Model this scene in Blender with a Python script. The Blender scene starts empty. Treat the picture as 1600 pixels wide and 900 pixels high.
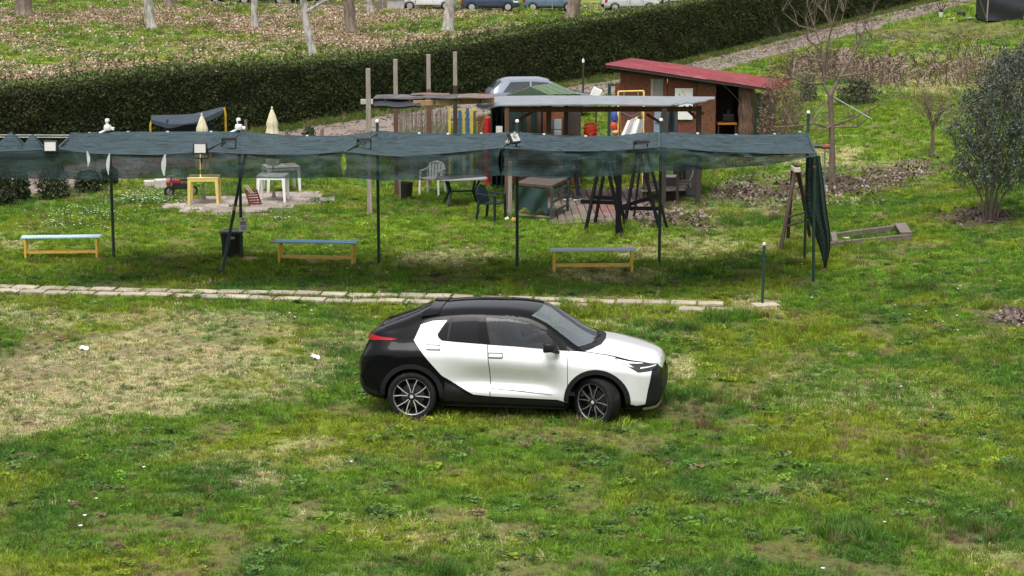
import bpy, bmesh, math, random
import numpy as np
from mathutils import Vector, Matrix, Euler
from mathutils.geometry import delaunay_2d_cdt
random.seed(11)
rng = np.random.default_rng(11)
R = math.radians
scene = bpy.context.scene
C = scene.collection

# ------------------------------------------------------------------ camera
CAM_H, FPX, PITCH = 6.9, 3111.0, R(10.275)
cam_d = bpy.data.cameras.new('camera'); cam = bpy.data.objects.new('camera', cam_d); C.objects.link(cam)
cam_d.sensor_width = 36.0; cam_d.lens = 36.0 * FPX / 1600.0
cam_d.clip_start = 0.5; cam_d.clip_end = 2000
cam.location = (0, 0, CAM_H); cam.rotation_euler = (math.pi / 2 - PITCH, 0, 0)
scene.camera = cam

# ------------------------------------------------------------------ sky and sun (overcast)
world = bpy.data.worlds.new('World'); scene.world = world; world.use_nodes = True
wn, wl = world.node_tree.nodes, world.node_tree.links
wn.clear()
SUN_EL, SUN_AZ = R(68), R(200)          # azimuth measured from +Y towards +X
sky = wn.new('ShaderNodeTexSky'); sky.sky_type = 'NISHITA'; sky.sun_disc = False
sky.sun_elevation = SUN_EL; sky.sun_rotation = SUN_AZ
sky.air_density = 1.0; sky.dust_density = 6.0; sky.ozone_density = 1.0
hs = wn.new('ShaderNodeHueSaturation'); hs.inputs['Saturation'].default_value = 0.22
bg = wn.new('ShaderNodeBackground'); bg.inputs['Strength'].default_value = 0.13
wo = wn.new('ShaderNodeOutputWorld')
wl.new(sky.outputs['Color'], hs.inputs['Color']); wl.new(hs.outputs['Color'], bg.inputs['Color'])
wl.new(bg.outputs['Background'], wo.inputs['Surface'])
sun_d = bpy.data.lights.new('sun', 'SUN'); sun = bpy.data.objects.new('sun', sun_d); C.objects.link(sun)
sun_d.energy = 1.5; sun_d.angle = R(38); sun_d.color = (1.0, 0.97, 0.93)
sun.rotation_euler = Vector((-math.sin(SUN_AZ) * math.cos(SUN_EL), -math.cos(SUN_AZ) * math.cos(SUN_EL), -math.sin(SUN_EL))).to_track_quat('-Z', 'Y').to_euler()
sun.location = (0, 30, 60)
vs = scene.view_settings
vs.view_transform = 'Standard'; vs.look = 'None'; vs.exposure = 0.80; vs.gamma = 1.0; vs.use_curve_mapping = False

# ------------------------------------------------------------------ noise and terrain
def _hash(ix, iy, seed):
    h = (ix.astype(np.int64) * 374761393 + iy.astype(np.int64) * 668265263 + seed * 974711) & 0x7fffffff
    h = ((h ^ (h >> 13)) * 1274126177) & 0x7fffffff
    return ((h ^ (h >> 16)) & 0xffff) / 65535.0
def vnoise(x, y, s=1.0, seed=0):
    x = np.asarray(x, float) / s; y = np.asarray(y, float) / s
    ix = np.floor(x); iy = np.floor(y); fx = x - ix; fy = y - iy
    fx = fx * fx * (3 - 2 * fx); fy = fy * fy * (3 - 2 * fy)
    a = _hash(ix, iy, seed); b = _hash(ix + 1, iy, seed); c = _hash(ix, iy + 1, seed); d = _hash(ix + 1, iy + 1, seed)
    return (a * (1 - fx) + b * fx) * (1 - fy) + (c * (1 - fx) + d * fx) * fy
def fbm(x, y, s=1.0, seed=0, o=3):
    t = 0; a = 0.5; n = 0
    for i in range(o):
        t = t + a * vnoise(x, y, s / 2 ** i, seed + i * 17); n += a; a *= 0.55
    return t / n
def sstep(a, b, x):
    t = np.clip((x - a) / (b - a), 0, 1); return t * t * (3 - 2 * t)
HP0 = np.array((-15.3, 57.4)); HD = np.array((43.3, 81.6)); HL = float(np.hypot(*HD)); HD = HD / HL; HN = np.array((-HD[1], HD[0]))
def hedge_coord(x, y):                      # along the hedge, and behind (+) or before (-) it
    return (x - HP0[0]) * HD[0] + (y - HP0[1]) * HD[1], (x - HP0[0]) * HN[0] + (y - HP0[1]) * HN[1]
def terrain(x, y):
    x = np.asarray(x, float); y = np.asarray(y, float)
    q = x - 5.5
    z = 0.085 * np.where(q > 0, np.sqrt(q * q + 1.0) - 1.0, 0) * (0.75 + 0.25 * sstep(30, 60, y))
    s, d = hedge_coord(x, y)
    z = z + 1.35 * sstep(1, 30, d) * sstep(-10, 40, s) + 0.02 * np.clip(d - 30, 0, 400)
    z = z + 0.05 * (fbm(x, y, 3.0, 3) - 0.5) + 0.03 * (vnoise(x, y, 0.7, 9) - 0.5)
    return z
_tx, _ty = np.meshgrid(np.arange(-60, 60.1, .4), np.arange(8, 190.1, .4), indexing='ij')
_tzg = terrain(_tx, _ty).tolist()
def tz(x, y):
    if not (-59.9 < x < 59.5 and 8.1 < y < 189.5): return float(terrain(x, y))
    a = (x + 60) / .4; b = (y - 8) / .4; i = int(a); j = int(b); a -= i; b -= j; r0, r1 = _tzg[i], _tzg[i + 1]
    return (r0[j] * (1 - b) + r0[j + 1] * b) * (1 - a) + (r1[j] * (1 - b) + r1[j + 1] * b) * a
cp, sp = math.cos(PITCH), math.sin(PITCH)
def ray(px, py):
    u = (px - 800.0) / FPX; v = (450.0 - py) / FPX
    return Vector((u, cp + v * sp, -sp + v * cp))
def g(px, py, dz=0.0):                      # ground point seen at a photo pixel
    r = ray(px, py); z = 0.0; p = None
    for _ in range(14):
        t = (z + dz - CAM_H) / r.z if r.z < -1e-4 else 400
        t = min(max(t, 5), 400); p = Vector((r.x * t, r.y * t, 0)); z = 0.5 * z + 0.5 * tz(p.x, p.y)
    return Vector((p.x, p.y, tz(p.x, p.y)))
def at(px, py, Y):                          # point at distance Y along a pixel's line of sight
    r = ray(px, py); t = Y / r.y; return Vector((r.x * t, Y, CAM_H + r.z * t))
def ppm(p):                                 # photo pixels per metre there
    return FPX / (p.y * cp + (CAM_H - p.z) * sp)

# ------------------------------------------------------------------ mesh helpers
def wb(mb, name, mat, t, **kw):              # a part given in world coordinates under thing t
    c = t.location; mb.v = [(v[0] - c.x, v[1] - c.y, v[2] - c.z) for v in mb.v]; return mb.build(name, mat, t, **kw)
class MB:
    def __init__(s): s.v = []; s.f = []
    def add(s, vs_, fs_):
        o = len(s.v); s.v += [tuple(q) for q in vs_]; s.f += [tuple(i + o for i in f) for f in fs_]; return s
    def box(s, c, d, rot=None):
        x, y, z = d[0] / 2, d[1] / 2, d[2] / 2
        P = [Vector((a * x, b * y, e * z)) for a in (-1, 1) for b in (-1, 1) for e in (-1, 1)]
        if rot is not None: P = [rot @ q for q in P]
        c = Vector(c)
        return s.add([q + c for q in P], [(0, 1, 3, 2), (4, 6, 7, 5), (0, 4, 5, 1), (2, 3, 7, 6), (0, 2, 6, 4), (1, 5, 7, 3)])
    def bar(s, p, q, w, h=None, up=(0, 0, 1)):
        p = Vector(p); q = Vector(q); h = h or w; d = (q - p)
        L = d.length; d.normalize(); u = Vector(up)
        if abs(d.dot(u)) > 0.98: u = Vector((1, 0, 0))
        a = d.cross(u).normalized(); b = a.cross(d)
        m = Matrix((a, d, b)).transposed()
        return s.box((p + q) / 2, (w, L, h), m)
    def tube(s, pts, r, n=8, cap=True):
        pts = [Vector(p) for p in pts]; k = len(pts)
        rr = r if isinstance(r, (list, tuple)) else [r] * k
        ref = None; V = []
        for i, p in enumerate(pts):
            d = (pts[min(i + 1, k - 1)] - pts[max(i - 1, 0)]).normalized()
            if ref is None:
                ref = d.orthogonal().normalized()
            a = (ref - d * ref.dot(d))
            a = a.normalized() if a.length > 1e-5 else d.orthogonal().normalized()
            ref = a; b = d.cross(a)
            for j in range(n):
                t = 2 * math.pi * j / n
                V.append(p + (a * math.cos(t) + b * math.sin(t)) * rr[i])
        F = [(i * n + j, i * n + (j + 1) % n, (i + 1) * n + (j + 1) % n, (i + 1) * n + j) for i in range(k - 1) for j in range(n)]
        if cap: F += [tuple(range(n - 1, -1, -1)), tuple((k - 1) * n + j for j in range(n))]
        return s.add(V, F)
    def lathe(s, prof, n=16, c=(0, 0, 0), M=None, cap=True):
        c = Vector(c); V = []
        for r, z in prof:
            for j in range(n):
                t = 2 * math.pi * j / n; q = Vector((r * math.cos(t), r * math.sin(t), z))
                V.append((M @ q if M is not None else q) + c)
        k = len(prof)
        F = [(i * n + j, i * n + (j + 1) % n, (i + 1) * n + (j + 1) % n, (i + 1) * n + j) for i in range(k - 1) for j in range(n)]
        if cap and prof[0][0] > 1e-4: F.append(tuple(range(n - 1, -1, -1)))
        if cap and prof[-1][0] > 1e-4: F.append(tuple((k - 1) * n + j for j in range(n)))
        return s.add(V, F)
    def grid(s, nu, nv, fn, cu=False):
        V = [fn(i / (nu - (0 if cu else 1)), j / (nv - 1)) for i in range(nu) for j in range(nv)]
        F = []
        for i in range(nu if cu else nu - 1):
            for j in range(nv - 1):
                i2 = (i + 1) % nu
                F.append((i * nv + j, i2 * nv + j, i2 * nv + j + 1, i * nv + j + 1))
        return s.add(V, F)
    def prism(s, poly, fn, t0, t1):             # poly of 2d points, fn(a, b, t) -> 3d
        n = len(poly)
        V = [fn(a, b, t0) for a, b in poly] + [fn(a, b, t1) for a, b in poly]
        return s.add(V, [tuple(range(n - 1, -1, -1)), tuple(range(n, 2 * n))] + [(i, (i + 1) % n, n + (i + 1) % n, n + i) for i in range(n)])
def shade_auto(me, ang):
    me.shade_smooth()
    bm = bmesh.new(); bm.from_mesh(me)
    for e in bm.edges:
        e.smooth = not (len(e.link_faces) != 2 or e.calc_face_angle(0) > ang)
    bm.to_mesh(me); bm.free()
def link(name, me, mat=None, parent=None, thick=0.0, **props):
    o = bpy.data.objects.new(name, me); C.objects.link(o)
    if mat is not None and not me.materials: me.materials.append(mat)
    if parent is not None: o.parent = parent
    if thick:
        m = o.modifiers.new('thickness', 'SOLIDIFY'); m.thickness = thick; m.offset = 0
    for k, v in props.items(): o[k] = v
    return o
def _build(s, name, mat=None, parent=None, smooth=False, bevel=0.0, seg=2, thick=0.0, **props):
    me = bpy.data.meshes.new(name); me.from_pydata(s.v, [], s.f); me.update()
    bm = bmesh.new(); bm.from_mesh(me); bmesh.ops.recalc_face_normals(bm, faces=bm.faces)
    if bevel > 0:
        bmesh.ops.bevel(bm, geom=[e for e in bm.edges if len(e.link_faces) == 2 and e.calc_face_angle(0) > 0.6], offset=bevel, segments=seg, profile=0.5, affect='EDGES', clamp_overlap=True)
    bm.to_mesh(me); bm.free()
    if smooth: shade_auto(me, smooth if smooth is not True else 0.7)
    return link(name, me, mat, parent, thick, **props)
MB.build = _build
def thing(name, label, cat, loc=(0, 0, 0), rz=0.0, group=None):
    o = bpy.data.objects.new(name, None); C.objects.link(o); o.empty_display_size = 0.2
    o.location = loc; o.rotation_euler = (0, 0, rz); o['label'] = label; o['category'] = cat
    if group: o['group'] = group
    return o
def tag(o, label, cat, group=None):
    o['label'] = label; o['category'] = cat
    if group: o['group'] = group
    return o
def copy_tree(o, parent=None):
    c = o.copy(); C.objects.link(c); c.parent = parent
    for ch in list(o.children): copy_tree(ch, c)
    return c

# ------------------------------------------------------------------ materials
MATS = {}
def M(name, col, rough=0.7, metal=0.0, var=0.18, scale=6.0, stretch=(1, 1, 1), bump=0.0, col2=None, mixs=(0.35, 0.65), coat=0.0, spec=0.5, detail=6.0, trans=0.0, dirt=None):
    if name in MATS: return MATS[name]
    m = bpy.data.materials.new(name); m.use_nodes = True; MATS[name] = m
    n, l = m.node_tree.nodes, m.node_tree.links
    b = n['Principled BSDF']
    tc = n.new('ShaderNodeTexCoord'); mp = n.new('ShaderNodeMapping'); mp.inputs['Scale'].default_value = stretch
    l.new(tc.outputs['Object'], mp.inputs['Vector'])
    no = n.new('ShaderNodeTexNoise'); no.inputs['Scale'].default_value = scale; no.inputs['Detail'].default_value = detail; no.inputs['Roughness'].default_value = 0.62
    l.new(mp.outputs['Vector'], no.inputs['Vector'])
    cr = n.new('ShaderNodeValToRGB')
    c2 = col2 if col2 else tuple(min(1, c * (1 + var)) for c in col)
    c1 = col if col2 else tuple(c * (1 - var) for c in col)
    cr.color_ramp.elements[0].position = mixs[0]; cr.color_ramp.elements[1].position = mixs[1]
    cr.color_ramp.elements[0].color = (*c1, 1); cr.color_ramp.elements[1].color = (*c2, 1)
    l.new(no.outputs['Fac'], cr.inputs['Fac'])
    out = cr.outputs['Color']
    if dirt:
        n2 = n.new('ShaderNodeTexNoise'); n2.inputs['Scale'].default_value = dirt[1]; n2.inputs['Detail'].default_value = 8
        l.new(tc.outputs['Object'], n2.inputs['Vector'])
        r2 = n.new('ShaderNodeMapRange'); r2.inputs['From Min'].default_value = dirt[2]; r2.inputs['From Max'].default_value = dirt[2] + 0.2
        l.new(n2.outputs['Fac'], r2.inputs['Value'])
        mx = n.new('ShaderNodeMix'); mx.data_type = 'RGBA'
        l.new(r2.outputs['Result'], mx.inputs['Factor']); l.new(out, mx.inputs['A']); mx.inputs['B'].default_value = (*dirt[0], 1)
        out = mx.outputs['Result']
    l.new(out, b.inputs['Base Color'])
    b.inputs['Roughness'].default_value = rough; b.inputs['Metallic'].default_value = metal
    b.inputs['Coat Weight'].default_value = coat; b.inputs['Coat Roughness'].default_value = 0.04
    b.inputs['Specular IOR Level'].default_value = spec
    if bump:
        bp = n.new('ShaderNodeBump'); bp.inputs['Strength'].default_value = 0.6; bp.inputs['Distance'].default_value = bump
        l.new(no.outputs['Fac'], bp.inputs['Height']); l.new(bp.outputs['Normal'], b.inputs['Normal'])
    if trans:
        tr = n.new('ShaderNodeBsdfTranslucent'); ms = n.new('ShaderNodeMixShader'); ms.inputs['Fac'].default_value = trans
        l.new(out, tr.inputs['Color']); l.new(b.outputs['BSDF'], ms.inputs[1]); l.new(tr.outputs['BSDF'], ms.inputs[2])
        l.new(ms.outputs['Shader'], n['Material Output'].inputs['Surface'])
    return m
def attr_mat(name, attr, kind='INSTANCER', rough=0.75, trans=0.3, var=0.35, gain=1.0):
    m = bpy.data.materials.new(name); m.use_nodes = True; MATS[name] = m
    n, l = m.node_tree.nodes, m.node_tree.links; b = n['Principled BSDF']
    a = n.new('ShaderNodeAttribute'); a.attribute_type = kind; a.attribute_name = attr
    ge = n.new('ShaderNodeNewGeometry'); mr = n.new('ShaderNodeMapRange')
    mr.inputs['To Min'].default_value = (1 - var) * gain; mr.inputs['To Max'].default_value = (1 + var) * gain
    l.new(ge.outputs['Random Per Island'], mr.inputs['Value'])
    vm = n.new('ShaderNodeVectorMath'); vm.operation = 'SCALE'
    l.new(a.outputs['Color'], vm.inputs[0]); l.new(mr.outputs['Result'], vm.inputs['Scale'])
    l.new(vm.outputs['Vector'], b.inputs['Base Color']); b.inputs['Roughness'].default_value = rough; b.inputs['Specular IOR Level'].default_value = 0.25
    tr = n.new('ShaderNodeBsdfTranslucent'); ms = n.new('ShaderNodeMixShader'); ms.inputs['Fac'].default_value = trans
    l.new(vm.outputs['Vector'], tr.inputs['Color']); l.new(b.outputs['BSDF'], ms.inputs[1]); l.new(tr.outputs['BSDF'], ms.inputs[2])
    l.new(ms.outputs['Shader'], n['Material Output'].inputs['Surface'])
    return m
def scatter(name, pts, rot, scl, idx, col, sources, **props):
    """one 'stuff' object: points carrying instances of small source meshes"""
    me = bpy.data.meshes.new(name); me.from_pydata(np.asarray(pts, float).tolist(), [], [])
    def at_(nm, ty, arr, key):
        a = me.attributes.new(nm, ty, 'POINT'); a.data.foreach_set(key, np.ascontiguousarray(arr).ravel())
    at_('rot', 'FLOAT_VECTOR', np.asarray(rot, np.float32), 'vector'); at_('scl', 'FLOAT', np.asarray(scl, np.float32), 'value')
    at_('idx', 'INT', np.asarray(idx, np.int32), 'value')
    at_('col', 'FLOAT_COLOR', np.concatenate([np.asarray(col, np.float32), np.ones((len(pts), 1), np.float32)], 1), 'color')
    sc = bpy.data.collections.new(name + '_sources')
    for s_ in sources: sc.objects.link(s_)
    o = link(name, me, **props)
    ng = bpy.data.node_groups.new(name, 'GeometryNodeTree')
    ng.interface.new_socket('Geometry', in_out='INPUT', socket_type='NodeSocketGeometry')
    ng.interface.new_socket('Geometry', in_out='OUTPUT', socket_type='NodeSocketGeometry')
    n, l = ng.nodes, ng.links
    gi = n.new('NodeGroupInput'); go = n.new('NodeGroupOutput'); ip = n.new('GeometryNodeInstanceOnPoints'); ci = n.new('GeometryNodeCollectionInfo')
    ci.inputs['Collection'].default_value = sc; ci.inputs['Separate Children'].default_value = True; ci.inputs['Reset Children'].default_value = True
    ip.inputs['Pick Instance'].default_value = True
    def na(nm, ty):
        q = n.new('GeometryNodeInputNamedAttribute'); q.data_type = ty; q.inputs['Name'].default_value = nm; return q.outputs['Attribute']
    l.new(gi.outputs[0], ip.inputs['Points']); l.new(ci.outputs[0], ip.inputs['Instance'])
    l.new(na('idx', 'INT'), ip.inputs['Instance Index']); l.new(na('rot', 'FLOAT_VECTOR'), ip.inputs['Rotation']); l.new(na('scl', 'FLOAT'), ip.inputs['Scale'])
    l.new(ip.outputs[0], go.inputs[0])
    md = o.modifiers.new('scatter', 'NODES'); md.node_group = ng
    return o
def src(name, mb, mat, smooth=False):
    me = bpy.data.meshes.new(name); me.from_pydata(mb.v, [], mb.f); me.update(); me.materials.append(mat)
    if smooth: me.shade_smooth()
    return bpy.data.objects.new(name, me)
# ================================================================== ground, path, track, grass
def blob(x, y, px, py, rx, ry, wob=0.5, seed=1, p=None):
    """soft patch centred at a photo pixel, radii in photo pixels, wobbly edge: 1 inside .. 0 outside"""
    c = p or g(px, py); s = ppm(c); el = (CAM_H - c.z) / math.hypot(c.y, CAM_H)
    u = (x - c.x) / (rx / s); v = (y - c.y) / (ry / (s * el))
    r = np.sqrt(u * u + v * v) + wob * (fbm(x, y, 1.6, seed) - 0.5) * 2
    return 1 - sstep(0.55, 1.15, r)
TRK = (-5.0, -1.35)                          # track, metres before the hedge line
def masks(x, y):
    x = np.asarray(x, float); y = np.asarray(y, float)
    dry = np.zeros_like(x)
    for px, py, rx, ry, k in ((190, 575, 250, 85, 1), (390, 590, 160, 45, .5), (60, 600, 110, 70, .9), (330, 510, 180, 22, .55), (430, 545, 150, 22, .35),
                              (60, 500, 160, 28, .45), (480, 695, 60, 14, .5), (395, 755, 70, 22, .55), (520, 725, 50, 10, .4), (1420, 640, 70, 25, .3), (1470, 620, 120, 60, .25),
                              (1540, 860, 90, 40, .3), (930, 432, 110, 14, .8), (1010, 395, 80, 16, .7), (710, 405, 90, 12, .7), (1065, 575, 30, 28, .7), (840, 470, 330, 9, .55),
                              (1250, 245, 120, 18, .75), (1390, 270, 90, 16, .7), (1280, 610, 90, 40, .3), (1100, 385, 130, 30, .45), (1150, 320, 100, 16, .4), (560, 520, 80, 20, .3),
                              (1480, 130, 170, 16, .5), (700, 840, 120, 30, .3), (1180, 480, 40, 12, .7), (395, 405, 22, 4, .8), (500, 408, 40, 6, .5), (30, 385, 40, 10, .5)):
        dry = np.maximum(dry, k * blob(x, y, px, py, rx, ry, 0.75, px))
    dry = np.maximum(dry, 0.35 * sstep(0.62, 0.78, fbm(x, y, 1.6, 71)))
    bare = np.zeros_like(x)
    for px, py, rx, ry, k in ((1080, 650, 70, 25, .9), (870, 680, 110, 16, .6), (980, 690, 70, 12, .5), (1240, 500, 55, 14, .6), (1160, 620, 30, 8, .8), (1425, 712, 38, 22, .8), (1480, 840, 50, 22, .8), (1250, 568, 30, 7, .8),
                              (560, 640, 60, 12, .7), (280, 840, 40, 8, .7), (250, 775, 60, 6, .4), (600, 760, 50, 18, .35), (1200, 290, 110, 18, .7), (1330, 285, 110, 18, .75), (1540, 345, 70, 14, .7),
                              (880, 318, 90, 25, 1), (1050, 330, 70, 30, .8), (1480, 48, 160, 12, .75), (345, 322, 90, 14, .9), (440, 312, 80, 9, .9), (1265, 440, 60, 10, .5), (1590, 500, 60, 14, .5), (110, 300, 100, 12, .5)):
        bare = np.maximum(bare, k * blob(x, y, px, py, rx, ry, 0.8, px + 3))
    bare = np.maximum(bare, 0.9 * sstep(0.63, 0.75, fbm(x, y, 0.8, 33)))
    moss = sstep(0.42, 0.68, fbm(x, y, 1.3, 51, 4))
    dark = sstep(0.45, 0.66, fbm(x, y, 0.95, 91, 4))
    lush = np.maximum(blob(x, y, 560, 375, 620, 55, 0.5, 5), blob(x, y, 1420, 210, 240, 60, 0.4, 6))
    shade_line = 0
    s, d = hedge_coord(x, y)
    track = sstep(TRK[0] - 0.5, TRK[0] + 0.2, d + 0.7 * (fbm(x, y, 2.5, 8) - 0.5)) * (1 - sstep(TRK[1] - 0.2, TRK[1] + 0.4, d + 0.7 * (fbm(x, y, 2.5, 18) - 0.5)))
    leaf = sstep(2, 6, d) * (1 - sstep(40, 52, d * 0.55 + 0.45 * (y - 95))) * (.12 + .88 * sstep(0.30, 0.54, fbm(x, y * 0.7, 6.0, 63, 4))) * (1 - .75 * sstep(-6, 3, x)) * .78
    return dict(dry=dry, bare=bare, moss=moss, dark=dark, lush=lush, track=track, leaf=leaf, d=d, s=s)
GREEN = np.array((0.112, 0.212, 0.018)); COOL = np.array((0.064, 0.150, 0.022)); MOSS = np.array((0.235, 0.275, 0.017)); DRY = np.array((0.47, 0.41, 0.235)); SOIL = np.array((0.135, 0.088, 0.056)); LUSH = np.array((0.165, 0.270, 0.020))
def lawn_colour(m):
    def mix(a, b, t): return a * (1 - t[:, None]) + b * t[:, None]
    n = len(m['dry'])
    c = np.repeat(GREEN[None], n, 0)
    c = mix(c, COOL[None], m['dark'] * 0.9); c = mix(c, MOSS[None], m['moss'] * 0.6); c = mix(c, LUSH[None], m['lush'] * 0.7)
    c = mix(c, DRY[None], np.clip(m['dry'], 0, 1) * 0.72); c = mix(c, SOIL[None], np.clip(m['bare'], 0, 1) * 0.6)
    return c
def axis(spec):
    out = []
    for a, b, st in spec: out += list(np.arange(a, b, st))
    return np.array(out + [spec[-1][1]])
gx = axis(((-320, -60, 13), (-60, -24, 1.5), (-24, -16, .5), (-16, 16, .2), (16, 30, .6), (30, 60, 1.5), (60, 320, 13)))
gy = axis(((-30, 12, 6), (12, 20, .6), (20, 56, .2), (56, 90, .5), (90, 170, 1.0), (170, 260, 5), (260, 600, 20)))
GX, GY = np.meshgrid(gx, gy, indexing='ij'); fx, fy = GX.ravel(), GY.ravel()
gm = masks(fx, fy); gz = terrain(fx, fy)
gc = lawn_colour(gm)
leafc = np.array((0.25, 0.165, 0.115))
gc = gc * 0.85 + SOIL[None] * 0.15
gc = gc * (1 - 0.45 * gm['leaf'][:, None]) + leafc * 0.45 * gm['leaf'][:, None]
V = np.stack([fx, fy, gz], 1); ny = len(gy)
I, J = np.meshgrid(np.arange(len(gx) - 1), np.arange(ny - 1), indexing='ij'); a = (I * ny + J).ravel()
F = np.stack([a, a + ny, a + ny + 1, a + 1], 1)
me = bpy.data.meshes.new('ground'); me.from_pydata(V.tolist(), [], F.tolist()); me.update(); me.shade_smooth()
ca = me.attributes.new('col', 'FLOAT_COLOR', 'POINT'); ca.data.foreach_set('color', np.concatenate([gc, np.ones((len(gc), 1))], 1).astype(np.float32).ravel())
gmat = bpy.data.materials.new('lawn'); gmat.use_nodes = True
n, l = gmat.node_tree.nodes, gmat.node_tree.links; b = n['Principled BSDF']
at_n = n.new('ShaderNodeAttribute'); at_n.attribute_name = 'col'
tc = n.new('ShaderNodeTexCoord'); n1 = n.new('ShaderNodeTexNoise'); n1.inputs['Scale'].default_value = 14; n1.inputs['Detail'].default_value = 10; n1.inputs['Roughness'].default_value = 0.75
l.new(tc.outputs['Object'], n1.inputs['Vector'])
mr = n.new('ShaderNodeMapRange'); mr.inputs['From Min'].default_value = 0.3; mr.inputs['From Max'].default_value = 0.7; mr.inputs['To Min'].default_value = 0.45; mr.inputs['To Max'].default_value = 1.35
l.new(n1.outputs['Fac'], mr.inputs['Value'])
vm = n.new('ShaderNodeVectorMath'); vm.operation = 'SCALE'; l.new(at_n.outputs['Color'], vm.inputs[0]); l.new(mr.outputs['Result'], vm.inputs['Scale'])
l.new(vm.outputs['Vector'], b.inputs['Base Color']); b.inputs['Roughness'].default_value = 0.95; b.inputs['Specular IOR Level'].default_value = 0.1
bp = n.new('ShaderNodeBump'); bp.inputs['Distance'].default_value = 0.05; bp.inputs['Strength'].default_value = 0.8; l.new(n1.outputs['Fac'], bp.inputs['Height']); l.new(bp.outputs['Normal'], b.inputs['Normal'])
link('ground', me, gmat, kind='structure')

# gravel track along the hedge
tm = M('gravel', (0.10, 0.075, 0.062), 0.95, var=0.0, scale=9, col2=(0.25, 0.20, 0.17), mixs=(0.3, 0.66), detail=12, bump=0.04, dirt=((0.085, 0.06, 0.045), 0.9, 0.50))
mb = MB(); NS = 150
def track_pt(u, v):
    s = -6 + u * 112; wob = 0.5 * (float(fbm(s, 0, 4.0, 5)) - 0.5)
    d = TRK[0] + (TRK[1] - TRK[0]) * v + wob * (1 if v in (0, 1) else 0.2)
    if s > 84: d -= (s - 84) * 0.12
    x = HP0[0] + HD[0] * s + HN[0] * d; y = HP0[1] + HD[1] * s + HN[1] * d
    edge = 0.02 * math.sin(v * math.pi * 5) if 0.05 < v < 0.95 else -0.03
    return (x, y, tz(x, y) + 0.035 + edge)
mb.grid(NS, 13, track_pt); mb.build('gravel_track', tm, smooth=True, kind='structure')

# loose stones on the track
stone_g = attr_mat('track_stones', 'col', rough=.95, trans=0.0, var=.3)
def pebble(seed):
    r = random.Random(seed); q = MB(); q.lathe([(.02, -.3), (.8, -.1), (1.0, .15), (.55, .45), (0, .5)], 6); q.v = [(a * r.uniform(.7, 1.2), b * r.uniform(.6, 1.1), c * r.uniform(.7, 1.2)) for a, b, c in q.v]; return q
ns = 5000; s_ = rng.uniform(-4, 104, ns); d_ = rng.uniform(TRK[0] + .05, TRK[1] - .05, ns); d_ = d_ - np.clip(s_ - 84, 0, 40) * .12
sx_ = HP0[0] + HD[0] * s_ + HN[0] * d_; sy_ = HP0[1] + HD[1] * s_ + HN[1] * d_
scatter('track_gravel', np.stack([sx_, sy_, terrain(sx_, sy_) + .04], 1), np.stack([np.zeros(ns), np.zeros(ns), rng.uniform(0, 6.28, ns)], 1), rng.uniform(.02, .055, ns) * (1 + s_ / 150), rng.integers(0, 2, ns), np.array(((.10, .075, .06), (.17, .135, .115), (.23, .19, .165), (.07, .05, .04)))[rng.integers(0, 4, ns)], [src('pebble_a', pebble(1), stone_g), src('pebble_b', pebble(2), stone_g)], kind='stuff', label='loose stones and clods on the gravel track', category='gravel')
# row of concrete pavers, each its own piece
pave = bpy.data.objects.new('paver_path', None); C.objects.link(pave); pave['kind'] = 'structure'
pm = [M('paver_%d' % i, c, 0.9, var=0.0, scale=9, col2=tuple(q * 1.25 for q in c), bump=0.004, dirt=((0.20, 0.17, 0.10), 3.0, 0.58)) for i, c in enumerate(((0.31, 0.265, 0.205), (0.36, 0.31, 0.245), (0.27, 0.23, 0.18)))]
pav_a, pav_b = g(-40, 452), g(1150, 482)     # middle of the row at both ends
pd = (pav_b - pav_a); pd.z = 0; PL = pd.length; pd.normalize(); pn = Vector((-pd.y, pd.x, 0))
paver_me = []
for i in range(3):
    q = MB(); q.box((0, 0, 0), (0.47, 0.30, 0.06)); o = q.build('paver', pm[i], bevel=0.012); paver_me.append(o.data); bpy.data.objects.remove(o)
PAV = []
k = 0
for row, off in ((0, -0.30), (1, 0.30)):
    t = 0.2 * row
    while t < PL - 0.3:
        sp_ = 0.50 + random.uniform(-0.01, 0.03)
        c = pav_a + pd * (t + sp_ / 2) + pn * (off * (0.55 + 0.45 * min(1, t / PL * 2.2)) + random.uniform(-.02, .02))
        frac = t / PL
        keep = random.random() > (0.0 if frac < 0.62 else 0.12)
        if keep:
            o = link('paver', paver_me[random.randrange(3)], None, pave)
            o.location = (c.x, c.y, tz(c.x, c.y) + 0.015 + random.uniform(-.008, .012))
            o.rotation_euler = (random.uniform(-.02, .02), random.uniform(-.02, .02), math.atan2(pd.y, pd.x) + random.uniform(-.05, .05))
            PAV.append((c.x, c.y))
        t += sp_
for px, py in ((1196, 478),):
    c = g(px, py); o = link('paver', paver_me[0], None, pave); o.location = (c.x, c.y, tz(c.x, c.y) + .01); o.rotation_euler = (0.03, 0, 0.3); PAV.append((c.x, c.y))

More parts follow.
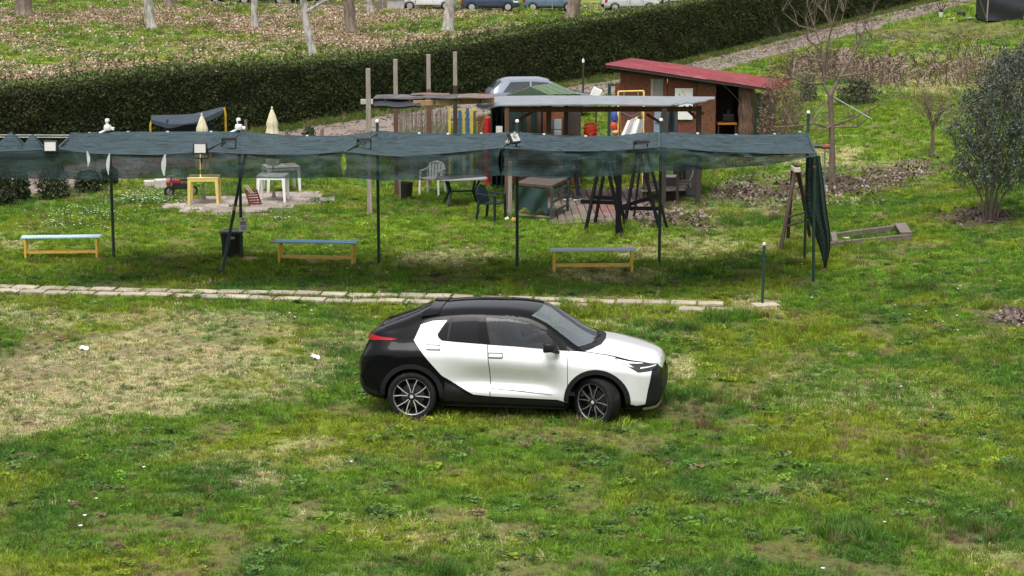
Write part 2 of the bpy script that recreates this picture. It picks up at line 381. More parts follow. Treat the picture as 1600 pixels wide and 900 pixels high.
# ---------- grass tufts
grass_mat = attr_mat('grass_blades', 'col', rough=0.7, trans=0.35, var=0.4)
def tuft(nb, rad, h0, h1, w, lean, seed, curl=0.5):
    r = random.Random(seed); mb = MB()
    for _ in range(nb):
        a = r.uniform(0, 6.283); d = rad * math.sqrt(r.random()); bx, by = d * math.cos(a), d * math.sin(a)
        ta = a + r.uniform(-1.2, 1.2); ln = r.uniform(0.15, 1) * lean; h = r.uniform(h0, h1)
        dx, dy = math.cos(ta), math.sin(ta); wa = r.uniform(0, 6.283); wx, wy = math.cos(wa) * w, math.sin(wa) * w
        P1 = (bx + dx * ln * h * 0.4, by + dy * ln * h * 0.4, h * 0.6); P2 = (bx + dx * ln * h * (1 + curl * 0.4), by + dy * ln * h * (1 + curl * 0.4), h * (1 - curl * 0.35 * ln))
        mb.add([(bx - wx, by - wy, -0.01), (bx + wx, by + wy, -0.01), (P1[0] + wx * .8, P1[1] + wy * .8, P1[2]), (P1[0] - wx * .8, P1[1] - wy * .8, P1[2]), P2], [(0, 1, 2, 3), (3, 2, 4)])
    return mb
def rosette(nl, rad, seed):
    r = random.Random(seed); mb = MB()
    for _ in range(nl):
        a = r.uniform(0, 6.283); d = rad * r.random(); x, y, z = d * math.cos(a), d * math.sin(a), r.uniform(.015, .05); s_ = r.uniform(.016, .032); t = r.uniform(0, 6.283)
        ux, uy = math.cos(t) * s_, math.sin(t) * s_; zz = r.uniform(-.012, .012)
        mb.add([(x - ux, y - uy, z - zz), (x + uy * .7, y - ux * .7, z + .004), (x + ux, y + uy, z + zz), (x - uy * .7, y + ux * .7, z + .004)], [(0, 1, 2, 3)])
    return mb
srcs = [src('tuft_a', tuft(26, .075, .03, .07, .0030, 0.9, 1), grass_mat), src('tuft_b', tuft(26, .08, .025, .055, .0034, 1.5, 2, .9), grass_mat), src('tuft_c', tuft(22, .06, .05, .11, .0032, 1.0, 3), grass_mat),
        src('tuft_d', tuft(24, .09, .008, .03, .0036, 3.2, 4, 1.0), grass_mat), src('tuft_e', rosette(26, .085, 5), grass_mat), src('tuft_f', tuft(30, .05, .10, .2, .0032, 0.8, 6), grass_mat)]
def in_view(x, y, z, mx=60, my=70, side=1.3):
    zc = y * cp + (CAM_H - z) * sp; u = x / zc * FPX + 800; v = 450 + FPX * (-(z - CAM_H) * cp - y * -sp * -1 * 1) / zc
    return (u > -mx - side * FPX / zc) & (u < 1600 + mx + side * FPX / zc)
def scatter_pts(y0, y1, dens, x_lim=None):
    hw1 = y1 * 0.265 + 2.2
    nn = int((y1 - y0) * 2 * hw1 * dens)
    x = rng.uniform(-hw1, hw1, nn); y = rng.uniform(y0, y1, nn)
    k = np.abs(x) < y * 0.265 + 1.8
    return x[k], y[k]
pav = np.array(PAV)
def near_pts(x, y, P, r):
    hit = np.zeros(len(x), bool)
    for q in P: hit |= (x - q[0]) ** 2 + (y - q[1]) ** 2 < r * r
    return hit
XS, YS, SC = [], [], []
for y0, y1, dn, s0 in ((18.5, 27, 210, 1.0), (27, 38, 150, 1.1), (38, 52, 85, 1.3), (52, 75, 32, 1.7), (75, 112, 9, 2.4), (112, 150, 2.6, 4.0)):
    x, y = scatter_pts(y0, y1, dn); XS.append(x); YS.append(y); SC.append(np.full(len(x), s0))
x = np.concatenate(XS); y = np.concatenate(YS); s0 = np.concatenate(SC)
m = masks(x, y)
keep = ((m['track'] < 0.35 + .5 * (rng.random(len(x)) < .25)) | ((np.abs(m['d'] + 3.2 + .3 * np.sin(m['s'] * .3)) < .38) & (m['s'] > 26) & (fbm(x, y, 2.0, 77) > .42))) & ((m['d'] < -0.4) | (m['d'] > 1.6)) & (rng.random(len(x)) > np.clip(m['bare'], 0, 1) * 0.72) & (rng.random(len(x)) > m['leaf'] * 0.8)
near = (np.abs((y - pav_a.y)) < 3) & keep
keep[near] &= ~(near_pts(x[near], y[near], pav, 0.17) & (rng.random(near.sum()) > 0.06))
def no_grass(px, py, hw, hd):
    c = g(px, py); return (np.abs(x - c.x) < hw) & (np.abs(y - c.y) < hd)
FLOOR_C, FLOOR_H = g(926, 322), (1.45, 2.7)
keep &= ~((np.abs(x - FLOOR_C.x) < FLOOR_H[0]) & (np.abs(y - FLOOR_C.y) < FLOOR_H[1]))
x, y, s0 = x[keep], y[keep], s0[keep]; m = {k_: v_[keep] for k_, v_ in m.items()}
z = terrain(x, y)
col = lawn_colour(m)
nn = len(x); rr = rng.random(nn)
dryish = m['dry'] * 0.66 > rng.random(nn)
greenish = (~dryish)
base_g = col.copy()
green_only = lawn_colour({**m, 'dry': m['dry'] * 0.15, 'bare': m['bare'] * 0.3})
col = np.where(dryish[:, None], DRY[None] * (0.8 + 0.35 * rng.random((nn, 1))), green_only)
col *= (0.50 + 1.0 * rng.random((nn, 1))); col[:, 0] *= 0.86 + 0.3 * rng.random(nn)
brown = (rng.random(nn) < 0.06 + 0.40 * np.clip(m['bare'], 0, 1)); col[brown] = SOIL * 1.5 * (0.6 + 0.8 * rng.random((brown.sum(), 1)))
idx = np.where(dryish, np.where(rr < .82, 3, 1), np.where(rr < .34, 0, np.where(rr < .64, 1, np.where(rr < .76, 2, np.where(rr < .985, 3, 4)))))
weed = (.12 * sstep(.57, .70, fbm(x, y, 0.5, 123)) > rng.random(nn)) & (~dryish) & (y < 40); idx[weed] = 4; col[weed] = np.array((.085, .150, .040)) * (0.45 + 1.1 * rng.random((weed.sum(), 1)))
tall = (sstep(.66, .74, fbm(x, y, 1.3, 223)) > rng.random(nn)) & (~dryish) & (x > -1) & (y < 60); idx[tall] = np.where(rng.random(tall.sum()) < .35, 5, 2)
WHEELS = [g(645, 652), g(933, 658)]
sc = s0 * (1 + .3 * near_pts(x, y, [(q.x, q.y - .12) for q in WHEELS], .42) * (idx != 4)) * (0.7 + 0.6 * rng.random(nn)) * (1 - 0.35 * np.clip(m['bare'], 0, 1))
sc = sc * np.where((~dryish) & (m['dry'] > .35), .75, 1.0)
rot = np.stack([rng.normal(0, .12, nn), rng.normal(0, .12, nn), rng.uniform(0, 6.28, nn)], 1)
o = scatter('grass', np.stack([x, y, z], 1), rot, sc, idx, col, srcs, kind='stuff', label='short patchy winter grass and weeds covering the field', category='grass')
print('grass tufts', nn)
# ---------- daisies
dm = M('daisy_petals', (0.75, 0.75, 0.72), 0.6, var=.05)
q = MB(); q.add([(0, 0, .07)] + [(.02 * math.cos(i), .02 * math.sin(i), .072) for i in np.linspace(0, 6.283, 7)[:-1]], [(0, i + 1, (i + 1) % 6 + 1) for i in range(6)])
DX, DY = [], []
for px, py, rx, ry, k in ((230, 310, 60, 12, 260), (110, 350, 90, 14, 90), (130, 335, 60, 8, 70), (445, 345, 20, 2, 14), (1300, 700, 300, 190, 6), (300, 800, 300, 90, 6), (600, 480, 200, 20, 40), (1480, 480, 120, 60, 20), (700, 420, 500, 30, 60)):
    for _ in range(k):
        c = g(px + random.gauss(0, rx * .6), min(899, py + random.gauss(0, ry * .6))); DX.append((c.x, c.y, c.z))
DX = np.array(DX)
scatter('daisies', DX, np.zeros((len(DX), 3)), rng.uniform(.6, 1.3, len(DX)), np.zeros(len(DX)), np.ones((len(DX), 3)), [src('daisy_head', q, dm)], kind='stuff', label='tiny white daisies sprinkled over the grass', category='flowers')
# ---------- fallen leaves behind the hedge and dead leaves on the right bank
leaf_mat = attr_mat('dead_leaves', 'col', rough=0.8, trans=0.15, var=0.45)
def leafclump(nl, rad, s0_, seed):
    r = random.Random(seed); mb = MB()
    for _ in range(nl):
        a = r.uniform(0, 6.283); d = rad * math.sqrt(r.random()); x_, y_, z_ = d * math.cos(a), d * math.sin(a), r.uniform(.02, .10); s_ = s0_ * r.uniform(.6, 1.3)
        e = Euler((r.gauss(0, .5), r.gauss(0, .5), r.uniform(0, 6.28))).to_matrix()
        P = [e @ Vector(w_) * s_ + Vector((x_, y_, z_)) for w_ in ((-1, 0, .1), (0, -.6, 0), (1, 0, .25), (0, .6, 0))]
        mb.add(P, [(0, 1, 2), (0, 2, 3)])
    return mb
lsrc = [src('litter_%s' % c_, leafclump(13, .55, .066, i), leaf_mat) for i, c_ in enumerate('abc')]
nl = 46000
x = rng.uniform(-50, 12, nl); y = rng.uniform(60, 150, nl); m = masks(x, y)
k = (m['leaf'] * 1.0 > rng.random(nl)) & (m['d'] > 2) & (np.abs(x) < y * .265 + 3)
x, y = x[k], y[k]; nn = len(x)
pal = np.array(((.36, .265, .195), (.31, .22, .15), (.45, .37, .29), (.19, .11, .075), (.27, .175, .12), (.40, .305, .23)))
scatter('fallen_leaves', np.stack([x, y, terrain(x, y)], 1), np.stack([np.zeros(nn), np.zeros(nn), rng.uniform(0, 6.28, nn)], 1), rng.uniform(.8, 1.3, nn), rng.integers(0, 3, nn), pal[rng.integers(0, 6, nn)], lsrc, kind='stuff', label='pinkish brown fallen leaves scattered over the slope behind the hedge', category='leaves')
P_ = []
for px, py, rx, ry, k in ((1170, 300, 60, 14, 170), (1310, 290, 55, 18, 220), (1235, 315, 60, 14, 80), (1400, 275, 40, 10, 120), (1440, 262, 40, 10, 60), (1540, 340, 40, 8, 120), (1480, 60, 110, 6, 160), (1040, 345, 50, 14, 120), (1585, 500, 12, 6, 60)):
    for _ in range(k):
        c = g(px + random.gauss(0, rx * .7), py + random.gauss(0, ry * .7)); P_.append(tuple(c))
P_ = np.array(P_); nn = len(P_)
pal = np.array(((.10, .07, .06), (.065, .045, .038), (.15, .11, .10), (.24, .19, .175), (.08, .055, .05)))
dsrc = [src('dead_leaf_%s' % c_, leafclump(7, .22, .05, i + 9), leaf_mat) for i, c_ in enumerate('abc')]
scatter('dead_leaves', P_, np.stack([np.zeros(nn), np.zeros(nn), rng.uniform(0, 6.28, nn)], 1), rng.uniform(.7, 1.3, nn), rng.integers(0, 3, nn), pal[rng.integers(0, 5, nn)], dsrc, kind='stuff', label='dark dead leaves and twigs lying under the bare tree', category='leaves')
# ================================================================== hedge, trees, shrubs
def island_mat(name, cols, rough=0.75, trans=0.25, spec=0.3, patch=None):
    m_ = bpy.data.materials.new(name); m_.use_nodes = True; n_, l_ = m_.node_tree.nodes, m_.node_tree.links; b_ = n_['Principled BSDF']
    ge = n_.new('ShaderNodeNewGeometry'); cr = n_.new('ShaderNodeValToRGB'); cr.color_ramp.elements.remove(cr.color_ramp.elements[1])
    for i, c_ in enumerate(cols):
        e = cr.color_ramp.elements[0] if i == 0 else cr.color_ramp.elements.new(i / (len(cols) - 1)); e.color = (*c_, 1)
    l_.new(ge.outputs['Random Per Island'], cr.inputs['Fac']); colo = cr.outputs['Color']
    if patch:                                # larger browner and fresher areas through the foliage
        tcn = n_.new('ShaderNodeTexCoord'); nz = n_.new('ShaderNodeTexNoise'); nz.inputs['Scale'].default_value = .45; nz.inputs['Detail'].default_value = 5; l_.new(tcn.outputs['Object'], nz.inputs['Vector'])
        r2 = n_.new('ShaderNodeMapRange'); r2.inputs['From Min'].default_value = .45; r2.inputs['From Max'].default_value = .75; l_.new(nz.outputs['Fac'], r2.inputs['Value'])
        mxn = n_.new('ShaderNodeMix'); mxn.data_type = 'RGBA'; l_.new(r2.outputs['Result'], mxn.inputs['Factor']); l_.new(colo, mxn.inputs['A']); mxn.inputs['B'].default_value = (*patch, 1); colo = mxn.outputs['Result']
    l_.new(colo, b_.inputs['Base Color']); b_.inputs['Roughness'].default_value = rough; b_.inputs['Specular IOR Level'].default_value = spec
    tr = n_.new('ShaderNodeBsdfTranslucent'); ms = n_.new('ShaderNodeMixShader'); ms.inputs['Fac'].default_value = trans
    l_.new(colo, tr.inputs['Color']); l_.new(b_.outputs['BSDF'], ms.inputs[1]); l_.new(tr.outputs['BSDF'], ms.inputs[2]); l_.new(ms.outputs['Shader'], n_['Material Output'].inputs['Surface'])
    return m_
def leaf_cloud(name, P, size, mat, parent=None, aspect=0.55, up=0.0, **props):
    """one mesh of loose rhombic leaves at the points P (world or parent space)"""
    P = np.asarray(P, float); n_ = len(P); size = np.broadcast_to(np.asarray(size, float), (n_,))
    a = rng.normal(size=(n_, 3)); a[:, 2] += up * np.sign(a[:, 2] + .5); a /= np.linalg.norm(a, axis=1, keepdims=True)
    b_ = rng.normal(size=(n_, 3)); b_ -= a * (a * b_).sum(1, keepdims=True); b_ /= np.linalg.norm(b_, axis=1, keepdims=True)
    A = a * size[:, None]; B = b_ * size[:, None] * aspect
    V_ = np.stack([P - A, P + B, P + A, P - B], 1).reshape(-1, 3)
    me_ = bpy.data.meshes.new(name); me_.vertices.add(4 * n_); me_.vertices.foreach_set('co', V_.astype(np.float32).ravel())
    me_.loops.add(4 * n_); me_.loops.foreach_set('vertex_index', np.arange(4 * n_, dtype=np.int32)); me_.polygons.add(n_)
    me_.polygons.foreach_set('loop_start', np.arange(0, 4 * n_, 4, dtype=np.int32)); me_.update(calc_edges=True)
    return link(name, me_, mat, parent, **props)

hedge_dark = island_mat('hedge_leaves', ((.030, .046, .015), (.044, .066, .020), (.060, .085, .026), (.037, .053, .018), (.074, .096, .031), (.040, .042, .018)), 0.85, .15, .12, (.056, .062, .024))
hedge_new = island_mat('hedge_shoots', ((.07, .10, .02), (.10, .13, .03), (.05, .075, .018), (.12, .14, .045)), 0.6, .2)
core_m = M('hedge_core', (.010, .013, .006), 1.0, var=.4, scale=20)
hg = thing('hedge', 'long tall clipped dark green hedge running diagonally behind the yard', 'hedge', (0, 0, 0))
H_S0, H_S1 = -9.0, 118.0
def hedge_h(s): return np.interp(s, [-9, 0, 10, 23, 32, 45, 118], [2.55, 2.42, 2.25, 1.98, 2.35, 2.8, 2.9]) + 0.15 * (fbm(s, 0 * s, 9.0, 44) - .5) * 2 + .12 * (vnoise(s, 0 * s, 1.3, 45) - .5)
def hedge_xyz(s, d, h):
    x = HP0[0] + HD[0] * s + HN[0] * d; y = HP0[1] + HD[1] * s + HN[1] * d
    return np.stack([x, y, terrain(x, y) + h], -1)
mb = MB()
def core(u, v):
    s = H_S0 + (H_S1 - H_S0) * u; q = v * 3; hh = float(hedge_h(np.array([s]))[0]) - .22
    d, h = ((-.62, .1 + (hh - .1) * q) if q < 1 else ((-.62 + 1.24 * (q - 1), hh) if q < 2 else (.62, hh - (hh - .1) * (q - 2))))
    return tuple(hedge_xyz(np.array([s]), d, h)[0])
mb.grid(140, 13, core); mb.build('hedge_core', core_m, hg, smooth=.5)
def hedge_pts(n_, s0, s1):
    s = rng.uniform(s0, s1, n_); hh = hedge_h(s); w = rng.random(n_)
    bul = .16 * (fbm(s, w * 4, 1.1, 12) - .5) * 2
    top = rng.random(n_) < .34
    d = np.where(top, rng.uniform(-.85, .85, n_), -.80 - bul + np.abs(rng.normal(0, .10, n_)) ) ; h = np.where(top, hh + .10 * (fbm(s, d * 3, .9, 7) - .5) * 2 - np.abs(rng.normal(0, .07, n_)), (.05 + w * (hh - .05)))
    rnd = np.clip((h - hh + .35) / .35, 0, 1) * (~top); d = d + rnd ** 2 * .22
    return hedge_xyz(s, d, h)
Pn = np.concatenate([hedge_pts(75000, H_S0, 35), hedge_pts(60000, 35, 75), hedge_pts(40000, 75, H_S1)]); Sz = np.concatenate([np.full(75000, .052), np.full(60000, .062), np.full(40000, .085)]) * rng.uniform(.6, 1.3, 175000)
leaf_cloud('foliage', Pn, Sz, hedge_dark, hg)
# new growth on the top, its lighter green partly painted sky light, ragged upright shoots towards the near end
ns = 16000; s = rng.uniform(H_S0, H_S1, ns); d = rng.uniform(-.85, .8, ns); hh = hedge_h(s)
leaf_cloud('top_growth', hedge_xyz(s, d, hh + .06 + np.abs(rng.normal(0, .05, ns))), rng.uniform(.035, .075, ns) * (1 + s / 110), hedge_new, hg)
SP = []
for _ in range(520):
    s = random.uniform(H_S0, 40) if random.random() < .85 else random.uniform(46, 110); L = random.uniform(.15, .62) * (1 if s < 40 else .6); d0 = random.uniform(-.6, .6); ln = random.gauss(0, .1)
    for k in range(int(L / .035)):
        SP.append(hedge_xyz(np.array([s + ln * k * .035 + random.gauss(0, .025)]), d0 + random.gauss(0, .025), float(hedge_h(np.array([s]))[0]) + k * .035)[0])
leaf_cloud('upright_shoots', SP, .038, island_mat('shoot_leaves', ((.035, .055, .014), (.06, .085, .02), (.025, .035, .01))), hg, up=.6)
# rough grass along the foot of the hedge
ns = 5200; s = rng.uniform(H_S0, H_S1, ns); d = rng.uniform(-1.9, -.75, ns); dd = rng.random(ns)
P_ = hedge_xyz(s, d, 0.0); vc = np.where((dd < .2)[:, None], np.array(((.30, .22, .11),)), np.where((dd < .6)[:, None], np.array(((.07, .125, .02),)), np.array(((.11, .17, .025),)))) * rng.uniform(.6, 1.2, (ns, 1))
scatter('verge_grass', P_, np.stack([rng.normal(0, .1, ns), rng.normal(0, .1, ns), rng.uniform(0, 6.28, ns)], 1), rng.uniform(1.2, 2.8, ns), np.where(rng.random(ns) < .6, 2, 1), vc,
        [src('verge_a', tuft(18, .07, .05, .09, .004, 1.0, 31), grass_mat), src('verge_b', tuft(22, .07, .05, .09, .004, 1.6, 32, .9), grass_mat), src('verge_c', tuft(22, .08, .06, .13, .004, .8, 33), grass_mat)], kind='stuff', label='rough tall grass along the foot of the hedge', category='grass')

# ---------- bare trees
bark_pale = M('pale_bark', (.20, .18, .16), .9, var=0, scale=5, col2=(.46, .43, .40), mixs=(.38, .6), stretch=(1, 1, .35), bump=.02, dirt=((.13, .10, .08), 2.2, .58))
bark_brown = M('brown_bark', (.10, .072, .055), .95, var=0, scale=7, col2=(.26, .20, .165), mixs=(.35, .65), stretch=(1, 1, .3), bump=.03)
twig_m = M('twig_bark', (.13, .10, .085), .9, scale=10, var=.3)
def branch(mb, p, d, L, r, lev, rnd, spread=.7, upw=.25):
    pts = [p.copy()]; n_ = 4 if lev > 0 else 3; q = p.copy(); dd = d.normalized()
    for i in range(n_):
        dd = (dd + Vector((rnd.gauss(0, .13), rnd.gauss(0, .13), rnd.gauss(upw * .25, .08)))).normalized(); q = q + dd * (L / n_); pts.append(q.copy())
    rr = [r * (1 - .55 * i / n_) for i in range(n_ + 1)]; mb.tube(pts, rr, 6 if r > .05 else 4, cap=False)
    if lev <= 0: return
    for k in range(rnd.randint(2, 4) if lev > 1 else rnd.randint(2, 3)):
        i = rnd.randint(1, n_); a = rnd.uniform(0, 6.283); o = dd.orthogonal().normalized(); o = Matrix.Rotation(a, 3, dd) @ o
        branch(mb, pts[i], dd + o * rnd.uniform(.5, 1.1) * spread, L * rnd.uniform(.55, .8), rr[i] * rnd.uniform(.5, .72), lev - 1, rnd, spread, upw)
def tall_tree(px, py, wpx, lean, H, mat, label, seed, low=None):
    b_ = g(px, py); r = wpx / ppm(b_) / 2; rnd = random.Random(seed)
    t = thing('plane_tree', label, 'tree', (b_.x, b_.y, b_.z), 0, 'trees on the slope behind the hedge')
    mb = MB(); hs = [0, .12, .4, 1, 2, 3.2, 4.6, 6.0]
    pts = [Vector((lean * h + rnd.gauss(0, .03) * h ** .5, rnd.gauss(0, .04) * h ** .5, h - (.1 if h == 0 else 0))) for h in hs]
    mb.tube(pts, [r * k for k in (1.45, 1.2, 1.05, 1, .95, .9, .84, .78)], 12); mb.build('trunk', mat, t, smooth=True)
    mb = MB()
    for k in range(5): branch(mb, pts[-1] - Vector((0, 0, rnd.uniform(0, 1.8))), Vector((rnd.gauss(0, .6), rnd.gauss(0, .6), 1)), H * rnd.uniform(.28, .4), r * .5, 3, rnd, .8)
    mb.build('crown', mat, t, smooth=True)
    for j, (h0, dx, dy, dz, L, rr) in enumerate(low or []):
        mb = MB(); branch(mb, Vector((lean * h0, 0, h0)), Vector((dx, dy, dz)), L, rr, 2, random.Random(seed * 7 + j), .6, .05); mb.build('branch', mat, t, smooth=True)
    return t
for i, a_ in enumerate(((38, 26, 25, -.03, 14, bark_brown, 'stout brown trunk farthest to the left on the leafy slope'),
          (237, 46, 15, -.12, 12, bark_pale, 'grey ringed leaning trunk on the left part of the leafy slope'),
          (264, 11, 15, -.03, 13, bark_brown, 'brown trunk just behind the grey ringed leaning trunk on the slope'),
          (398, 44, 11, 0.02, 12, bark_pale, 'thin whitish trunk beside the silver car parked farthest to the left'),
          (489, 86, 12, -.16, 11, bark_pale, 'pale trunk close behind the hedge with a low crooked branch to the right', [(2.1, .75, .1, .55, 2.6, .10), (2.9, 1.0, -.2, .25, 2.2, .07), (1.9, .3, .2, .8, 1.6, .06)]),
          (549, 53, 18, -.06, 14, bark_brown, 'thick brown trunk between two pale trunks on the leafy slope', [(1.9, .9, -.1, -.15, 1.8, .05), (1.6, -.9, 0, .1, 1.6, .05)]),
          (579, 22, 11, -.12, 12, bark_pale, 'slim pale trunk left of the white van, in front of the low wall'),
          (699, 48, 17, 0.10, 13, bark_pale, 'whitish trunk standing in front of the back end of the white van'),
          (893, 30, 20, .16, 14, bark_brown, 'leaning brown trunk right in front of the grey blue hatchback'),
          (447, 8, 14, 0, 12, bark_brown, 'dark trunk between the two cars at the far left of the parking row'))):
    tall_tree(*a_[:7], seed=50 + i, low=a_[7] if len(a_) > 7 else None)

# young bare tree with stakes on the right bank
def traced_tree(name, label, cat, base_px, mat, strokes, twigs=0, seed=1):
    b_ = g(*base_px); Y = b_.y; rnd = random.Random(seed); t = thing(name, label, cat, (b_.x, b_.y, b_.z)); m0 = Matrix.Translation(-b_)
    for nm, pl in (('trunk', strokes[:1]), ('crown', strokes[1:])):
        mb = MB(); tips = []
        for px_, r0, r1, dep in pl:
            P = []
            for i, q_ in enumerate(px_):
                w_ = at(q_[0], q_[1], Y + dep * (i / (len(px_) - 1)) ** 1.2 + rnd.gauss(0, .02)); P.append(w_ - b_)
            k = len(P); mb.tube(P, [1.25 * (r0 + (r1 - r0) * i / (k - 1)) for i in range(k)], 7, cap=True); tips += P[1:]
        for _ in range(twigs if nm == 'crown' else 0):
            p = rnd.choice(tips); branch(mb, p, Vector((rnd.gauss(0, .6), rnd.gauss(0, .6), .8)), rnd.uniform(.25, .8), .009, 1, rnd, .5, .3)
        mb.build(nm, mat, t, smooth=True)
    return t
bark_young = M('young_bark', (.135, .10, .075), .9, var=.3, scale=9, stretch=(1, 1, .4))
traced_tree('young_tree', 'leafless young tree with upswept branches beside the net corner', 'tree', (1300, 293), bark_young, [
    ([(1300, 296), (1300, 250), (1299, 200), (1297, 148)], .075, .058, 0),
    ([(1297, 150), (1286, 130), (1288, 100), (1282, 70), (1272, 40), (1261, 8)], .045, .008, .5), ([(1288, 105), (1293, 70), (1300, 40), (1312, 0)], .03, .008, -.4), ([(1297, 150), (1309, 126), (1330, 92), (1346, 60), (1353, 38)], .045, .01, .6),
    ([(1330, 92), (1339, 70), (1335, 42)], .02, .007, .5), ([(1287, 130), (1260, 131), (1236, 121), (1224, 92)], .028, .008, -.6), ([(1289, 97), (1252, 90), (1234, 76)], .02, .007, .7), ([(1310, 120), (1345, 115), (1378, 106)], .022, .007, -.7),
    ([(1299, 196), (1330, 186), (1370, 166), (1408, 146)], .032, .009, .5), ([(1299, 200), (1270, 193), (1240, 197), (1206, 199)], .028, .008, -.6), ([(1300, 199), (1340, 198), (1356, 184)], .022, .008, -.5), ([(1276, 48), (1248, 40), (1222, 18)], .018, .006, .2),
    ([(1292, 75), (1308, 58), (1318, 20)], .018, .006, .5), ([(1300, 196), (1285, 205), (1268, 209)], .018, .007, -.8), ([(1284, 80), (1262, 62), (1258, 30), (1268, 4)], .018, .006, -.5), ([(1299, 40), (1288, 20), (1292, 0)], .014, .006, .3), ([(1330, 92), (1350, 84), (1362, 60)], .016, .006, .6)], 150, 5)
stake_m = M('weathered_stake', (.27, .255, .23), .85, scale=12, stretch=(1, 1, .2))
bY = g(1300, 293)
for k, (a_, b_) in enumerate((((1300, 150), (1362, 186)), ((1298, 152), (1256, 204)))):
    mb = MB(); p = at(a_[0], a_[1], bY.y + .05); q = at(b_[0], b_[1], bY.y - .9 + 1.2 * k); q2 = p + (q - p) * (1.0); gz_ = tz(q2.x, q2.y)
    mb.tube([p, q2], .016, 6); tag(mb.build('tree_stake', stake_m), ('thin pale stake leaning right off the leafless young tree', 'thin pale stake leaning left off the leafless young tree')[k], 'stake', 'stakes tied to the young tree')
# small twiggy round tree
b_ = g(1455, 246); t = thing('small_tree', 'small round twiggy tree with reddish brown buds beyond the bare tree', 'tree', b_); rnd = random.Random(9)
mb = MB(); mb.tube([(0, 0, -.1), (.02, 0, .5), (0, 0, 1.0)], [.06, .05, .045], 8); mb.build('trunk', bark_young, t, smooth=True)
mb = MB()
for _ in range(13): branch(mb, Vector((0, 0, rnd.uniform(.7, 1.05))), Vector((rnd.gauss(0, .7), rnd.gauss(0, .7), 1.0)), rnd.uniform(.5, .8), .022, 3, rnd, .7, .5)
mb.build('crown', twig_m, t)
P_ = np.array([(rnd.gauss(0, .42), rnd.gauss(0, .42), 1.55 + rnd.gauss(0, .33)) for _ in range(1500)]); leaf_cloud('buds', P_, .022, island_mat('bud_brown', ((.16, .07, .04), (.22, .12, .06), (.12, .09, .04))), t)
# olive tree: several stems, grey-green leaf clumps
ol = g(1546, 348); t = thing('olive_tree', 'large grey green olive tree with several stems at the right edge', 'tree', ol); rnd = random.Random(4)
mb = MB(); tips = []
for dx, dy, hgt, r in ((-.42, 0, 1.5, .03), (-.16, .1, 1.9, .04), (.05, -.1, 2.0, .045), (.30, .05, 1.8, .035), (.50, -.1, 1.5, .026), (.1, .3, 1.7, .03)):
    P = [Vector((dx * .25 + rnd.gauss(0, .02), dy * .3, -.1)), Vector((dx * .5, dy * .6, hgt * .4)), Vector((dx * 1.2, dy * 1.3, hgt * .75)), Vector((dx * 2.0, dy * 2, hgt * 1.15))]
    mb.tube(P, [r, r * .85, r * .7, r * .4], 8)
    for _ in range(4): branch(mb, P[rnd.randint(2, 3)], Vector((rnd.gauss(0, .6) + dx, rnd.gauss(0, .6), .9)), rnd.uniform(.7, 1.2), r * .4, 2, rnd, .7, .2)
mb.build('trunk', M('olive_bark', (.11, .088, .07), .9, var=.3, scale=9), t, smooth=True)
cl = []
def crown_r(a, h): return (1.22 * math.sin(math.pi * min(1, .16 + .80 * h)) ** .7) * (.45 + 1.0 * float(vnoise(a * 1.3 + 9, h * 4.2, 1.0, 5)))
for _ in range(640):
    h = rnd.random(); a = rnd.uniform(0, 6.283); q = rnd.random() ** .5; rad = crown_r(a, h) * q
    p = Vector((rad * math.cos(a) + .02 + .45 * h, rad * math.sin(a), .75 + 2.85 * h)); d = Vector((math.cos(a) * .5 * q + rnd.gauss(0, .3), math.sin(a) * .5 * q + rnd.gauss(0, .3), rnd.uniform(.3, 1.0))).normalized(); L = rnd.uniform(.25, .62); m_ = int(L * 95)
    for k in range(m_): w_ = rnd.random(); cl.append(p + d * L * w_ + Vector((rnd.gauss(0, 1), rnd.gauss(0, 1), rnd.gauss(0, 1))) * (.085 * (1.15 - w_ * .8)))
P_ = np.array([tuple(q) for q in cl]); leaf_cloud('crown', P_, rng.uniform(.028, .050, len(P_)), island_mat('olive_leaves', ((.028, .036, .022), (.050, .064, .042), (.090, .110, .082), (.036, .048, .028), (.15, .17, .145)), .45, .1, .5), t, aspect=.30, up=.4)
# shrubs
def shrub(name, label, px, py, rx, hgt, mat, n_=1500, leaf=.05, group=None, asp=.55, stems=14, dy=None, seed=3):
    b_ = g(px, py); s_ = ppm(b_); rx = rx / s_; h = hgt / s_; rnd = random.Random(seed); t = thing(name, label, 'shrub', b_, 0, group); mb = MB()
    for _ in range(stems): branch(mb, Vector((rnd.gauss(0, rx * .2), rnd.gauss(0, rx * .2), -.03)), Vector((rnd.gauss(0, .5) * rx / h, rnd.gauss(0, .5) * rx / h, .9)), h * rnd.uniform(.5, .85), .012, 2, rnd, .6, .2)
    mb.build('stems', twig_m, t)
    th = rng.uniform(0, 6.28, n_); ph = rng.random(n_); q = rng.random(n_) ** .4; k = np.sqrt(np.clip(1 - (ph * 1.0 - .12) ** 2 * 1.0, .05, 1)); lump = .8 + .4 * vnoise(th * 2, ph * 4, 1, seed)
    leaf_cloud('crown', np.stack([rx * q * k * lump * np.cos(th), rx * q * k * lump * np.sin(th), h * (.04 + .95 * ph * lump)], 1), rng.uniform(.6, 1.3, n_) * leaf, mat, t, aspect=asp)
    return t
dead_m = island_mat('dead_leaf', ((.17, .10, .06), (.24, .15, .095), (.12, .07, .045), (.30, .20, .13)), .85, .15)
bush_m = island_mat('bush_leaves', ((.012, .022, .008), (.03, .048, .014), (.05, .075, .02), (.02, .03, .01)), .6, .15)
grey_bush = island_mat('grey_bush_leaves', ((.03, .04, .022), (.06, .075, .04), (.045, .045, .03)), .7, .15)
shrub('dry_shrub', 'tangled shrub with dry brown leaves against the right end of the shed', 1212, 240, 30, 128, dead_m, 1500, .05, seed=2, stems=26)
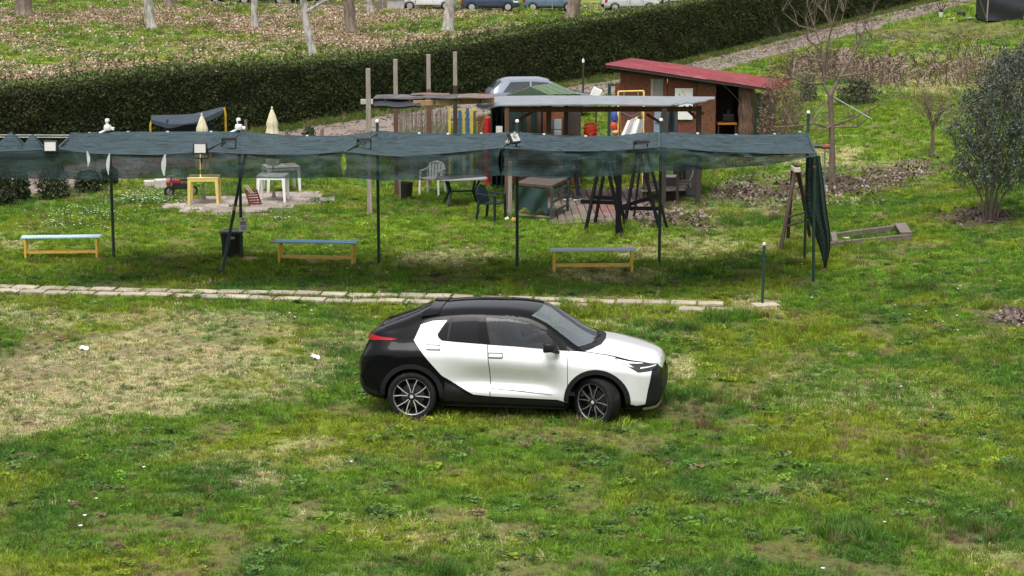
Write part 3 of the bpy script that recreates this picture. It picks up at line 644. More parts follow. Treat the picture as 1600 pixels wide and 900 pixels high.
shrub('dry_shrub', 'low brown leafless shrub just right of the dry shrub by the shed', 1240, 205, 20, 70, dead_m, 500, .045, seed=5)
shrub('dark_shrub', 'low dark evergreen shrub right of the bare young tree', 1340, 163, 34, 36, grey_bush, 1800, .05, seed=6)
shrub('dark_shrub', 'small dark evergreen shrub left of the bare young tree', 1262, 160, 16, 36, grey_bush, 700, .05, seed=7)
for i, (px, py, rx, hh_, lb) in enumerate(((6, 322, 18, 55, 'leftmost dark clipped bush below the net'), (34, 314, 14, 48, 'narrow dark bush between two wider bushes below the net'), (84, 310, 27, 46, 'wide dark bush left of the first net post'), (138, 300, 22, 36, 'dark bush half hidden by the net near the first post'), (172, 292, 14, 30, 'last small bush of the row below the net'))):
    shrub('bush', lb, px, py, rx, hh_, bush_m, 1500, .045, 'row of bushes below the net', seed=20 + i)
# dead bramble band on the right slope (one tangled mass)
mb = MB(); rnd = random.Random(77)
for _ in range(2600):
    u = rnd.random(); px = rnd.choice((rnd.uniform(1300, 1420), rnd.uniform(1430, 1610), rnd.uniform(1230, 1320))); top = 112 if px < 1330 else 122
    c_ = g(px, top + rnd.uniform(-22, 16)); h = rnd.uniform(.2, 1.0) * (1.0 if px > 1330 else .7) * (.35 + 1.1 * float(vnoise(c_.x, c_.y * .6, 1.6, 3))); a = rnd.uniform(0, 6.28); L = rnd.uniform(.3, .9)
    P = [c_ + Vector((math.cos(a) * L * k, math.sin(a) * L * k, h * (1.9 * k - 1.0 * k * k))) for k in (0, .35, .7, 1.0)]; w = .013
    off = Vector((-math.sin(a) * w + .006, math.cos(a) * w, .006)); V_ = []
    for p in P: V_ += [p - off, p + off]
    mb.add(V_, [(0, 1, 3, 2), (2, 3, 5, 4), (4, 5, 7, 6)])
mb.build('dead_bramble', island_mat('bramble_canes', ((.20, .13, .115), (.30, .215, .19), (.14, .09, .08), (.38, .30, .25)), .9, 0), kind='stuff', label='tangled band of dead pinkish brown brambles across the right slope', category='brambles')
# twigs at the foot of the olive and on the bank
mb = MB()
for px, py, k, sp_ in ((1535, 347, 60, .5), (1590, 503, 40, .3), (1310, 290, 40, .9), (1400, 268, 14, .9)):
    for _ in range(k):
        c_ = g(px, py) + Vector((rnd.gauss(0, sp_), rnd.gauss(0, sp_), 0)); c_.z = tz(c_.x, c_.y) + rnd.uniform(.01, .12); a = rnd.uniform(0, 6.28); L = rnd.uniform(.15, .6)
        mb.tube([c_, c_ + Vector((math.cos(a) * L, math.sin(a) * L, rnd.uniform(-.03, .1)))], .007, 4)
mb.build('fallen_twigs', twig_m, kind='stuff', label='heaps of thin dry twigs under the olive and bare tree', category='twigs')
# ================================================================== the black and white car
def pchip(xk, yk, x):
    xk = np.asarray(xk, float); yk = np.asarray(yk, float); x = np.clip(np.asarray(x, float), xk[0], xk[-1])
    h = np.diff(xk); d = np.diff(yk) / h; m_ = np.zeros(len(xk))
    for i in range(1, len(xk) - 1):
        if d[i - 1] * d[i] > 0:
            w1, w2 = 2 * h[i] + h[i - 1], h[i] + 2 * h[i - 1]; m_[i] = (w1 + w2) / (w1 / d[i - 1] + w2 / d[i])
    m_[0], m_[-1] = d[0], d[-1]
    k = np.clip(np.searchsorted(xk, x) - 1, 0, len(h) - 1); t = (x - xk[k]) / h[k]
    return (2 * t ** 3 - 3 * t ** 2 + 1) * yk[k] + (t ** 3 - 2 * t ** 2 + t) * h[k] * m_[k] + (-2 * t ** 3 + 3 * t ** 2) * yk[k + 1] + (t ** 3 - t ** 2) * h[k] * m_[k + 1]
def tab(s): return np.array([[float(v) for v in p.split(':')] for p in s.split()]).T
CT = {k: tab(v) for k, v in dict(
    wm='0:.62 .06:.74 .16:.81 .35:.86 .6:.895 .85:.91 1.2:.90 1.6:.888 2.2:.885 2.9:.885 3.2:.90 3.49:.915 3.8:.905 4.0:.87 4.15:.81 4.27:.70 4.33:.58 4.37:.40',
    w4='0:0.6 .06:0.73 .16:0.8 .35:0.855 .6:0.9 .85:0.915 1.15:0.9 1.5:0.8496 1.9:0.798 2.6:0.7966 2.9:0.8534 3.1:0.89 3.49:0.92 3.8:0.905 4.0:0.87 4.15:0.81 4.27:0.71 4.33:0.6 4.37:0.42',
    w3='0:0.58 .06:0.72 .16:0.79 .35:0.85 .6:0.895 .85:0.91 1.15:0.9 1.5:0.8878 1.9:0.888 2.6:0.882 2.9:0.8753 3.1:0.885 3.49:0.91 3.8:0.9 4.0:0.87 4.15:0.81 4.27:0.71 4.33:0.6 4.37:0.42',
    wb='0:.50 .06:.61 .16:.68 .35:.725 .6:.76 .85:.795 1.3:.812 2.0:.815 2.6:.82 3.1:.818 3.5:.80 3.9:.755 4.1:.69 4.25:.56 4.33:.42 4.37:.28',
    wr='0:.44 .06:.56 .16:.62 .3:.64 .6:.625 1.0:.595 1.5:.585 2.1:.58 2.5:.60 2.7:.625 3.0:.68 3.25:.72 3.42:.72 3.6:.69 3.9:.63 4.1:.55 4.25:.43 4.33:.30 4.37:.18',
    zb='0:.46 .08:.36 .3:.28 .6:.25 1.3:.22 3.0:.22 3.8:.23 4.1:.21 4.25:.22 4.33:.27 4.37:.42',
    zk='0:0.93 .06:1.02 .16:1.085 .35:1.125 .6:1.129 .85:1.13 1.3:1.125 2.0:1.093 2.6:1.055 3.1:1.015 3.3:1.007 3.5:1.006 3.9:0.955 4.1:0.9 4.22:.865 4.31:.81 4.37:.66',
    zr='0:1.02 .06:1.13 .16:1.2 .3:1.235 .6:1.303 1.0:1.445 1.3:1.498 1.7:1.526 2.1:1.53 2.46:1.496 2.7:1.413 3.0:1.223 3.22:1.085 3.36:1.05 3.6:1.032 3.9:0.975 4.1:0.925 4.22:.893 4.31:.84 4.37:.69',
    zc='0:1.06 .06:1.18 .16:1.25 .3:1.285 .6:1.378 1.0:1.525 1.3:1.569 1.7:1.595 2.1:1.599 2.5:1.572 2.7:1.512 3.0:1.332 3.3:1.15 3.43:1.095 3.6:1.075 3.9:1.015 4.1:0.96 4.22:.925 4.31:.868 4.37:.72').items()}
def ctab(k, x): return pchip(CT[k][0], CT[k][1], x)
def car_ctrl(x):
    x = np.atleast_1d(np.asarray(x, float)); c = {k: ctab(k, x) for k in CT}
    zf = lambda f: c['zb'] + f * (c['zk'] - c['zb'])
    y = np.stack([0 * x, c['wm'] - .14, c['wm'] - .05, c['w3'], c['w4'], c['wm'], c['wb'], c['wr'], c['wr'] * .66, 0 * x], 1)
    z = np.stack([c['zb'], c['zb'], zf(.06), zf(.245), zf(.43), zf(.76), c['zk'], c['zr'], c['zr'] + .80 * (c['zc'] - c['zr']), c['zc']], 1)
    return y, z
TK = np.arange(10.0)
def car_S(x, t, off=0.0, raw=False):
    """points of the right half (y<0) of the car's skin"""
    x = np.asarray(x, float); t = np.asarray(t, float); Yk, Zk = car_ctrl(x); y = np.empty(len(x)); z = np.empty(len(x))
    k = np.clip(np.floor(t).astype(int), 0, 8); f = t - k
    def herm(K):
        r = np.arange(len(x)); d = np.diff(K, axis=1)
        def slope(i):
            a = d[r, np.clip(i - 1, 0, 8)]; b = d[r, np.clip(i, 0, 8)]
            s_ = np.where(a * b > 0, 2 * a * b / np.where(np.abs(a + b) < 1e-9, 1, a + b), 0.0)
            s_ = np.where(i == 0, d[:, 0], s_); return np.where(i == 9, 0.0 if K is Zk else d[:, 8], s_)
        m0, m1 = slope(k), slope(k + 1); a, b = K[r, k], K[r, k + 1]
        return (2 * f ** 3 - 3 * f ** 2 + 1) * a + (f ** 3 - 2 * f ** 2 + f) * m0 + (-2 * f ** 3 + 3 * f ** 2) * b + (f ** 3 - f ** 2) * m1
    zz_ = herm(Zk); P = np.stack([x + .10 * sstep(.72, 1.12, zz_) * (1 - sstep(0, .7, x)) + .035 * sstep(3.7, 4.37, x) + .03 * (1 - sstep(0, .4, x)), -herm(Yk), zz_], 1)
    if raw: return P
    e = 0.004
    du = car_S(np.clip(x + e, 0, 4.37), t, raw=True) - car_S(np.clip(x - e, 0, 4.37), t, raw=True)
    dt = car_S(x, np.clip(t + .02, 0, 9), raw=True) - car_S(x, np.clip(t - .02, 0, 9), raw=True)
    n_ = np.cross(dt, du); L = np.linalg.norm(n_, axis=1, keepdims=True); n_ = n_ / np.where(L < 1e-9, 1, L)
    flip = (n_[:, 1] > 0.02) | ((np.abs(n_[:, 1]) <= .02) & (n_[:, 2] < 0) & (t > 4)); n_[flip] *= -1
    n_[t > 8.999] *= np.array((1, 0, 1)); n_ /= np.maximum(np.linalg.norm(n_, axis=1, keepdims=True), 1e-6)
    off = np.asarray(off)
    return P + n_ * (off[:, None] if off.ndim else off), n_
_tl = np.linspace(2, 9, 281)
_xl = np.linspace(0, 4.37, 219); _zg = np.stack([car_S(np.full(281, float(q)), _tl, raw=True)[:, 2] for q in _xl])
def z2t(x, z):
    a = min(max(x / 4.37 * 218, 0), 217.999); i = int(a); a -= i
    return float(np.interp(z, _zg[i] * (1 - a) + _zg[i + 1] * a, _tl))
def inpoly(P, poly):
    x, y = P[:, 0], P[:, 1]; c = np.zeros(len(P), bool); q = np.asarray(poly); j = len(q) - 1
    for i in range(len(q)):
        cond = (q[i, 1] > y) != (q[j, 1] > y)
        c ^= cond & (x < (q[j, 0] - q[i, 0]) * (y - q[i, 1]) / (q[j, 1] - q[i, 1] + 1e-12) + q[i, 0]); j = i
    return c
def dens(poly, st=0.04, close=True):
    out = []; n_ = len(poly)
    for i in range(n_ if close else n_ - 1):
        a, b = np.array(poly[i]), np.array(poly[(i + 1) % n_]); k = max(1, int(np.hypot(*(b - a)) / st))
        out += [tuple(a + (b - a) * j / k) for j in range(k)]
    if not close: out.append(tuple(poly[-1]))
    return out
def side(poly, st=0.03):                       # polygon in side view (x, z) -> skin parameters
    return [(x_, z2t(x_, z_)) for x_, z_ in dens(poly, st)]
def arc(cx, cz, r, a0, a1, n_=24): return [(cx + r * math.cos(R(a0 + (a1 - a0) * i / n_)), cz + r * math.sin(R(a0 + (a1 - a0) * i / n_))) for i in range(n_ + 1)]
TS = 0.22
def cut_panel(outer, holes=(), st=0.05):
    """triangulate a polygon of skin parameters (x, t) with holes"""
    loops = [np.array(outer)] + [np.array(h) for h in holes]
    pts, ed = [], []
    for L in loops:
        o = len(pts); pts += [(p[0], p[1] * TS) for p in L]; ed += [(o + i, o + (i + 1) % len(L)) for i in range(len(L))]
    B = np.array(pts); lo, hi = B.min(0), B.max(0)
    gx_, gy_ = np.meshgrid(np.arange(lo[0] + st / 2, hi[0], st), np.arange(lo[1] + st / 2, hi[1], st)); Q = np.stack([gx_.ravel(), gy_.ravel()], 1)
    ins = lambda W: inpoly(W, [(p[0], p[1] * TS) for p in loops[0]]) & ~np.any([inpoly(W, [(p[0], p[1] * TS) for p in h]) for h in loops[1:]] or [np.zeros(len(W), bool)], axis=0)
    Q = Q[ins(Q)]
    if len(Q):
        dmin = np.min([(Q[:, 0] - b_[0]) ** 2 + (Q[:, 1] - b_[1]) ** 2 for b_ in B], axis=0); Q = Q[dmin > (st * .4) ** 2]
    res = delaunay_2d_cdt([Vector(p) for p in pts] + [Vector(q) for q in Q], ed, [], 0, 1e-6)
    W = np.array([tuple(v) for v in res[0]]); F_ = np.array([f_ for f_ in res[2] if len(f_) == 3]); cen = W[F_].mean(1)
    F_ = F_[ins(cen)]
    return np.stack([W[:, 0], W[:, 1] / TS], 1), F_
def car_panel(name, outer, mat, parent, off=0.003, holes=(), sides=(-1, 1), join=False, st=0.05, recess=None, label=None):
    W, F_ = cut_panel(outer, holes, st); P, N = car_S(W[:, 0], np.clip(W[:, 1], 0, 9), off)
    objs = []
    sets = [list(sides)] if join else [[s_] for s_ in sides]
    for ss in sets:
        Vv, Ff, Nn = [], [], []
        for s_ in ss:
            sg = np.array((1, -s_, 1)); o = len(Vv); Vv += (P * sg).tolist(); Nn += (N * sg).tolist()
            Ff += [tuple(int(i) + o for i in (f_ if s_ == -1 else f_[::-1])) for f_ in F_]
        me = bpy.data.meshes.new(name); me.from_pydata(Vv, [], Ff); me.update()
        # face orientation: match the analytic normal
        pn_ = np.empty(len(me.polygons) * 3); me.polygons.foreach_get('normal', pn_); pn_ = pn_.reshape(-1, 3); Nn = np.array(Nn)
        av = Nn[np.array([list(p.vertices) for p in me.polygons])].mean(1)
        if (pn_ * av).sum(1).mean() < 0: me.flip_normals()
        me.shade_smooth()
        me.normals_split_custom_set_from_vertices(Nn.tolist())
        ob = link(name, me, mat, parent)
        if label: ob['label'] = label
        objs.append(ob)
    return objs
def paint(name, col, rough, flake=0.0, coat=1.0, spec=0.5):
    m_ = M(name, col, rough, var=0.04, scale=3, coat=coat, spec=spec); b_ = m_.node_tree.nodes['Principled BSDF']
    n_, l_ = m_.node_tree.nodes, m_.node_tree.links
    if flake: b_.inputs['Metallic'].default_value = flake
    return m_
cw = paint('pearl_white_paint', (0.64, 0.65, 0.645), 0.25, 0.08); ck = paint('black_paint', (0.004, 0.0042, 0.005), 0.03, coat=0.0, spec=0.15); cpl = M('dark_trim_plastic', (0.010, 0.0105, 0.012), 0.5, scale=60, var=.3, spec=.25)
tyre_m = M('tyre_rubber', (0.010, 0.010, 0.010), 0.8, scale=40, var=.3, spec=.2, dirt=((.035, .03, .024), 6, .55)); alloy = M('machined_alloy', (0.62, 0.62, 0.63), 0.35, metal=0.35, var=.08); alloy_k = M('black_alloy', (0.015, 0.015, 0.016), 0.35)
red_l = M('red_lamp', (0.30, 0.008, 0.012), 0.15, var=.1, scale=20, spec=.2); drl_m = M('clear_lamp', (0.72, 0.74, 0.76), 0.15, var=.1, coat=1.0); lampk = M('lamp_black', (0.012, 0.012, 0.014), 0.08, coat=1.0); silver_m = M('satin_silver', (0.45, 0.46, 0.47), 0.3, metal=0.8)
cloth_m = M('seat_cloth', (0.07, 0.075, 0.085), 0.9); dash_m = M('dashboard_plastic', (0.035, 0.037, 0.04), 0.6); head_m = M('headliner', (0.22, 0.22, 0.22), 0.9)
def glass(name, tint, refl=1.0, sky_haze=0.1):  # pale diffuse haze: dust, and sky reflection put into the colour
    m_ = bpy.data.materials.new(name); m_.use_nodes = True; n_, l_ = m_.node_tree.nodes, m_.node_tree.links; n_.clear()
    tr = n_.new('ShaderNodeBsdfTransparent'); tr.inputs['Color'].default_value = (*tint, 1); gl = n_.new('ShaderNodeBsdfGlossy'); gl.inputs['Roughness'].default_value = 0.02
    fr = n_.new('ShaderNodeFresnel'); fr.inputs['IOR'].default_value = 1.5 * refl; mx = n_.new('ShaderNodeMixShader'); o_ = n_.new('ShaderNodeOutputMaterial')
    tcn = n_.new('ShaderNodeTexCoord'); nz = n_.new('ShaderNodeTexNoise'); nz.inputs['Scale'].default_value = 1.2; bpn = n_.new('ShaderNodeBump'); bpn.inputs['Distance'].default_value = 0.001; bpn.inputs['Strength'].default_value = 0.1
    l_.new(tcn.outputs['Object'], nz.inputs['Vector']); l_.new(nz.outputs['Fac'], bpn.inputs['Height']); l_.new(bpn.outputs['Normal'], gl.inputs['Normal'])
    l_.new(fr.outputs['Fac'], mx.inputs['Fac']); df = n_.new('ShaderNodeBsdfDiffuse'); df.inputs['Color'].default_value = (.42, .48, .52, 1); m2 = n_.new('ShaderNodeMixShader'); m2.inputs['Fac'].default_value = sky_haze; l_.new(tr.outputs['BSDF'], m2.inputs[1]); l_.new(df.outputs['BSDF'], m2.inputs[2]); l_.new(m2.outputs['Shader'], mx.inputs[1]); l_.new(gl.outputs['BSDF'], mx.inputs[2]); l_.new(mx.outputs['Shader'], o_.inputs['Surface']); return m_
win_m = glass('window_glass', (0.42, 0.50, 0.55), 0.95, .03); screen_m = glass('windscreen_glass', (0.62, 0.70, 0.72), 1.05, .20); priv_m = M('privacy_glass', (0.010, 0.010, 0.013), 0.04, coat=0.0, spec=.12, var=.1)

rear_c, front_c = g(645, 654), g(933, 660)
def axle_mid():                              # put the near wheels on those spots
    h = Vector((front_c.x - rear_c.x, front_c.y - rear_c.y, 0)).normalized(); return h
CAR_YAW = R(-8.0)
car = thing('parked_car', 'white and glossy black coupe-like SUV parked on the grass with front wheels turned', 'car', (0, 0, 0), CAR_YAW)
hd = Vector((math.cos(CAR_YAW), math.sin(CAR_YAW), 0)); lf = Vector((-hd.y, hd.x, 0))
mid_w = (rear_c + front_c) / 2               # between the near wheels: car-local (2.17, -0.80)
org = mid_w - hd * 2.17 + lf * 0.80
car.location = (org.x, org.y, tz(org.x + 2.1 * hd.x, org.y) - 0.025)
AX_R, AX_F, WR = 0.85, 3.49, 0.350
# --- skin with wheel and window openings
arch = lambda cx, r: arc(cx, WR + .01, r, 0, 180, 30)
fw = [(1.965, 1.117), (2.30, 1.103), (2.97, 1.075), (2.74, 1.31), (2.48, 1.418), (2.23, 1.462), (1.875, 1.480)]
outer_b = dens([(0.001, 1.0), (4.369, 1.0)], .06, False)[:-1] + [(4.369, 1 + 8 * i / 12) for i in range(12)] + [(x_, 9.0) for x_, _ in dens([(4.369, 0), (0.001, 0)], .05, False)[:-1]] + [(0.001, 9 - 8 * i / 12) for i in range(12)]
# subtract arches along the lower edge and the windscreen along the centre line
def build_shell():
    L = []
    low = [(0.001, 1.0)]
    for cx in (AX_R, AX_F):
        a_ = arch(cx, 0.40)[::-1]; low += [(a_[0][0], 1.0)] + [(x_, z2t(x_, z_)) for x_, z_ in a_ if z_ > ctab('zb', x_) + .06] + [(a_[-1][0], 1.0)]
    low += [(4.369, 1.0)]
    low = dens(low, .06, False)[:-1]
    up = [(4.369, 1 + 8 * i / 12) for i in range(12)] + [(3.40, 9.0), (3.38, 8.3), (3.30, 7.6), (3.21, 7.16), (2.95, 7.16), (2.70, 7.16), (2.52, 7.2), (2.555, 7.6), (2.60, 8.3), (2.615, 9.0)] + [(0.001, 9.0)]
    up = up[:12] + dens(up[12:], .05, False)[:-1] + [(0.001, 9 - 8 * i / 12) for i in range(12)]
    return low + up
body = car_panel('body', build_shell(), ck, car, 0.0, holes=[side(fw)], join=True, st=.045, label='glossy black lower body, rear quarters and roof')[0]
for xe in (0.001, 4.369):
    mb = MB(); tt = np.linspace(1, 9, 40); p = car_S(np.full(40, xe), tt, raw=True); loop = [tuple(q) for q in p] + [(q[0], -q[1], q[2]) for q in p[::-1][1:]]
    mb.add(loop, [tuple(range(len(loop)))]); mb.build('end_panel', cpl, car)
# --- white panels
split0, split1 = 1.922, 3.075
rd = [(0.868, 1.145), (0.955, 1.355), (1.12, 1.405), (1.330, 1.425), (1.262, 1.325), (1.205, 1.235), (1.222, 1.192), (1.275, 1.153), (1.45, 1.141), (split0, 1.117), (1.958, 0.80), (1.972, .392), (1.74, .408), (1.64, .458), (1.50, .535), (1.285, .668), (1.15, .82)]
fd = [(split0 + .010, 1.115), (2.30, 1.101), (split1 - .005, 1.055), (split1 - .001, .80), (split1 - .004, .42), (3.05, .335), (2.94, .368), (2.6, .376), (1.983, .391), (1.969, .80)]
rdo = car_panel('rear_door', side(rd), cw, car, 0.004, label='white rear door rising into the roof pillar')
fdo = car_panel('front_door', side(fd), cw, car, 0.004, label='white front door')
hl = [(3.715, .978), (3.95, .850), (4.06, .792), (4.215, .795), (4.275, .845), (4.10, .898)]
fen = [(split1 + .006, 1.055), (3.25, 1.045), (3.45, 1.024), (3.62, 1.005), (3.735, .982), (3.95, .846), (4.05, .786), (4.215, .790), (4.205, .70), (4.175, .55), (4.14, .33), (4.03, .315)] + [p for p in arc(AX_F, WR + .01, .462, -3, 183, 30)] + [(split1 + .004, .34), (split1 + .007, .6)]
car_panel('front_fender', side(fen, .025), cw, car, 0.004, label='white front fender')
# bonnet: joined across the middle
hx = dens([(3.30, 6.75), (3.40, 7.4), (3.50, 8.2), (3.53, 9.0)], .04, False) + dens([(3.58, 9.0), (4.345, 9.0)], .05, False) + [(x_, z2t(x_, z_)) for x_, z_ in dens([(4.335, .765), (4.305, .81), (4.275, .85), (4.10, .905), (3.735, .992), (3.62, 1.012), (3.45, 1.030)], .03, False)]
car_panel('bonnet', hx, cw, car, 0.0045, join=True, st=.04, label='white sculpted bonnet')
# --- glass
def screen(xt, xb, tt0, name, mat):
    pass
ws = dens([(2.52, 7.2), (2.555, 7.6), (2.60, 8.3), (2.615, 9.0)], .03, False) + dens([(2.7, 9.0), (3.40, 9.0)], .05, False) + dens([(3.38, 8.3), (3.30, 7.6), (3.21, 7.16), (2.95, 7.16), (2.70, 7.16)], .04, False)
car_panel('windscreen', ws, screen_m, car, -0.004, join=True)
car_panel('front_window', side(fw), win_m, car, -0.004)
car_panel('rear_window', side([(1.212, 1.235), (1.232, 1.195), (1.285, 1.163), (1.80, 1.133), (1.775, 1.478), (1.375, 1.466), (1.29, 1.355)]), priv_m, car, 0.004)
car_panel('tailgate_glass', dens([(.36, 7.35), (.95, 7.35), (1.0, 8.2), (1.01, 9.0)], .05, False) + dens([(.95, 9), (.30, 9.0)], .05, False) + [(.31, 8.2)], priv_m, car, 0.004, join=True)
# window divider in the rear quarter
car_panel('window_divider', side([(1.345, 1.16), (1.37, 1.159), (1.40, 1.464), (1.375, 1.464)]), cpl, car, 0.006)
# --- plastic trims
for cx in (AX_R, AX_F):
    ring = arc(cx, WR + .01, .466, -2, 182, 32) + arc(cx, WR + .01, .398, 182, -2, 32)
    car_panel('wheel_arch_trim', [(x_, z2t(x_, max(z_, float(ctab('zb', x_)) + .03))) for x_, z_ in ring], cpl, car, 0.010, st=.03)
car_panel('sill_trim', side([(1.31, .30), (3.03, .27), (3.03, .325), (2.94, .352), (1.72, .385), (1.60, .43), (1.33, .58)]), cpl, car, 0.006)
car_panel('bumper_trim', side([(4.215, .785), (4.30, .78), (4.345, .62), (4.34, .40), (4.28, .27), (4.06, .265), (4.145, .31), (4.18, .55)]), cpl, car, 0.006)
car_panel('bumper_lip', side([(4.10, .245), (4.29, .255), (4.335, .33), (4.325, .36), (4.27, .30), (4.11, .285)]), silver_m, car, 0.016, st=.03)
car_panel('rear_bumper_trim', side([(.02, .62), (.07, .60), (.14, .46), (.36, .40), (.36, .33), (.10, .40), (.02, .50)]), cpl, car, 0.008, st=.03)
car_panel('reflector', side([(.012, .50), (.035, .50), (.05, .42), (.022, .43)], .01), silver_m, car, 0.012, st=.02)
# --- lamps
hls = car_panel('headlight', side(hl, .02), lampk, car, 0.006, st=.03)
for h_ in hls:
    sd = -1 if h_ is hls[0] else 1
    for poly, mt, nm in (([(3.745, .966), (3.93, .868), (3.99, .852), (3.90, .908), (4.09, .889), (4.10, .894), (3.90, .932)], drl_m, 'light_strip'),
                         ([(4.065, .832), (4.25, .838), (4.268, .848), (4.07, .846)], drl_m, 'daylight_bar')):
        q_ = car_panel(nm, side(poly, .012), mt, car, 0.010, sides=(sd,), st=.02)[0]; q_.parent = h_
tl = car_panel('taillight', side([(.012, 1.085), (.05, 1.150), (.12, 1.180), (.35, 1.162), (.62, 1.152), (.54, 1.128), (.30, 1.120), (.10, 1.105)], .02), red_l, car, 0.008, st=.03)
mb = MB(); mb.grid(24, 3, lambda u, v: (0.135 + .10 * abs(u - .5) ** 2 - .02 * (1 - v), -.55 + 1.10 * u, 1.085 + .05 * v)); mb.build('tail_light_bar', red_l, car)
# fuel flap, handles, painted recess and crease shade
def ring_line(poly, w): return poly
car_panel('fuel_flap', side([(.555, 1.02), (.80, 1.03), (.805, .90), (.76, .865), (.62, .862), (.57, .90)], .02), ck, car, 0.005)
for dr, (hx_, hz_) in ((rdo, (1.155, 1.06)), (fdo, (2.05, .975))):
    for i, d_ in enumerate(dr):
        sd = (-1, 1)[i]
        def rr_(a_, b_): return [(hx_ + .095 * s1 * (1 if k_ else .93) * a_, hz_ + .022 * s2 * (.8 if k_ else 1) * b_) for s1, s2, k_ in ((-1, -1, 1), (-1, -1, 0), (1, -1, 0), (1, -1, 1), (1, 1, 1), (1, 1, 0), (-1, 1, 0), (-1, 1, 1))]
        car_panel('handle_recess', side(rr_(1.10, 1.7), .02), M('recess_shade_grey', (.05, .05, .052), .5), car, 0.010, sides=(sd,), st=.03)[0].parent = d_  # dark plate painting the shade of the recess behind the handle
        car_panel('door_handle', side(rr_(1, 1), .02), cw, car, 0.015, sides=(sd,), st=.03)[0].parent = d_
        if dr is fdo:                        # dark strip painting the shade of the crease low on the door
            car_panel('door_crease', side([(1.985, .500), (2.45, .475), (2.86, .440), (2.86, .434), (2.45, .462), (1.985, .489)], .02), M('recess_shade_grey', (.1, .1, .1), .5), car, 0.009, sides=(sd,), st=.03)[0].parent = d_
# --- mirrors
for sd in (-1, 1):
    mb = MB(); mb.add([(x_ * f_ + 2.83, sd * yy, zz + 1.150) for yy, f_ in ((.915, 1.0), (1.12, .72)) for x_, zz in ((-.105, -.072), (-.085, .075), (.075, .065), (.115, -.05))], [(0, 1, 2, 3), (4, 5, 6, 7), (0, 1, 5, 4), (1, 2, 6, 5), (2, 3, 7, 6), (3, 0, 4, 7)])
    mb.build('door_mirror', cpl, car, bevel=.035, seg=4, smooth=1.0)
    mb = MB(); mb.bar((2.93, sd * .85, 1.045), (2.86, sd * .975, 1.095), .085, .05); mb.build('mirror_foot', cpl, car, bevel=.012)
# --- spoiler fins and roof lip
def spoil(u, v, sd):
    t_ = 7.0 + 2.0 * v; x_ = 1.20 - (.26 if v < .25 else .26 - .08 * min(1, (v - .25) * 4)) * u
    p = car_S(np.array([x_]), np.array([t_]))[0][0]
    return (p[0], -sd * p[1] * (1 + .03 * u), p[2] + .008 + .016 * u * u)
for sd in (-1, 1):
    mb = MB(); mb.grid(7, 15, lambda u, v: spoil(u, v, sd)); mb.build('roof_spoiler', ck, car, smooth=True, thick=.012)
# --- cowl and wipers
car_panel('cowl', dens([(3.22, 7.05), (3.31, 7.6), (3.39, 8.3), (3.41, 9.0)], .04, False) + dens([(3.52, 9.0), (3.49, 8.2), (3.39, 7.4), (3.29, 6.8)], .04, False), cpl, car, 0.004, join=True)
for p_, q_ in (((3.42, -.30, 1.108), (3.27, -.66, 1.10)), ((3.44, .20, 1.118), (3.38, -.22, 1.128))):
    mb = MB(); mb.bar(p_, q_, .014, .012); mb.build('wiper', cpl, car)
# --- wheels
def wheel(cx, sd, steer):
    w = bpy.data.objects.new('wheel', None); C.objects.link(w); w.parent = car; w.location = (cx, sd * .80, WR); w.rotation_euler = (0, 0, steer)
    Mx = Matrix.Rotation(math.pi / 2 * (1 if sd < 0 else -1), 3, 'X')   # lathe z -> outward
    mb = MB(); mb.lathe([(.266, .104), (.280, .114), (.320, .116), (.340, .104), (.349, .078), (.350, 0), (.349, -.078), (.340, -.104), (.31, -.116), (.266, -.10)], 56, M=Mx, cap=False); mb.build('tyre', tyre_m, w, smooth=.6)
    mb = MB(); mb.lathe([(.268, .108), (.268, .100), (.255, .096), (.25, .06), (.23, -.06), (.25, -.10)], 56, M=Mx, cap=False); mb.build('rim_barrel', alloy_k, w, smooth=.6)
    mb = MB(); mb.lathe([(.256, .100), (.266, .1075), (.270, .104)], 56, M=Mx, cap=False); mb.build('rim_edge', M('dim_alloy', (.22, .22, .23), .4, metal=.4), w, smooth=.6)
    mb = MB(); mb.lathe([(.255, -.06), (.255, -.055)], 32, M=Mx); mb.build('wheel_back', M('wheel_well', (.008, .008, .008), .9), w)
    mb = MB(); mb.lathe([(.17, -.01), (.17, .015), (.03, .02)], 32, M=Mx); mb.build('brake_disc', M('brake_steel', (.10, .10, .105), .4, metal=.7), w)
    for k_ in range(5):
        for s_, in ((-1,), (1,)):
            a0 = 2 * math.pi * k_ / 5 + s_ * .16 + .3; a1 = 2 * math.pi * k_ / 5 + s_ * .315 + .3; am = 2 * math.pi * k_ / 5 + s_ * .27 + .3
            P0 = Vector((.05 * math.cos(a0 ), .05 * math.sin(a0), .090)); Pm = Vector((.15 * math.cos(am - s_ * .03), .15 * math.sin(am - s_ * .03), .097)); P1 = Vector((.258 * math.cos(a1), .258 * math.sin(a1), .100))
            for nm, mt, dz, ww in (('spoke', alloy if cx < 2 else M('dim_alloy', (.22, .22, .23), .4, metal=.4), 0, .010), ('spoke_side', alloy_k, -.014, .026)):  # front spokes in darker alloy: shade of the turned wheels put into colour
                mb = MB()
                for A, B in ((P0, Pm), (Pm, P1)):
                    mb.bar(Mx @ (A + Vector((0, 0, dz))), Mx @ (B + Vector((0, 0, dz))), ww, .012 if dz == 0 else .022, up=Mx @ Vector((0, 0, 1)))
                mb.build(nm, mt, w)
    mb = MB(); mb.lathe([(.062, .06), (.06, .098), (.034, .106), (.0, .108)], 20, M=Mx); mb.build('hub_cap', alloy_k, w, smooth=.6)
    mb = MB(); mb.lathe([(.026, .106), (.024, .1115), (.0, .112)], 16, M=Mx); mb.build('hub_badge', alloy, w)
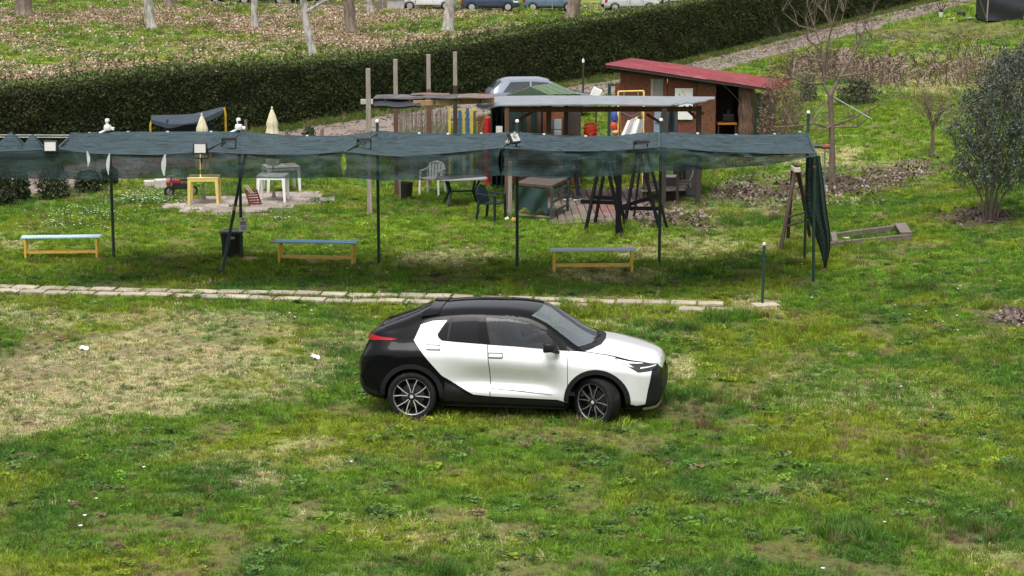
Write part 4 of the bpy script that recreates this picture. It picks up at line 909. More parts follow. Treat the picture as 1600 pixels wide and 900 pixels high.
for cx, sd, st_ in ((AX_R, -1, 0), (AX_R, 1, 0), (AX_F, -1, R(-33)), (AX_F, 1, R(-28))): wheel(cx, sd, st_)
well = M('wheel_well', (.008, .008, .008), .9)
for cx in (AX_R, AX_F):
    for sd in (-1, 1):
        mb = MB(); mb.grid(26, 2, lambda u, v: (cx + .425 * math.cos(math.pi * (u * 1.16 - .08)), sd * (.36 + .50 * v), WR + .02 + .425 * math.sin(math.pi * (u * 1.16 - .08)))); mb.build('wheel_liner', well, car)
        mb = MB(); mb.box((cx, sd * .37, .46), (.9, .02, .6)); mb.build('wheel_liner', well, car)
mb = MB(); mb.box((2.17, 0, .245), (1.75, 1.6, .06)); mb.box((.3, 0, .40), (.42, 1.2, .1)); mb.box((4.05, 0, .25), (.3, 1.3, .05)); mb.build('floor_pan', well, car)
# --- front face: grille and badge plate area
mb = MB(); mb.grid(17, 7, lambda u, v: (lambda yy, zz: (4.385 - .55 * max(0, abs(yy) - .12) ** 2 - .10 * (zz - .5) ** 2, yy, zz))(-.5 + u, .33 + .37 * v)); mb.build('grille', cpl, car, smooth=True)
for zz in (.40, .45, .50, .55, .60):
    mb = MB(); mb.tube([(4.392 - .55 * max(0, abs(yy) - .12) ** 2, yy, zz) for yy in np.linspace(-.42, .42, 9)], .008, 5); mb.build('grille_bar', ck, car)
# --- cabin
mb = MB(); mb.box((2.2, 0, .42), (2.2, 1.45, .05)); mb.build('cabin_floor', cloth_m, car)
mb = MB(); mb.grid(13, 5, lambda u, v: (2.78 + .42 * v, -.72 + 1.44 * u, .93 + .10 * math.sin(v * 2.4) + .0 * u)); mb.box((2.86, 0, .80), (.16, 1.42, .22)); mb.build('dashboard', dash_m, car, smooth=.6)
for sd in (-1, 1):
    def seat(x0, sc_=1.0):
        mb = MB(); mb.box((x0 + .22, sd * .37, .66), (.50, .50, .16)); mb.build('seat_cushion', cloth_m, car, bevel=.04)
        mb = MB(); mb.box((x0 - .10, sd * .37, .96), (.15, .48, .58), Matrix.Rotation(R(-18), 3, 'Y')); mb.build('seat_back', cloth_m, car, bevel=.05)
        mb = MB(); mb.box((x0 - .225, sd * .37, 1.31), (.10, .26, .17), Matrix.Rotation(R(-12), 3, 'Y')); mb.build('headrest', cloth_m, car, bevel=.035)
    seat(2.12); seat(1.28)
mb = MB(); mb.lathe([(.175, 0), (.187, .012), (.175, .024), (.163, .012), (.175, 0)], 24, (2.66, .37, 1.0), Matrix.Rotation(R(-68), 3, 'Y')); mb.box((2.675, .37, 1.0), (.04, .32, .05)); mb.bar((2.66, .37, 1.0), (2.85, .37, .93), .05); mb.build('steering_wheel', dash_m, car)
mb = MB(); mb.box((2.86, -.0, 1.08), (.02, .24, .13)); mb.build('centre_screen', lampk, car, bevel=.006)
mb = MB(); mb.bar((2.64, 0, 1.43), (2.62, 0, 1.37), .05, .22); mb.build('rear_view_mirror', dash_m, car)
# ================================================================== net canopy, posts, lights
post_m = M('green_post_paint', (.016, .042, .034), .5, scale=14, var=.3, dirt=((.07, .05, .035), 5, .66)); white_pl = M('white_plastic', (.72, .72, .69), .45, var=.06); black_pl = M('black_plastic', (.014, .014, .016), .5); rust_m = M('rust', (.20, .07, .035), .9, scale=20, var=.4)
def net_mat(name, col, hole, sc=1.0):
    m_ = bpy.data.materials.new(name); m_.use_nodes = True; n_, l_ = m_.node_tree.nodes, m_.node_tree.links; b_ = n_['Principled BSDF']; b_.inputs['Roughness'].default_value = .8
    tc_ = n_.new('ShaderNodeTexCoord'); mp_ = n_.new('ShaderNodeMapping'); mp_.inputs['Scale'].default_value = (.35, 4, 9 * sc); nz = n_.new('ShaderNodeTexNoise'); nz.inputs['Scale'].default_value = 3.5; nz.inputs['Detail'].default_value = 7
    l_.new(tc_.outputs['Object'], mp_.inputs['Vector']); l_.new(mp_.outputs['Vector'], nz.inputs['Vector'])
    cr = n_.new('ShaderNodeValToRGB'); cr.color_ramp.elements[0].position = .32; cr.color_ramp.elements[1].position = .72; cr.color_ramp.elements[0].color = (*[c * .40 for c in col], 1); cr.color_ramp.elements[1].color = (*[c * 1.8 for c in col], 1)
    l_.new(nz.outputs['Fac'], cr.inputs['Fac']); l_.new(cr.outputs['Color'], b_.inputs['Base Color'])
    mr_ = n_.new('ShaderNodeMapRange'); mr_.inputs['From Min'].default_value = .3; mr_.inputs['From Max'].default_value = .7; mr_.inputs['To Min'].default_value = hole + .10; mr_.inputs['To Max'].default_value = max(0, hole - .10); l_.new(nz.outputs['Fac'], mr_.inputs['Value'])
    tr_ = n_.new('ShaderNodeBsdfTransparent'); ms_ = n_.new('ShaderNodeMixShader'); l_.new(mr_.outputs['Result'], ms_.inputs['Fac']); l_.new(b_.outputs['BSDF'], ms_.inputs[1]); l_.new(tr_.outputs['BSDF'], ms_.inputs[2]); l_.new(ms_.outputs['Shader'], n_['Material Output'].inputs['Surface'])
    return m_
net_top = net_mat('shade_net_skylit', (.018, .039, .047), .16); net_flap = net_mat('shade_net', (.013, .034, .036), .40); net_roll = net_mat('shade_net_bundle', (.012, .032, .028), .08)  # top net bluer and denser: sky light and grazing view put into the material
PB = [g(178, 405), g(378, 405), g(592, 413), g(808, 417), g(1030, 415), g(1257, 408)]
POST_TOP = (2.78, 2.95, 2.98, 3.0, 3.02, 3.12)
PLAB = ('slim dark green net post next to the leftmost bench', 'dark green net post carrying the white notice by the bin', 'dark green net post just right of the middle bench', 'dark green net post left of the rightmost bench', 'dark green net post just right of the rightmost bench', 'dark green net post at the right end of the canopy, poking above it')
for b_, h, lb in zip(PB, POST_TOP, PLAB):
    t = thing('net_post', lb, 'post', b_, 0, 'posts of the net canopy'); mb = MB(); mb.tube([(0, 0, -.1), (0, 0, h)], .032, 10); mb.build('pole', post_m, t, smooth=.8)
    mb = MB(); mb.lathe([(.036, h - .02), (.04, h), (.03, h + .035), (0, h + .04)], 10); mb.build('cap', white_pl, t, smooth=.8)
FD = 4.05                                       # canopy depth towards the camera
YR = lambda px: float(np.interp(px, [178, 378, 592, 808, 1030, 1257], [p.y for p in PB])); YF = lambda px: YR(px) - FD
REAR = ((112, 209), (178, 207), (300, 206), (378, 206), (450, 212), (530, 213), (592, 205), (650, 208), (720, 210), (808, 207), (900, 213), (960, 213), (1030, 206), (1100, 209), (1180, 212), (1262, 206))
FOLD = ((-70, 238), (20, 236), (88, 232), (140, 240), (250, 242), (313, 237), (400, 241), (470, 242), (537, 237), (620, 245), (700, 239), (783, 231), (860, 236), (950, 236), (1030, 230), (1120, 237), (1200, 240), (1275, 240))
BOTT = ((-70, 277), (88, 280), (200, 279), (313, 277), (430, 279), (537, 277), (600, 282), (700, 281), (783, 274), (860, 279), (950, 275), (1030, 268), (1100, 265), (1200, 258), (1275, 244))
ip = lambda tb, x: float(np.interp(x, [q[0] for q in tb], [q[1] for q in tb]))
canopy = thing('shade_net_canopy', 'long dark blue green shade net canopy with a hanging front flap', 'canopy', (PB[2].x, PB[2].y - 2, 0))
rn = random.Random(3)
seams = [((112, 378), (88, 313)), ((378, 592), (313, 537)), ((592, 808), (537, 783)), ((808, 1030), (783, 1030)), ((1030, 1262), (1030, 1275))]
for k, ((r0, r1), (f0, f1)) in enumerate(seams):
    def top(u, v):                              # u along, v from rear (0) to fold (1)
        xr, xf = r0 + (r1 - r0) * u, f0 + (f1 - f0) * u; A = at(xr, ip(REAR, xr), YR(xr)); B = at(xf, ip(FOLD, xf), YF(xf)); p = A.lerp(B, v)
        sag = -.16 * math.sin(math.pi * v) * (.4 + math.sin(math.pi * u)); a_ = math.atan2(v + .02, u + .001); a2 = math.atan2(v + .02, 1.001 - u)
        wr = .075 * math.sin(a_ * 17 + k) * math.exp(-3.2 * math.hypot(u, v)) + .075 * math.sin(a2 * 15 + 2 * k) * math.exp(-3.2 * math.hypot(1 - u, v)) + .034 * math.sin(v * 17 + 2.5 * math.sin(u * 7 + k)) + .10 * (float(fbm(u * 16 + k * 7, v * 7, 1.0, 5)) - .5)
        return p + Vector((0, 0, sag + wr * (1 - .7 * v) * min(1, .25 + v * 5)))
    mb = MB(); mb.grid(41, 25, top); wb(mb, 'net_panel', net_top, canopy, smooth=True, thick=.006)
    gl_, gr_ = (.0 if k == 0 else 4.5), (.0 if k == 4 else 4.5)
    def flap(u, v):
        bow = math.sin(math.pi * v) if k else 0
        lo, hi = f0 + gl_ * (bow if k in (2, 3) else .2), f1 - gr_ * (bow if k in (1, 2) else .2)
        x = lo + (hi - lo) * u; yt, yb = ip(FOLD, x), ip(BOTT, x); Y = YF(x) + .05 * math.sin(u * 21 + k) * v + .16 * (float(fbm(u * 14 + 3 * k, v * 3, 1.0, 9)) - .5)
        return at(x, yt + (yb - yt) * v, Y)
    mb = MB(); mb.grid(49, 11, flap); wb(mb, 'net_flap', net_flap, canopy, smooth=True, thick=.004)
mb = MB(); mb.grid(17, 9, lambda u, v: at(-70 + 158 * u, ip(FOLD, -70 + 158 * u) * (1 - v) + ip(BOTT, -70 + 158 * u) * v, YF(-70 + 158 * u) + .05 * math.sin(u * 15) * v)); wb(mb, 'net_flap', net_flap, canopy, smooth=True, thick=.004)
mb = MB(); mb.grid(17, 6, lambda u, v: at(-70 + 158 * u, (ip(FOLD, -70 + 158 * u) - 2 + 6 * v), YF(-70 + 158 * u) + .5 - .45 * v)); wb(mb, 'net_hem', net_top, canopy, smooth=True, thick=.004)
for cx_, ax_, w_ in ((18, 206, 30), (52, 209, 22)):       # peaked loose ends of the net at the left
    mb = MB(); ap = at(cx_, ax_, YR(60) - 1.0); bs = at(cx_, 238, YR(60) - 1.0); rr_ = w_ / ppm(bs); hh_ = ap.z - bs.z
    mb.grid(20, 7, lambda u, v: (bs.x + math.cos(6.2832 * u) * rr_ * (1 - v) ** .8 * (1 + .12 * math.sin(u * 44)), bs.y + math.sin(6.2832 * u) * rr_ * (1 - v) ** .8, bs.z + hh_ * v), cu=True); wb(mb, 'net_peak', net_top, canopy, smooth=True)
wire_m = M('pale_wire', (.30, .31, .31), .5); dark_wire = M('dark_wire', (.02, .03, .035), .6)
mb = MB(); mb.tube([at(x_, ip(FOLD, x_), YF(x_)) for x_ in range(-60, 1276, 30)], .008, 5); wb(mb, 'front_wire', dark_wire, canopy)
mb = MB(); mb.tube([at(x_, ip(REAR, x_), YR(x_)) for x_ in range(112, 1263, 30)] , .008, 5); wb(mb, 'rear_wire', dark_wire, canopy)
for (r0, r1), (f0, f1) in seams + [((1262, 0), (1275, 0))]:
    mb = MB(); mb.tube([at(r0, ip(REAR, r0) + 2, YR(r0)), at(f0, ip(FOLD, f0) + 1, YF(f0))], .022, 7); wb(mb, 'cross_pipe', post_m, canopy)
for yy in (211, 214.5):
    mb = MB(); mb.tube([at(x_, yy + .003 * (x_ - 60), YR(60) + .3) for x_ in (-60, 0, 60, 110)], .012, 5); wb(mb, 'guy_wire', wire_m, canopy)
for i, px in enumerate((140, 200, 262, 330, 425, 480, 655, 700, 752, 850, 915, 985, 1090, 1150, 1210, 1250)):   # pale clips along the rear wire
    p = at(px, ip(REAR, px), YR(px)); mb = MB(); mb.box(p, (.05, .03, .04)); wb(mb, 'clip', white_pl, canopy)
# white torn strips on the flap
for i, (px, y0, y1, w_, lb) in enumerate(((136, 236, 260, 4, 'shortest white strip hanging on the net flap, farthest left'), (171, 240, 273, 4.5, 'middle white strip hanging on the net flap'), (258, 241, 275, 6, 'widest white strip hanging on the net flap, nearest the white faced floodlight'))):
    Yq = YF(px) - .13; mb = MB(); mb.grid(11, 3, lambda u, v: at(px + (2.5 if i == 0 else -2.5) * math.sin(u * 2.6) + (v - .5) * w_ * (.25 + math.sin(math.pi * min(1, u * 1.02 + .02))), y0 + (y1 - y0) * u, Yq)); t_ = mb.build('plastic_strip', M('grey_white_plastic', (.45, .46, .46), .6), thick=.006); tag(t_, lb, 'strip', 'white strips on the net')
# floodlights
lens_m = M('floodlight_lens', (.52, .52, .50), .25, var=.04, scale=30)
def flood(px, py, Y, yaw, tilt, lb, sz=.26, back=False):
    p = at(px, py, Y); t = thing('floodlight', lb, 'floodlight', p, yaw, 'floodlights along the canopy'); Rm = Matrix.Rotation(tilt, 3, 'X')
    def P(mb_): mb_.v = [tuple(Rm @ Vector(q)) for q in mb_.v]; return mb_
    mb = MB(); mb.box((0, 0, 0), (sz, .07, sz * .85)); P(mb).build('housing', black_pl, t, bevel=.015)
    mb = MB(); mb.box((0, -.039, 0), (sz * .8, .008, sz * .62)); P(mb).build('lens', lens_m, t)
    mb = MB(); mb.bar((-sz * .52, .02, 0), (-sz * .52, .06, -sz * .75), .02); mb.bar((sz * .52, .02, 0), (sz * .52, .06, -sz * .75), .02); mb.bar((-sz * .52, .06, -sz * .75), (sz * .52, .06, -sz * .75), .02); mb.build('bracket', black_pl, t)
    mb = MB(); mb.tube([(0, .06, -sz * .72), (0, .10, -sz * 1.15)], .02, 6); mb.build('stem', post_m, t)
flood(79, 229, YF(79) - .02, 0, R(-8), 'square white faced floodlight near the left end of the net'); flood(313, 232, YF(313) - .05, 0, R(-6), 'white faced floodlight above the yellow table')
flood(358, 217, YF(340) + 1.5, .3, R(80), 'floodlight lying flat on the net above the white parasol table'); flood(569, 218, YF(560) + 1.5, .2, R(75), 'small floodlight lying flat on the net near the middle bench')
flood(803, 216, YF(800) + 1.4, .9, R(-30), 'tilted floodlight with pale arm right above the car roof'); flood(1002, 222, YF(1000) + 1.0, .3, R(78), 'floodlight lying flat on the net above the black trestles')
mb = MB(); mb.bar(at(791, 224, YF(790) + 1.3), at(806, 207, YF(800) + 1.35), .05); tag(mb.build('pale_batten', M('pale_wood', (.45, .40, .32), .8)), 'short pale wooden batten poking through the net above the car roof', 'batten')
# white cameras on poles
def cam_box(px, py, Y, lb, s_=1.0):
    p = at(px, py, Y); t = thing('security_camera', lb, 'camera', p, .4); mb = MB(); mb.lathe([(0, -.06), (.07, -.05), (.085, 0), (.07, .06), (0, .075)], 12); mb.build('dome', white_pl, t, smooth=True)
    mb = MB(); mb.bar((0, 0, .05), (-.02, 0, .17), .05); mb.lathe([(.05, .14), (.045, .19), (0, .2)], 10); mb.build('mount', white_pl, t, smooth=.7)
    mb = MB(); mb.bar((0, 0, -.03), (-.18, 0, -.10), .04); mb.bar((.03, 0, 0), (.13, -.05, -.02), .06); mb.build('arm', white_pl, t, bevel=.008)
cam_box(168, 200, PB[0].y, 'white camera on the leftmost net post, in front of the hedge'); cam_box(373, 199, PB[1].y, 'white camera poking above the net beside a brown stick')
# A-frame strut, sign, bin
st = thing('leaning_strut', 'leaning dark green strut with yellow tape in front of the bin', 'strut', g(345, 431)); mb = MB(); mb.tube([g(345, 431) - Vector((0, 0, .05)), at(377, 272, PB[1].y - .3), at(385, 236, PB[1].y - .1)], .034, 9); wb(mb, 'pole', post_m, st, smooth=.8)
p0, p1 = g(345, 431), at(377, 272, PB[1].y - .3); mb = MB(); mb.tube([p0.lerp(p1, .63), p0.lerp(p1, .67)], .037, 9); wb(mb, 'tape', M('yellow_tape', (.55, .40, .06), .6), st)
sg = thing('notice', 'small white notice with blue print tied to a net post', 'sign', at(380, 351, PB[1].y - .05)); mb = MB(); mb.box((0, 0, 0), (.19, .012, .29)); mb.build('board', white_pl, sg)
for zz, hh, c_, w_ in ((.045, .05, (.30, .28, .04), .11), (.0, .014, (.10, .10, .09), .13), (-.05, .018, (.12, .17, .32), .10), (-.08, .014, (.14, .19, .34), .10), (-.105, .012, (.14, .19, .34), .08)):
    mb = MB(); mb.box((0, -.009, zz), (w_, .004, hh)); mb.build('print_line', M('print_%0.2f' % c_[2], c_, .7), sg)
mb = MB(); mb.box((0, -.01, .12), (.03, .02, .03)); mb.build('clip', black_pl, sg)
tb = thing('rubbish_bin', 'round black lidded rubbish bin beside the notice post', 'bin', g(362, 402)); mb = MB(); mb.lathe([(.185, 0), (.195, .03), (.215, .45), (.225, .52), (.235, .53)], 24); mb.build('drum', black_pl, tb, smooth=.6)
mb = MB(); mb.lathe([(.245, .515), (.25, .545), (.23, .575), (.16, .585), (.15, .575), (.08, .578), (.0, .585)], 24); mb.build('lid', M('bin_lid', (.022, .023, .028), .4), tb, smooth=.6)
for a_ in (-.5, 2.6): mb = MB(); mb.tube([(.22 * math.cos(a_) , .22 * math.sin(a_), .48), (.29 * math.cos(a_), .29 * math.sin(a_), .46), (.27 * math.cos(a_), .27 * math.sin(a_), .40), (.21 * math.cos(a_), .21 * math.sin(a_), .40)], .012, 5); mb.build('handle', black_pl, tb)
mb = MB(); mb.box((.06, -.222, .45), (.09, .02, .05)); mb.build('latch', M('zinc', (.35, .36, .37), .35, metal=.8), tb)
c_ = g(388, 405); mb = MB(); mb.lathe([(.30, -.02), (.24, .02), (.10, .04), (0, .045)], 14, (c_.x, c_.y, c_.z)); tag(mb.build('sand_heap', M('orange_sand', (.40, .22, .10), .95, scale=30, var=.3), smooth=True), 'low heap of orange sand at the foot of the notice post', 'sand')
# short post on the paver line
sp_ = thing('short_post', 'short lone green stake with a white tip at the end of the pavers', 'post', g(1191, 477)); mb = MB(); mb.tube([(0, 0, -.1), (.01, 0, 1.15)], .026, 8); mb.build('stake', post_m, sp_, smooth=.8); mb = MB(); mb.lathe([(.03, 1.13), (.03, 1.17), (0, 1.19)], 8, (.01, 0, 0)); mb.build('cap', white_pl, sp_)

# ------------------------------------------------------------------ benches
ybench = M('yellow_bench_paint', (.66, .43, .07), .6, scale=9, var=.15, dirt=((.22, .17, .10), 7, .6))
def bench(pxl, pxr, pyl, pyr, seat_col, lb, frayed=False, k=0):
    A, B = g(pxl, pyl), g(pxr, pyr); d = B - A; L = d.length; t = thing('bench', lb, 'bench', (A + B) / 2, math.atan2(d.y, d.x), 'benches under the net'); w = .30
    sm = M('bench_seat_%d' % k, seat_col, .55, scale=5, var=.12, stretch=(.3, 2, 1), dirt=((.45, .45, .42), 4, .57))
    for j, yy in enumerate((-.08, .075)):
        mb = MB(); mb.box((0, yy, .455 + .004 * j), (L + .12 + .02 * j, .145, .032)); mb.build('seat_plank', sm, t, bevel=.006)
    if frayed: mb = MB(); mb.box((-L / 2 - .10, -.02, .44), (.16, .20, .025), Matrix.Rotation(.15, 3, 'Z')); mb.build('broken_end', M('raw_wood', (.30, .27, .24), .9), t)
    for sx in (-1, 1):
        for sy in (-1, 1): mb = MB(); mb.bar((sx * (L / 2 - .02), sy * .12, -.03), (sx * (L / 2 - .02), sy * .115, .437), .045); mb.build('leg', ybench, t, bevel=.004)
        mb = MB(); mb.box((sx * (L / 2 - .02), 0, .09), (.04, .24, .05)); mb.build('foot_rail', ybench, t); mb = MB(); mb.box((sx * (L / 2 - .02), 0, .412), (.045, .28, .045)); mb.build('top_rail', ybench, t)
    for sy in (-1, 1): mb = MB(); mb.box((0, sy * .075, .135), (L - .06, .045, .04)); mb.build('stretcher', ybench, t)
bench(40, 154, 404, 402, (.42, .60, .64), 'leftmost bench with a pale turquoise seat on yellow legs', k=0)
bench(437, 554, 410, 413, (.22, .48, .68), 'middle bench with a brighter blue seat splintered at its left end', True, k=1)
bench(864, 988, 425, 424, (.44, .55, .62), 'rightmost bench with a greyish weathered blue seat on yellow legs', k=2)

# ------------------------------------------------------------------ tables, parasols, patio
slab_m = [M('patio_slab_%d' % i, c, .92, var=0, scale=6, col2=tuple(q * 1.3 for q in c), dirt=((.16, .12, .09), 2.2, .5)) for i, c in enumerate(((.20, .175, .155), (.26, .225, .20), (.17, .135, .115)))]
pat = bpy.data.objects.new('patio', None); C.objects.link(pat); pat['kind'] = 'structure'
q00, q10, q01, q11 = g(262, 322), g(525, 316), g(372, 338), g(462, 303)
cA, cB, cD = g(275, 321), g(430, 303), g(345, 336)
ex = (cB - cA); ey = (cD - cA); NXs, NYs = 9, 4
slab_me = []
for i in range(3):
    mb = MB(); mb.box((0, 0, 0), (.56, .80, .05)); o = mb.build('slab', slab_m[i], bevel=.01); slab_me.append(o.data); bpy.data.objects.remove(o)
vx = Vector((1, .06, 0)).normalized(); vy = Vector((-.06, 1, 0))
for (px, py) in [(px_, py_) for py_ in (304.5, 308.5, 313, 318, 323.5, 329, 334.5) for px_ in range(262, 530, 34)]:
    # keep those within the slanting patch
    lo = np.interp(py, [303, 313, 322, 337], [425, 335, 268, 335]); hi_ = np.interp(py, [303, 316, 325, 337], [470, 530, 420, 362])
    px2 = px + (7 * py) % 23
    if lo - 8 < px2 < hi_ + 8 and rn.random() > .04:
        c_ = g(px2, py); o = link('slab', slab_me[rn.randrange(3)], None, pat); o.location = (c_.x, c_.y, c_.z + .02 + rn.uniform(-.01, .012)); o.rotation_euler = (rn.uniform(-.02, .02), rn.uniform(-.02, .02), .05 + rn.uniform(-.03, .03))
yplast = M('yellow_plastic', (.60, .47, .15), .5, var=.08)
def pl_table(px, py, W, D, H, mat, lb, rz=0.0):
    c_ = g(px, py); t = thing('plastic_table', lb, 'table', c_, rz, 'plastic tables on the patio'); mb = MB(); mb.box((0, 0, H - .02), (W, D, .03)); mb.build('table_top', mat, t, bevel=.015)
    mb = MB()
    for sx, sy, lx, ly in ((0, -1, W - .03, .018), (0, 1, W - .03, .018), (-1, 0, .018, D - .05), (1, 0, .018, D - .05)): mb.box((sx * (W / 2 - .02), sy * (D / 2 - .02), H - .07), (lx, ly, .075))
    mb.build('apron', mat, t)
    for sx in (-1, 1):
        for sy in (-1, 1):
            mb = MB(); x0, y0 = sx * (W / 2 - .055), sy * (D / 2 - .055); mb.add([(x0 + a * r + sx * e, y0 + b * r + sy * e, z) for z, r, e in ((-.02, .026, .03), (H - .035, .045, 0)) for a, b in ((-1, -1), (1, -1), (1, 1), (-1, 1))], [(0, 1, 2, 3), (4, 7, 6, 5), (0, 4, 5, 1), (1, 5, 6, 2), (2, 6, 7, 3), (3, 7, 4, 0)]); mb.build('leg', mat, t, bevel=.006)
def parasol(px, py, top, lb):
    c_ = g(px, py); s_ = ppm(c_); H = (py - top) / s_ / .985; t = thing('closed_parasol', lb, 'parasol', c_, 0, 'closed parasols'); cm = M('cream_canvas', (.52, .47, .32), .85, scale=5, var=.12, stretch=(3, 3, .5))
    mb = MB(); mb.tube([(0, 0, 0), (0, 0, H - .1)], .02, 8); mb.build('pole', M('steel_pole', (.30, .31, .32), .4, metal=.7), t)
    prof = [(0, .06), (.10, .11), (.24, .135), (.38, .16), (.55, .17), (.72, .12), (.78, .125), (1, .02)]
    def fold(u, v):
        v2 = v * .62; r = float(np.interp(v, [0, .06, .25, .55, .70, .72, .9, 1], [.12, .17, .20, .17, .12, .15, .07, .012])); r *= 1 + .16 * math.sin(u * 6.2832 * 8) * (1 - v * .6)
        return (r * math.cos(6.2832 * u), r * math.sin(6.2832 * u), H * .38 + (H * .62) * v)
    mb = MB(); mb.grid(48, 22, fold, cu=True); mb.build('canopy', cm, t, smooth=True); mb = MB(); mb.lathe([(.02, H - .02), (.03, H + .01), (0, H + .05)], 10); mb.build('finial', cm, t, smooth=True)
    mb = MB(); mb.lathe([(.24, 0), (.24, .04), (.06, .08), (.03, .22)], 18); mb.build('foot', M('concrete_foot', (.28, .24, .20), .9), t)
pl_table(320, 320, .78, .72, .74, yplast, 'yellow plastic table around a closed parasol pole', .05); pl_table(427, 316, .74, .7, .72, white_pl, 'white plastic table around the taller closed parasol', -.03); pl_table(440, 300, .9, .8, .72, white_pl, 'white plastic table seen through the net behind the other white table', .3)
parasol(319, 316, 181, 'closed cream parasol standing through the yellow table'); parasol(428, 313, 171, 'taller closed cream parasol standing through the white table')
# red folded chair leaning on the white table
rc = thing('folded_chair', 'dark red slatted folding chair leaning against the white table leg', 'chair', g(400, 322), .25); rm = M('dark_red_wood', (.13, .022, .022), .6, var=.25)
for sx in (-1, 1): mb = MB(); mb.bar((sx * .14, .06, 0), (sx * .14 - .10, .16, .40), .03); mb.build('rail', rm, rc)
for k in range(6): mb = MB(); mb.bar((-.15 - .016 * k, .05 + .017 * k, .05 + .062 * k), (.15 - .016 * k, .05 + .017 * k, .05 + .062 * k), .014, .05); mb.build('slat', rm, rc)
for dx in (-.10, -.04): mb = MB(); mb.bar((dx, .10, .30), (dx - .16, .18, .52), .035, .02); mb.build('pale_strut', M('raw_wood', (.30, .27, .24), .9), rc)
# toy motorbike
mbk = thing('mini_motorbike', 'small red and black motorbike parked beside the yellow table', 'motorbike', g(283, 306), R(200)); bk_r = M('bike_red', (.22, .012, .02), .3, coat=.5); Mx = Matrix.Rotation(math.pi / 2, 3, 'X')
for sx in (-1, 1):
    w_ = bpy.data.objects.new('wheel', None); C.objects.link(w_); w_.parent = mbk; w_.location = (sx * .31, 0, .13); mb = MB(); mb.lathe([(.085, .04), (.12, .045), (.135, .02), (.135, -.02), (.12, -.045), (.085, -.04), (.085, .04)], 18, M=Mx, cap=False); mb.build('tyre', tyre_m, w_, smooth=.6); mb = MB(); mb.lathe([(.088, .02), (.02, .03), (0, .03)], 14, M=Mx); mb.lathe([(.088, -.02), (.02, -.03), (0, -.03)], 14, M=Mx); mb.build('rim', silver_m, w_)
mb = MB(); mb.box((0, 0, .26), (.42, .12, .16)); mb.bar((.2, 0, .3), (.31, 0, .13), .08, .05); mb.build('frame', black_pl, mbk, bevel=.02); mb = MB(); mb.box((.12, 0, .38), (.24, .15, .12)); mb.box((-.24, 0, .40), (.24, .11, .06)); mb.box((.32, 0, .34), (.12, .10, .12)); mb.build('fairing', bk_r, mbk, bevel=.03); mb = MB(); mb.box((-.10, 0, .43), (.28, .13, .06)); mb.build('saddle', black_pl, mbk, bevel=.025)
mb = MB(); mb.bar((.24, -.18, .50), (.24, .18, .50), .025); mb.bar((.24, 0, .50), (.31, 0, .15), .03); mb.build('handlebar', black_pl, mbk)
stone_m = M('pale_stone', (.36, .33, .30), .95, var=0, col2=(.52, .49, .45), scale=8, bump=.01)
for (px, py, w_, h_, d_, lb) in ((238, 291, .42, .16, .3, 'flat pale stone block farthest left behind the motorbike'), (251, 294, .30, .24, .3, 'taller pale stone block behind the motorbike')):
    mb = MB(); mb.box((0, 0, h_ / 2), (w_, d_, h_)); o = mb.build('stone_block', stone_m, bevel=.02); o.location = g(px, py); o.rotation_euler = (0, 0, .3); tag(o, lb, 'block', 'stone blocks')
mb = MB(); mb.box((0, 0, .1), (.30, .25, .22)); mb.box((.05, 0, .24), (.2, .2, .1)); o = mb.build('rubble_block', M('brick_rubble', (.24, .13, .10), .95, var=0, col2=(.38, .28, .23), scale=12), bevel=.02); o.location = g(264, 291); tag(o, 'brownish broken masonry block touching the motorbike', 'block')
# swing seat with awning behind the net
sw = thing('garden_swing', 'garden swing with sagging dark blue awning and yellow poles by the hedge', 'swing', g(296, 246)); yp = M('yellow_pole_paint', (.58, .36, .03), .45); Yq = sw.location.y; tarp_b = M('dark_blue_tarp', (.022, .034, .05), .75, scale=3, var=.3)
def awn(u, v):
    px = 236 + 112 * u; pyt = np.interp(u, [0, .3, .6, 1], [180, 178, 176, 167]); pyb = np.interp(u, [0, .3, .6, 1], [187, 193, 190, 172]); return at(px, pyt + (pyb - pyt) * v, Yq + .7 - 1.4 * v) + Vector((0, 0, -.04 * math.sin(math.pi * u)))
mb = MB(); mb.grid(19, 7, awn); wb(mb, 'awning', tarp_b, sw, smooth=True, thick=.01)
mb = MB(); mb.grid(19, 3, lambda u, v: awn(u, 1) + Vector((0, -.01, -.14 * v * (.6 + .4 * math.sin(u * 9))))); wb(mb, 'awning_valance', tarp_b, sw, smooth=True, thick=.01)
for px, yt, mt, dy in ((235, 190, yp, .3), (352, 172, yp, -.2), (259, 190, tarp_b, -.6), (322, 178, tarp_b, .5)):
    a_ = at(px + (3 if px != 352 else -2), yt - 4, Yq + dy); b_ = at(px, yt + 5, Yq + dy); mb = MB(); mb.tube([a_, b_, Vector((b_.x, b_.y, tz(b_.x, b_.y)))], .035, 7); wb(mb, 'pole', mt, sw, smooth=.8)
mb = MB(); mb.box((sw.location.x, Yq, sw.location.z + .45), (1.5, .5, .06)); mb.box((sw.location.x, Yq + .27, sw.location.z + .75), (1.5, .06, .5)); wb(mb, 'seat', tarp_b, sw, bevel=.02)
bs = g(384, 240); mb = MB(); mb.tube([bs, at(384, 187, bs.y)], .05, 7); tag(mb.build('brown_stick', bark_young, smooth=.8), 'upright brown stick poking above the net beside the white camera', 'stick')
for px, py in ((448, 203), (503, 202)):
    c_ = g(px, py + 12); mb = MB(); mb.tube([c_, at(px, py, c_.y)], .06, 6); tag(mb.build('stump_post', bark_young), 'short dark stump post at the track edge, %s' % ('nearer the tall parasol' if px < 480 else 'nearer the pergola'), 'post')
shrub('small_plant', 'small green leafy plant at the track edge right of the parasol', 483, 214, 11, 15, bush_m, 260, .05, seed=31, stems=6)
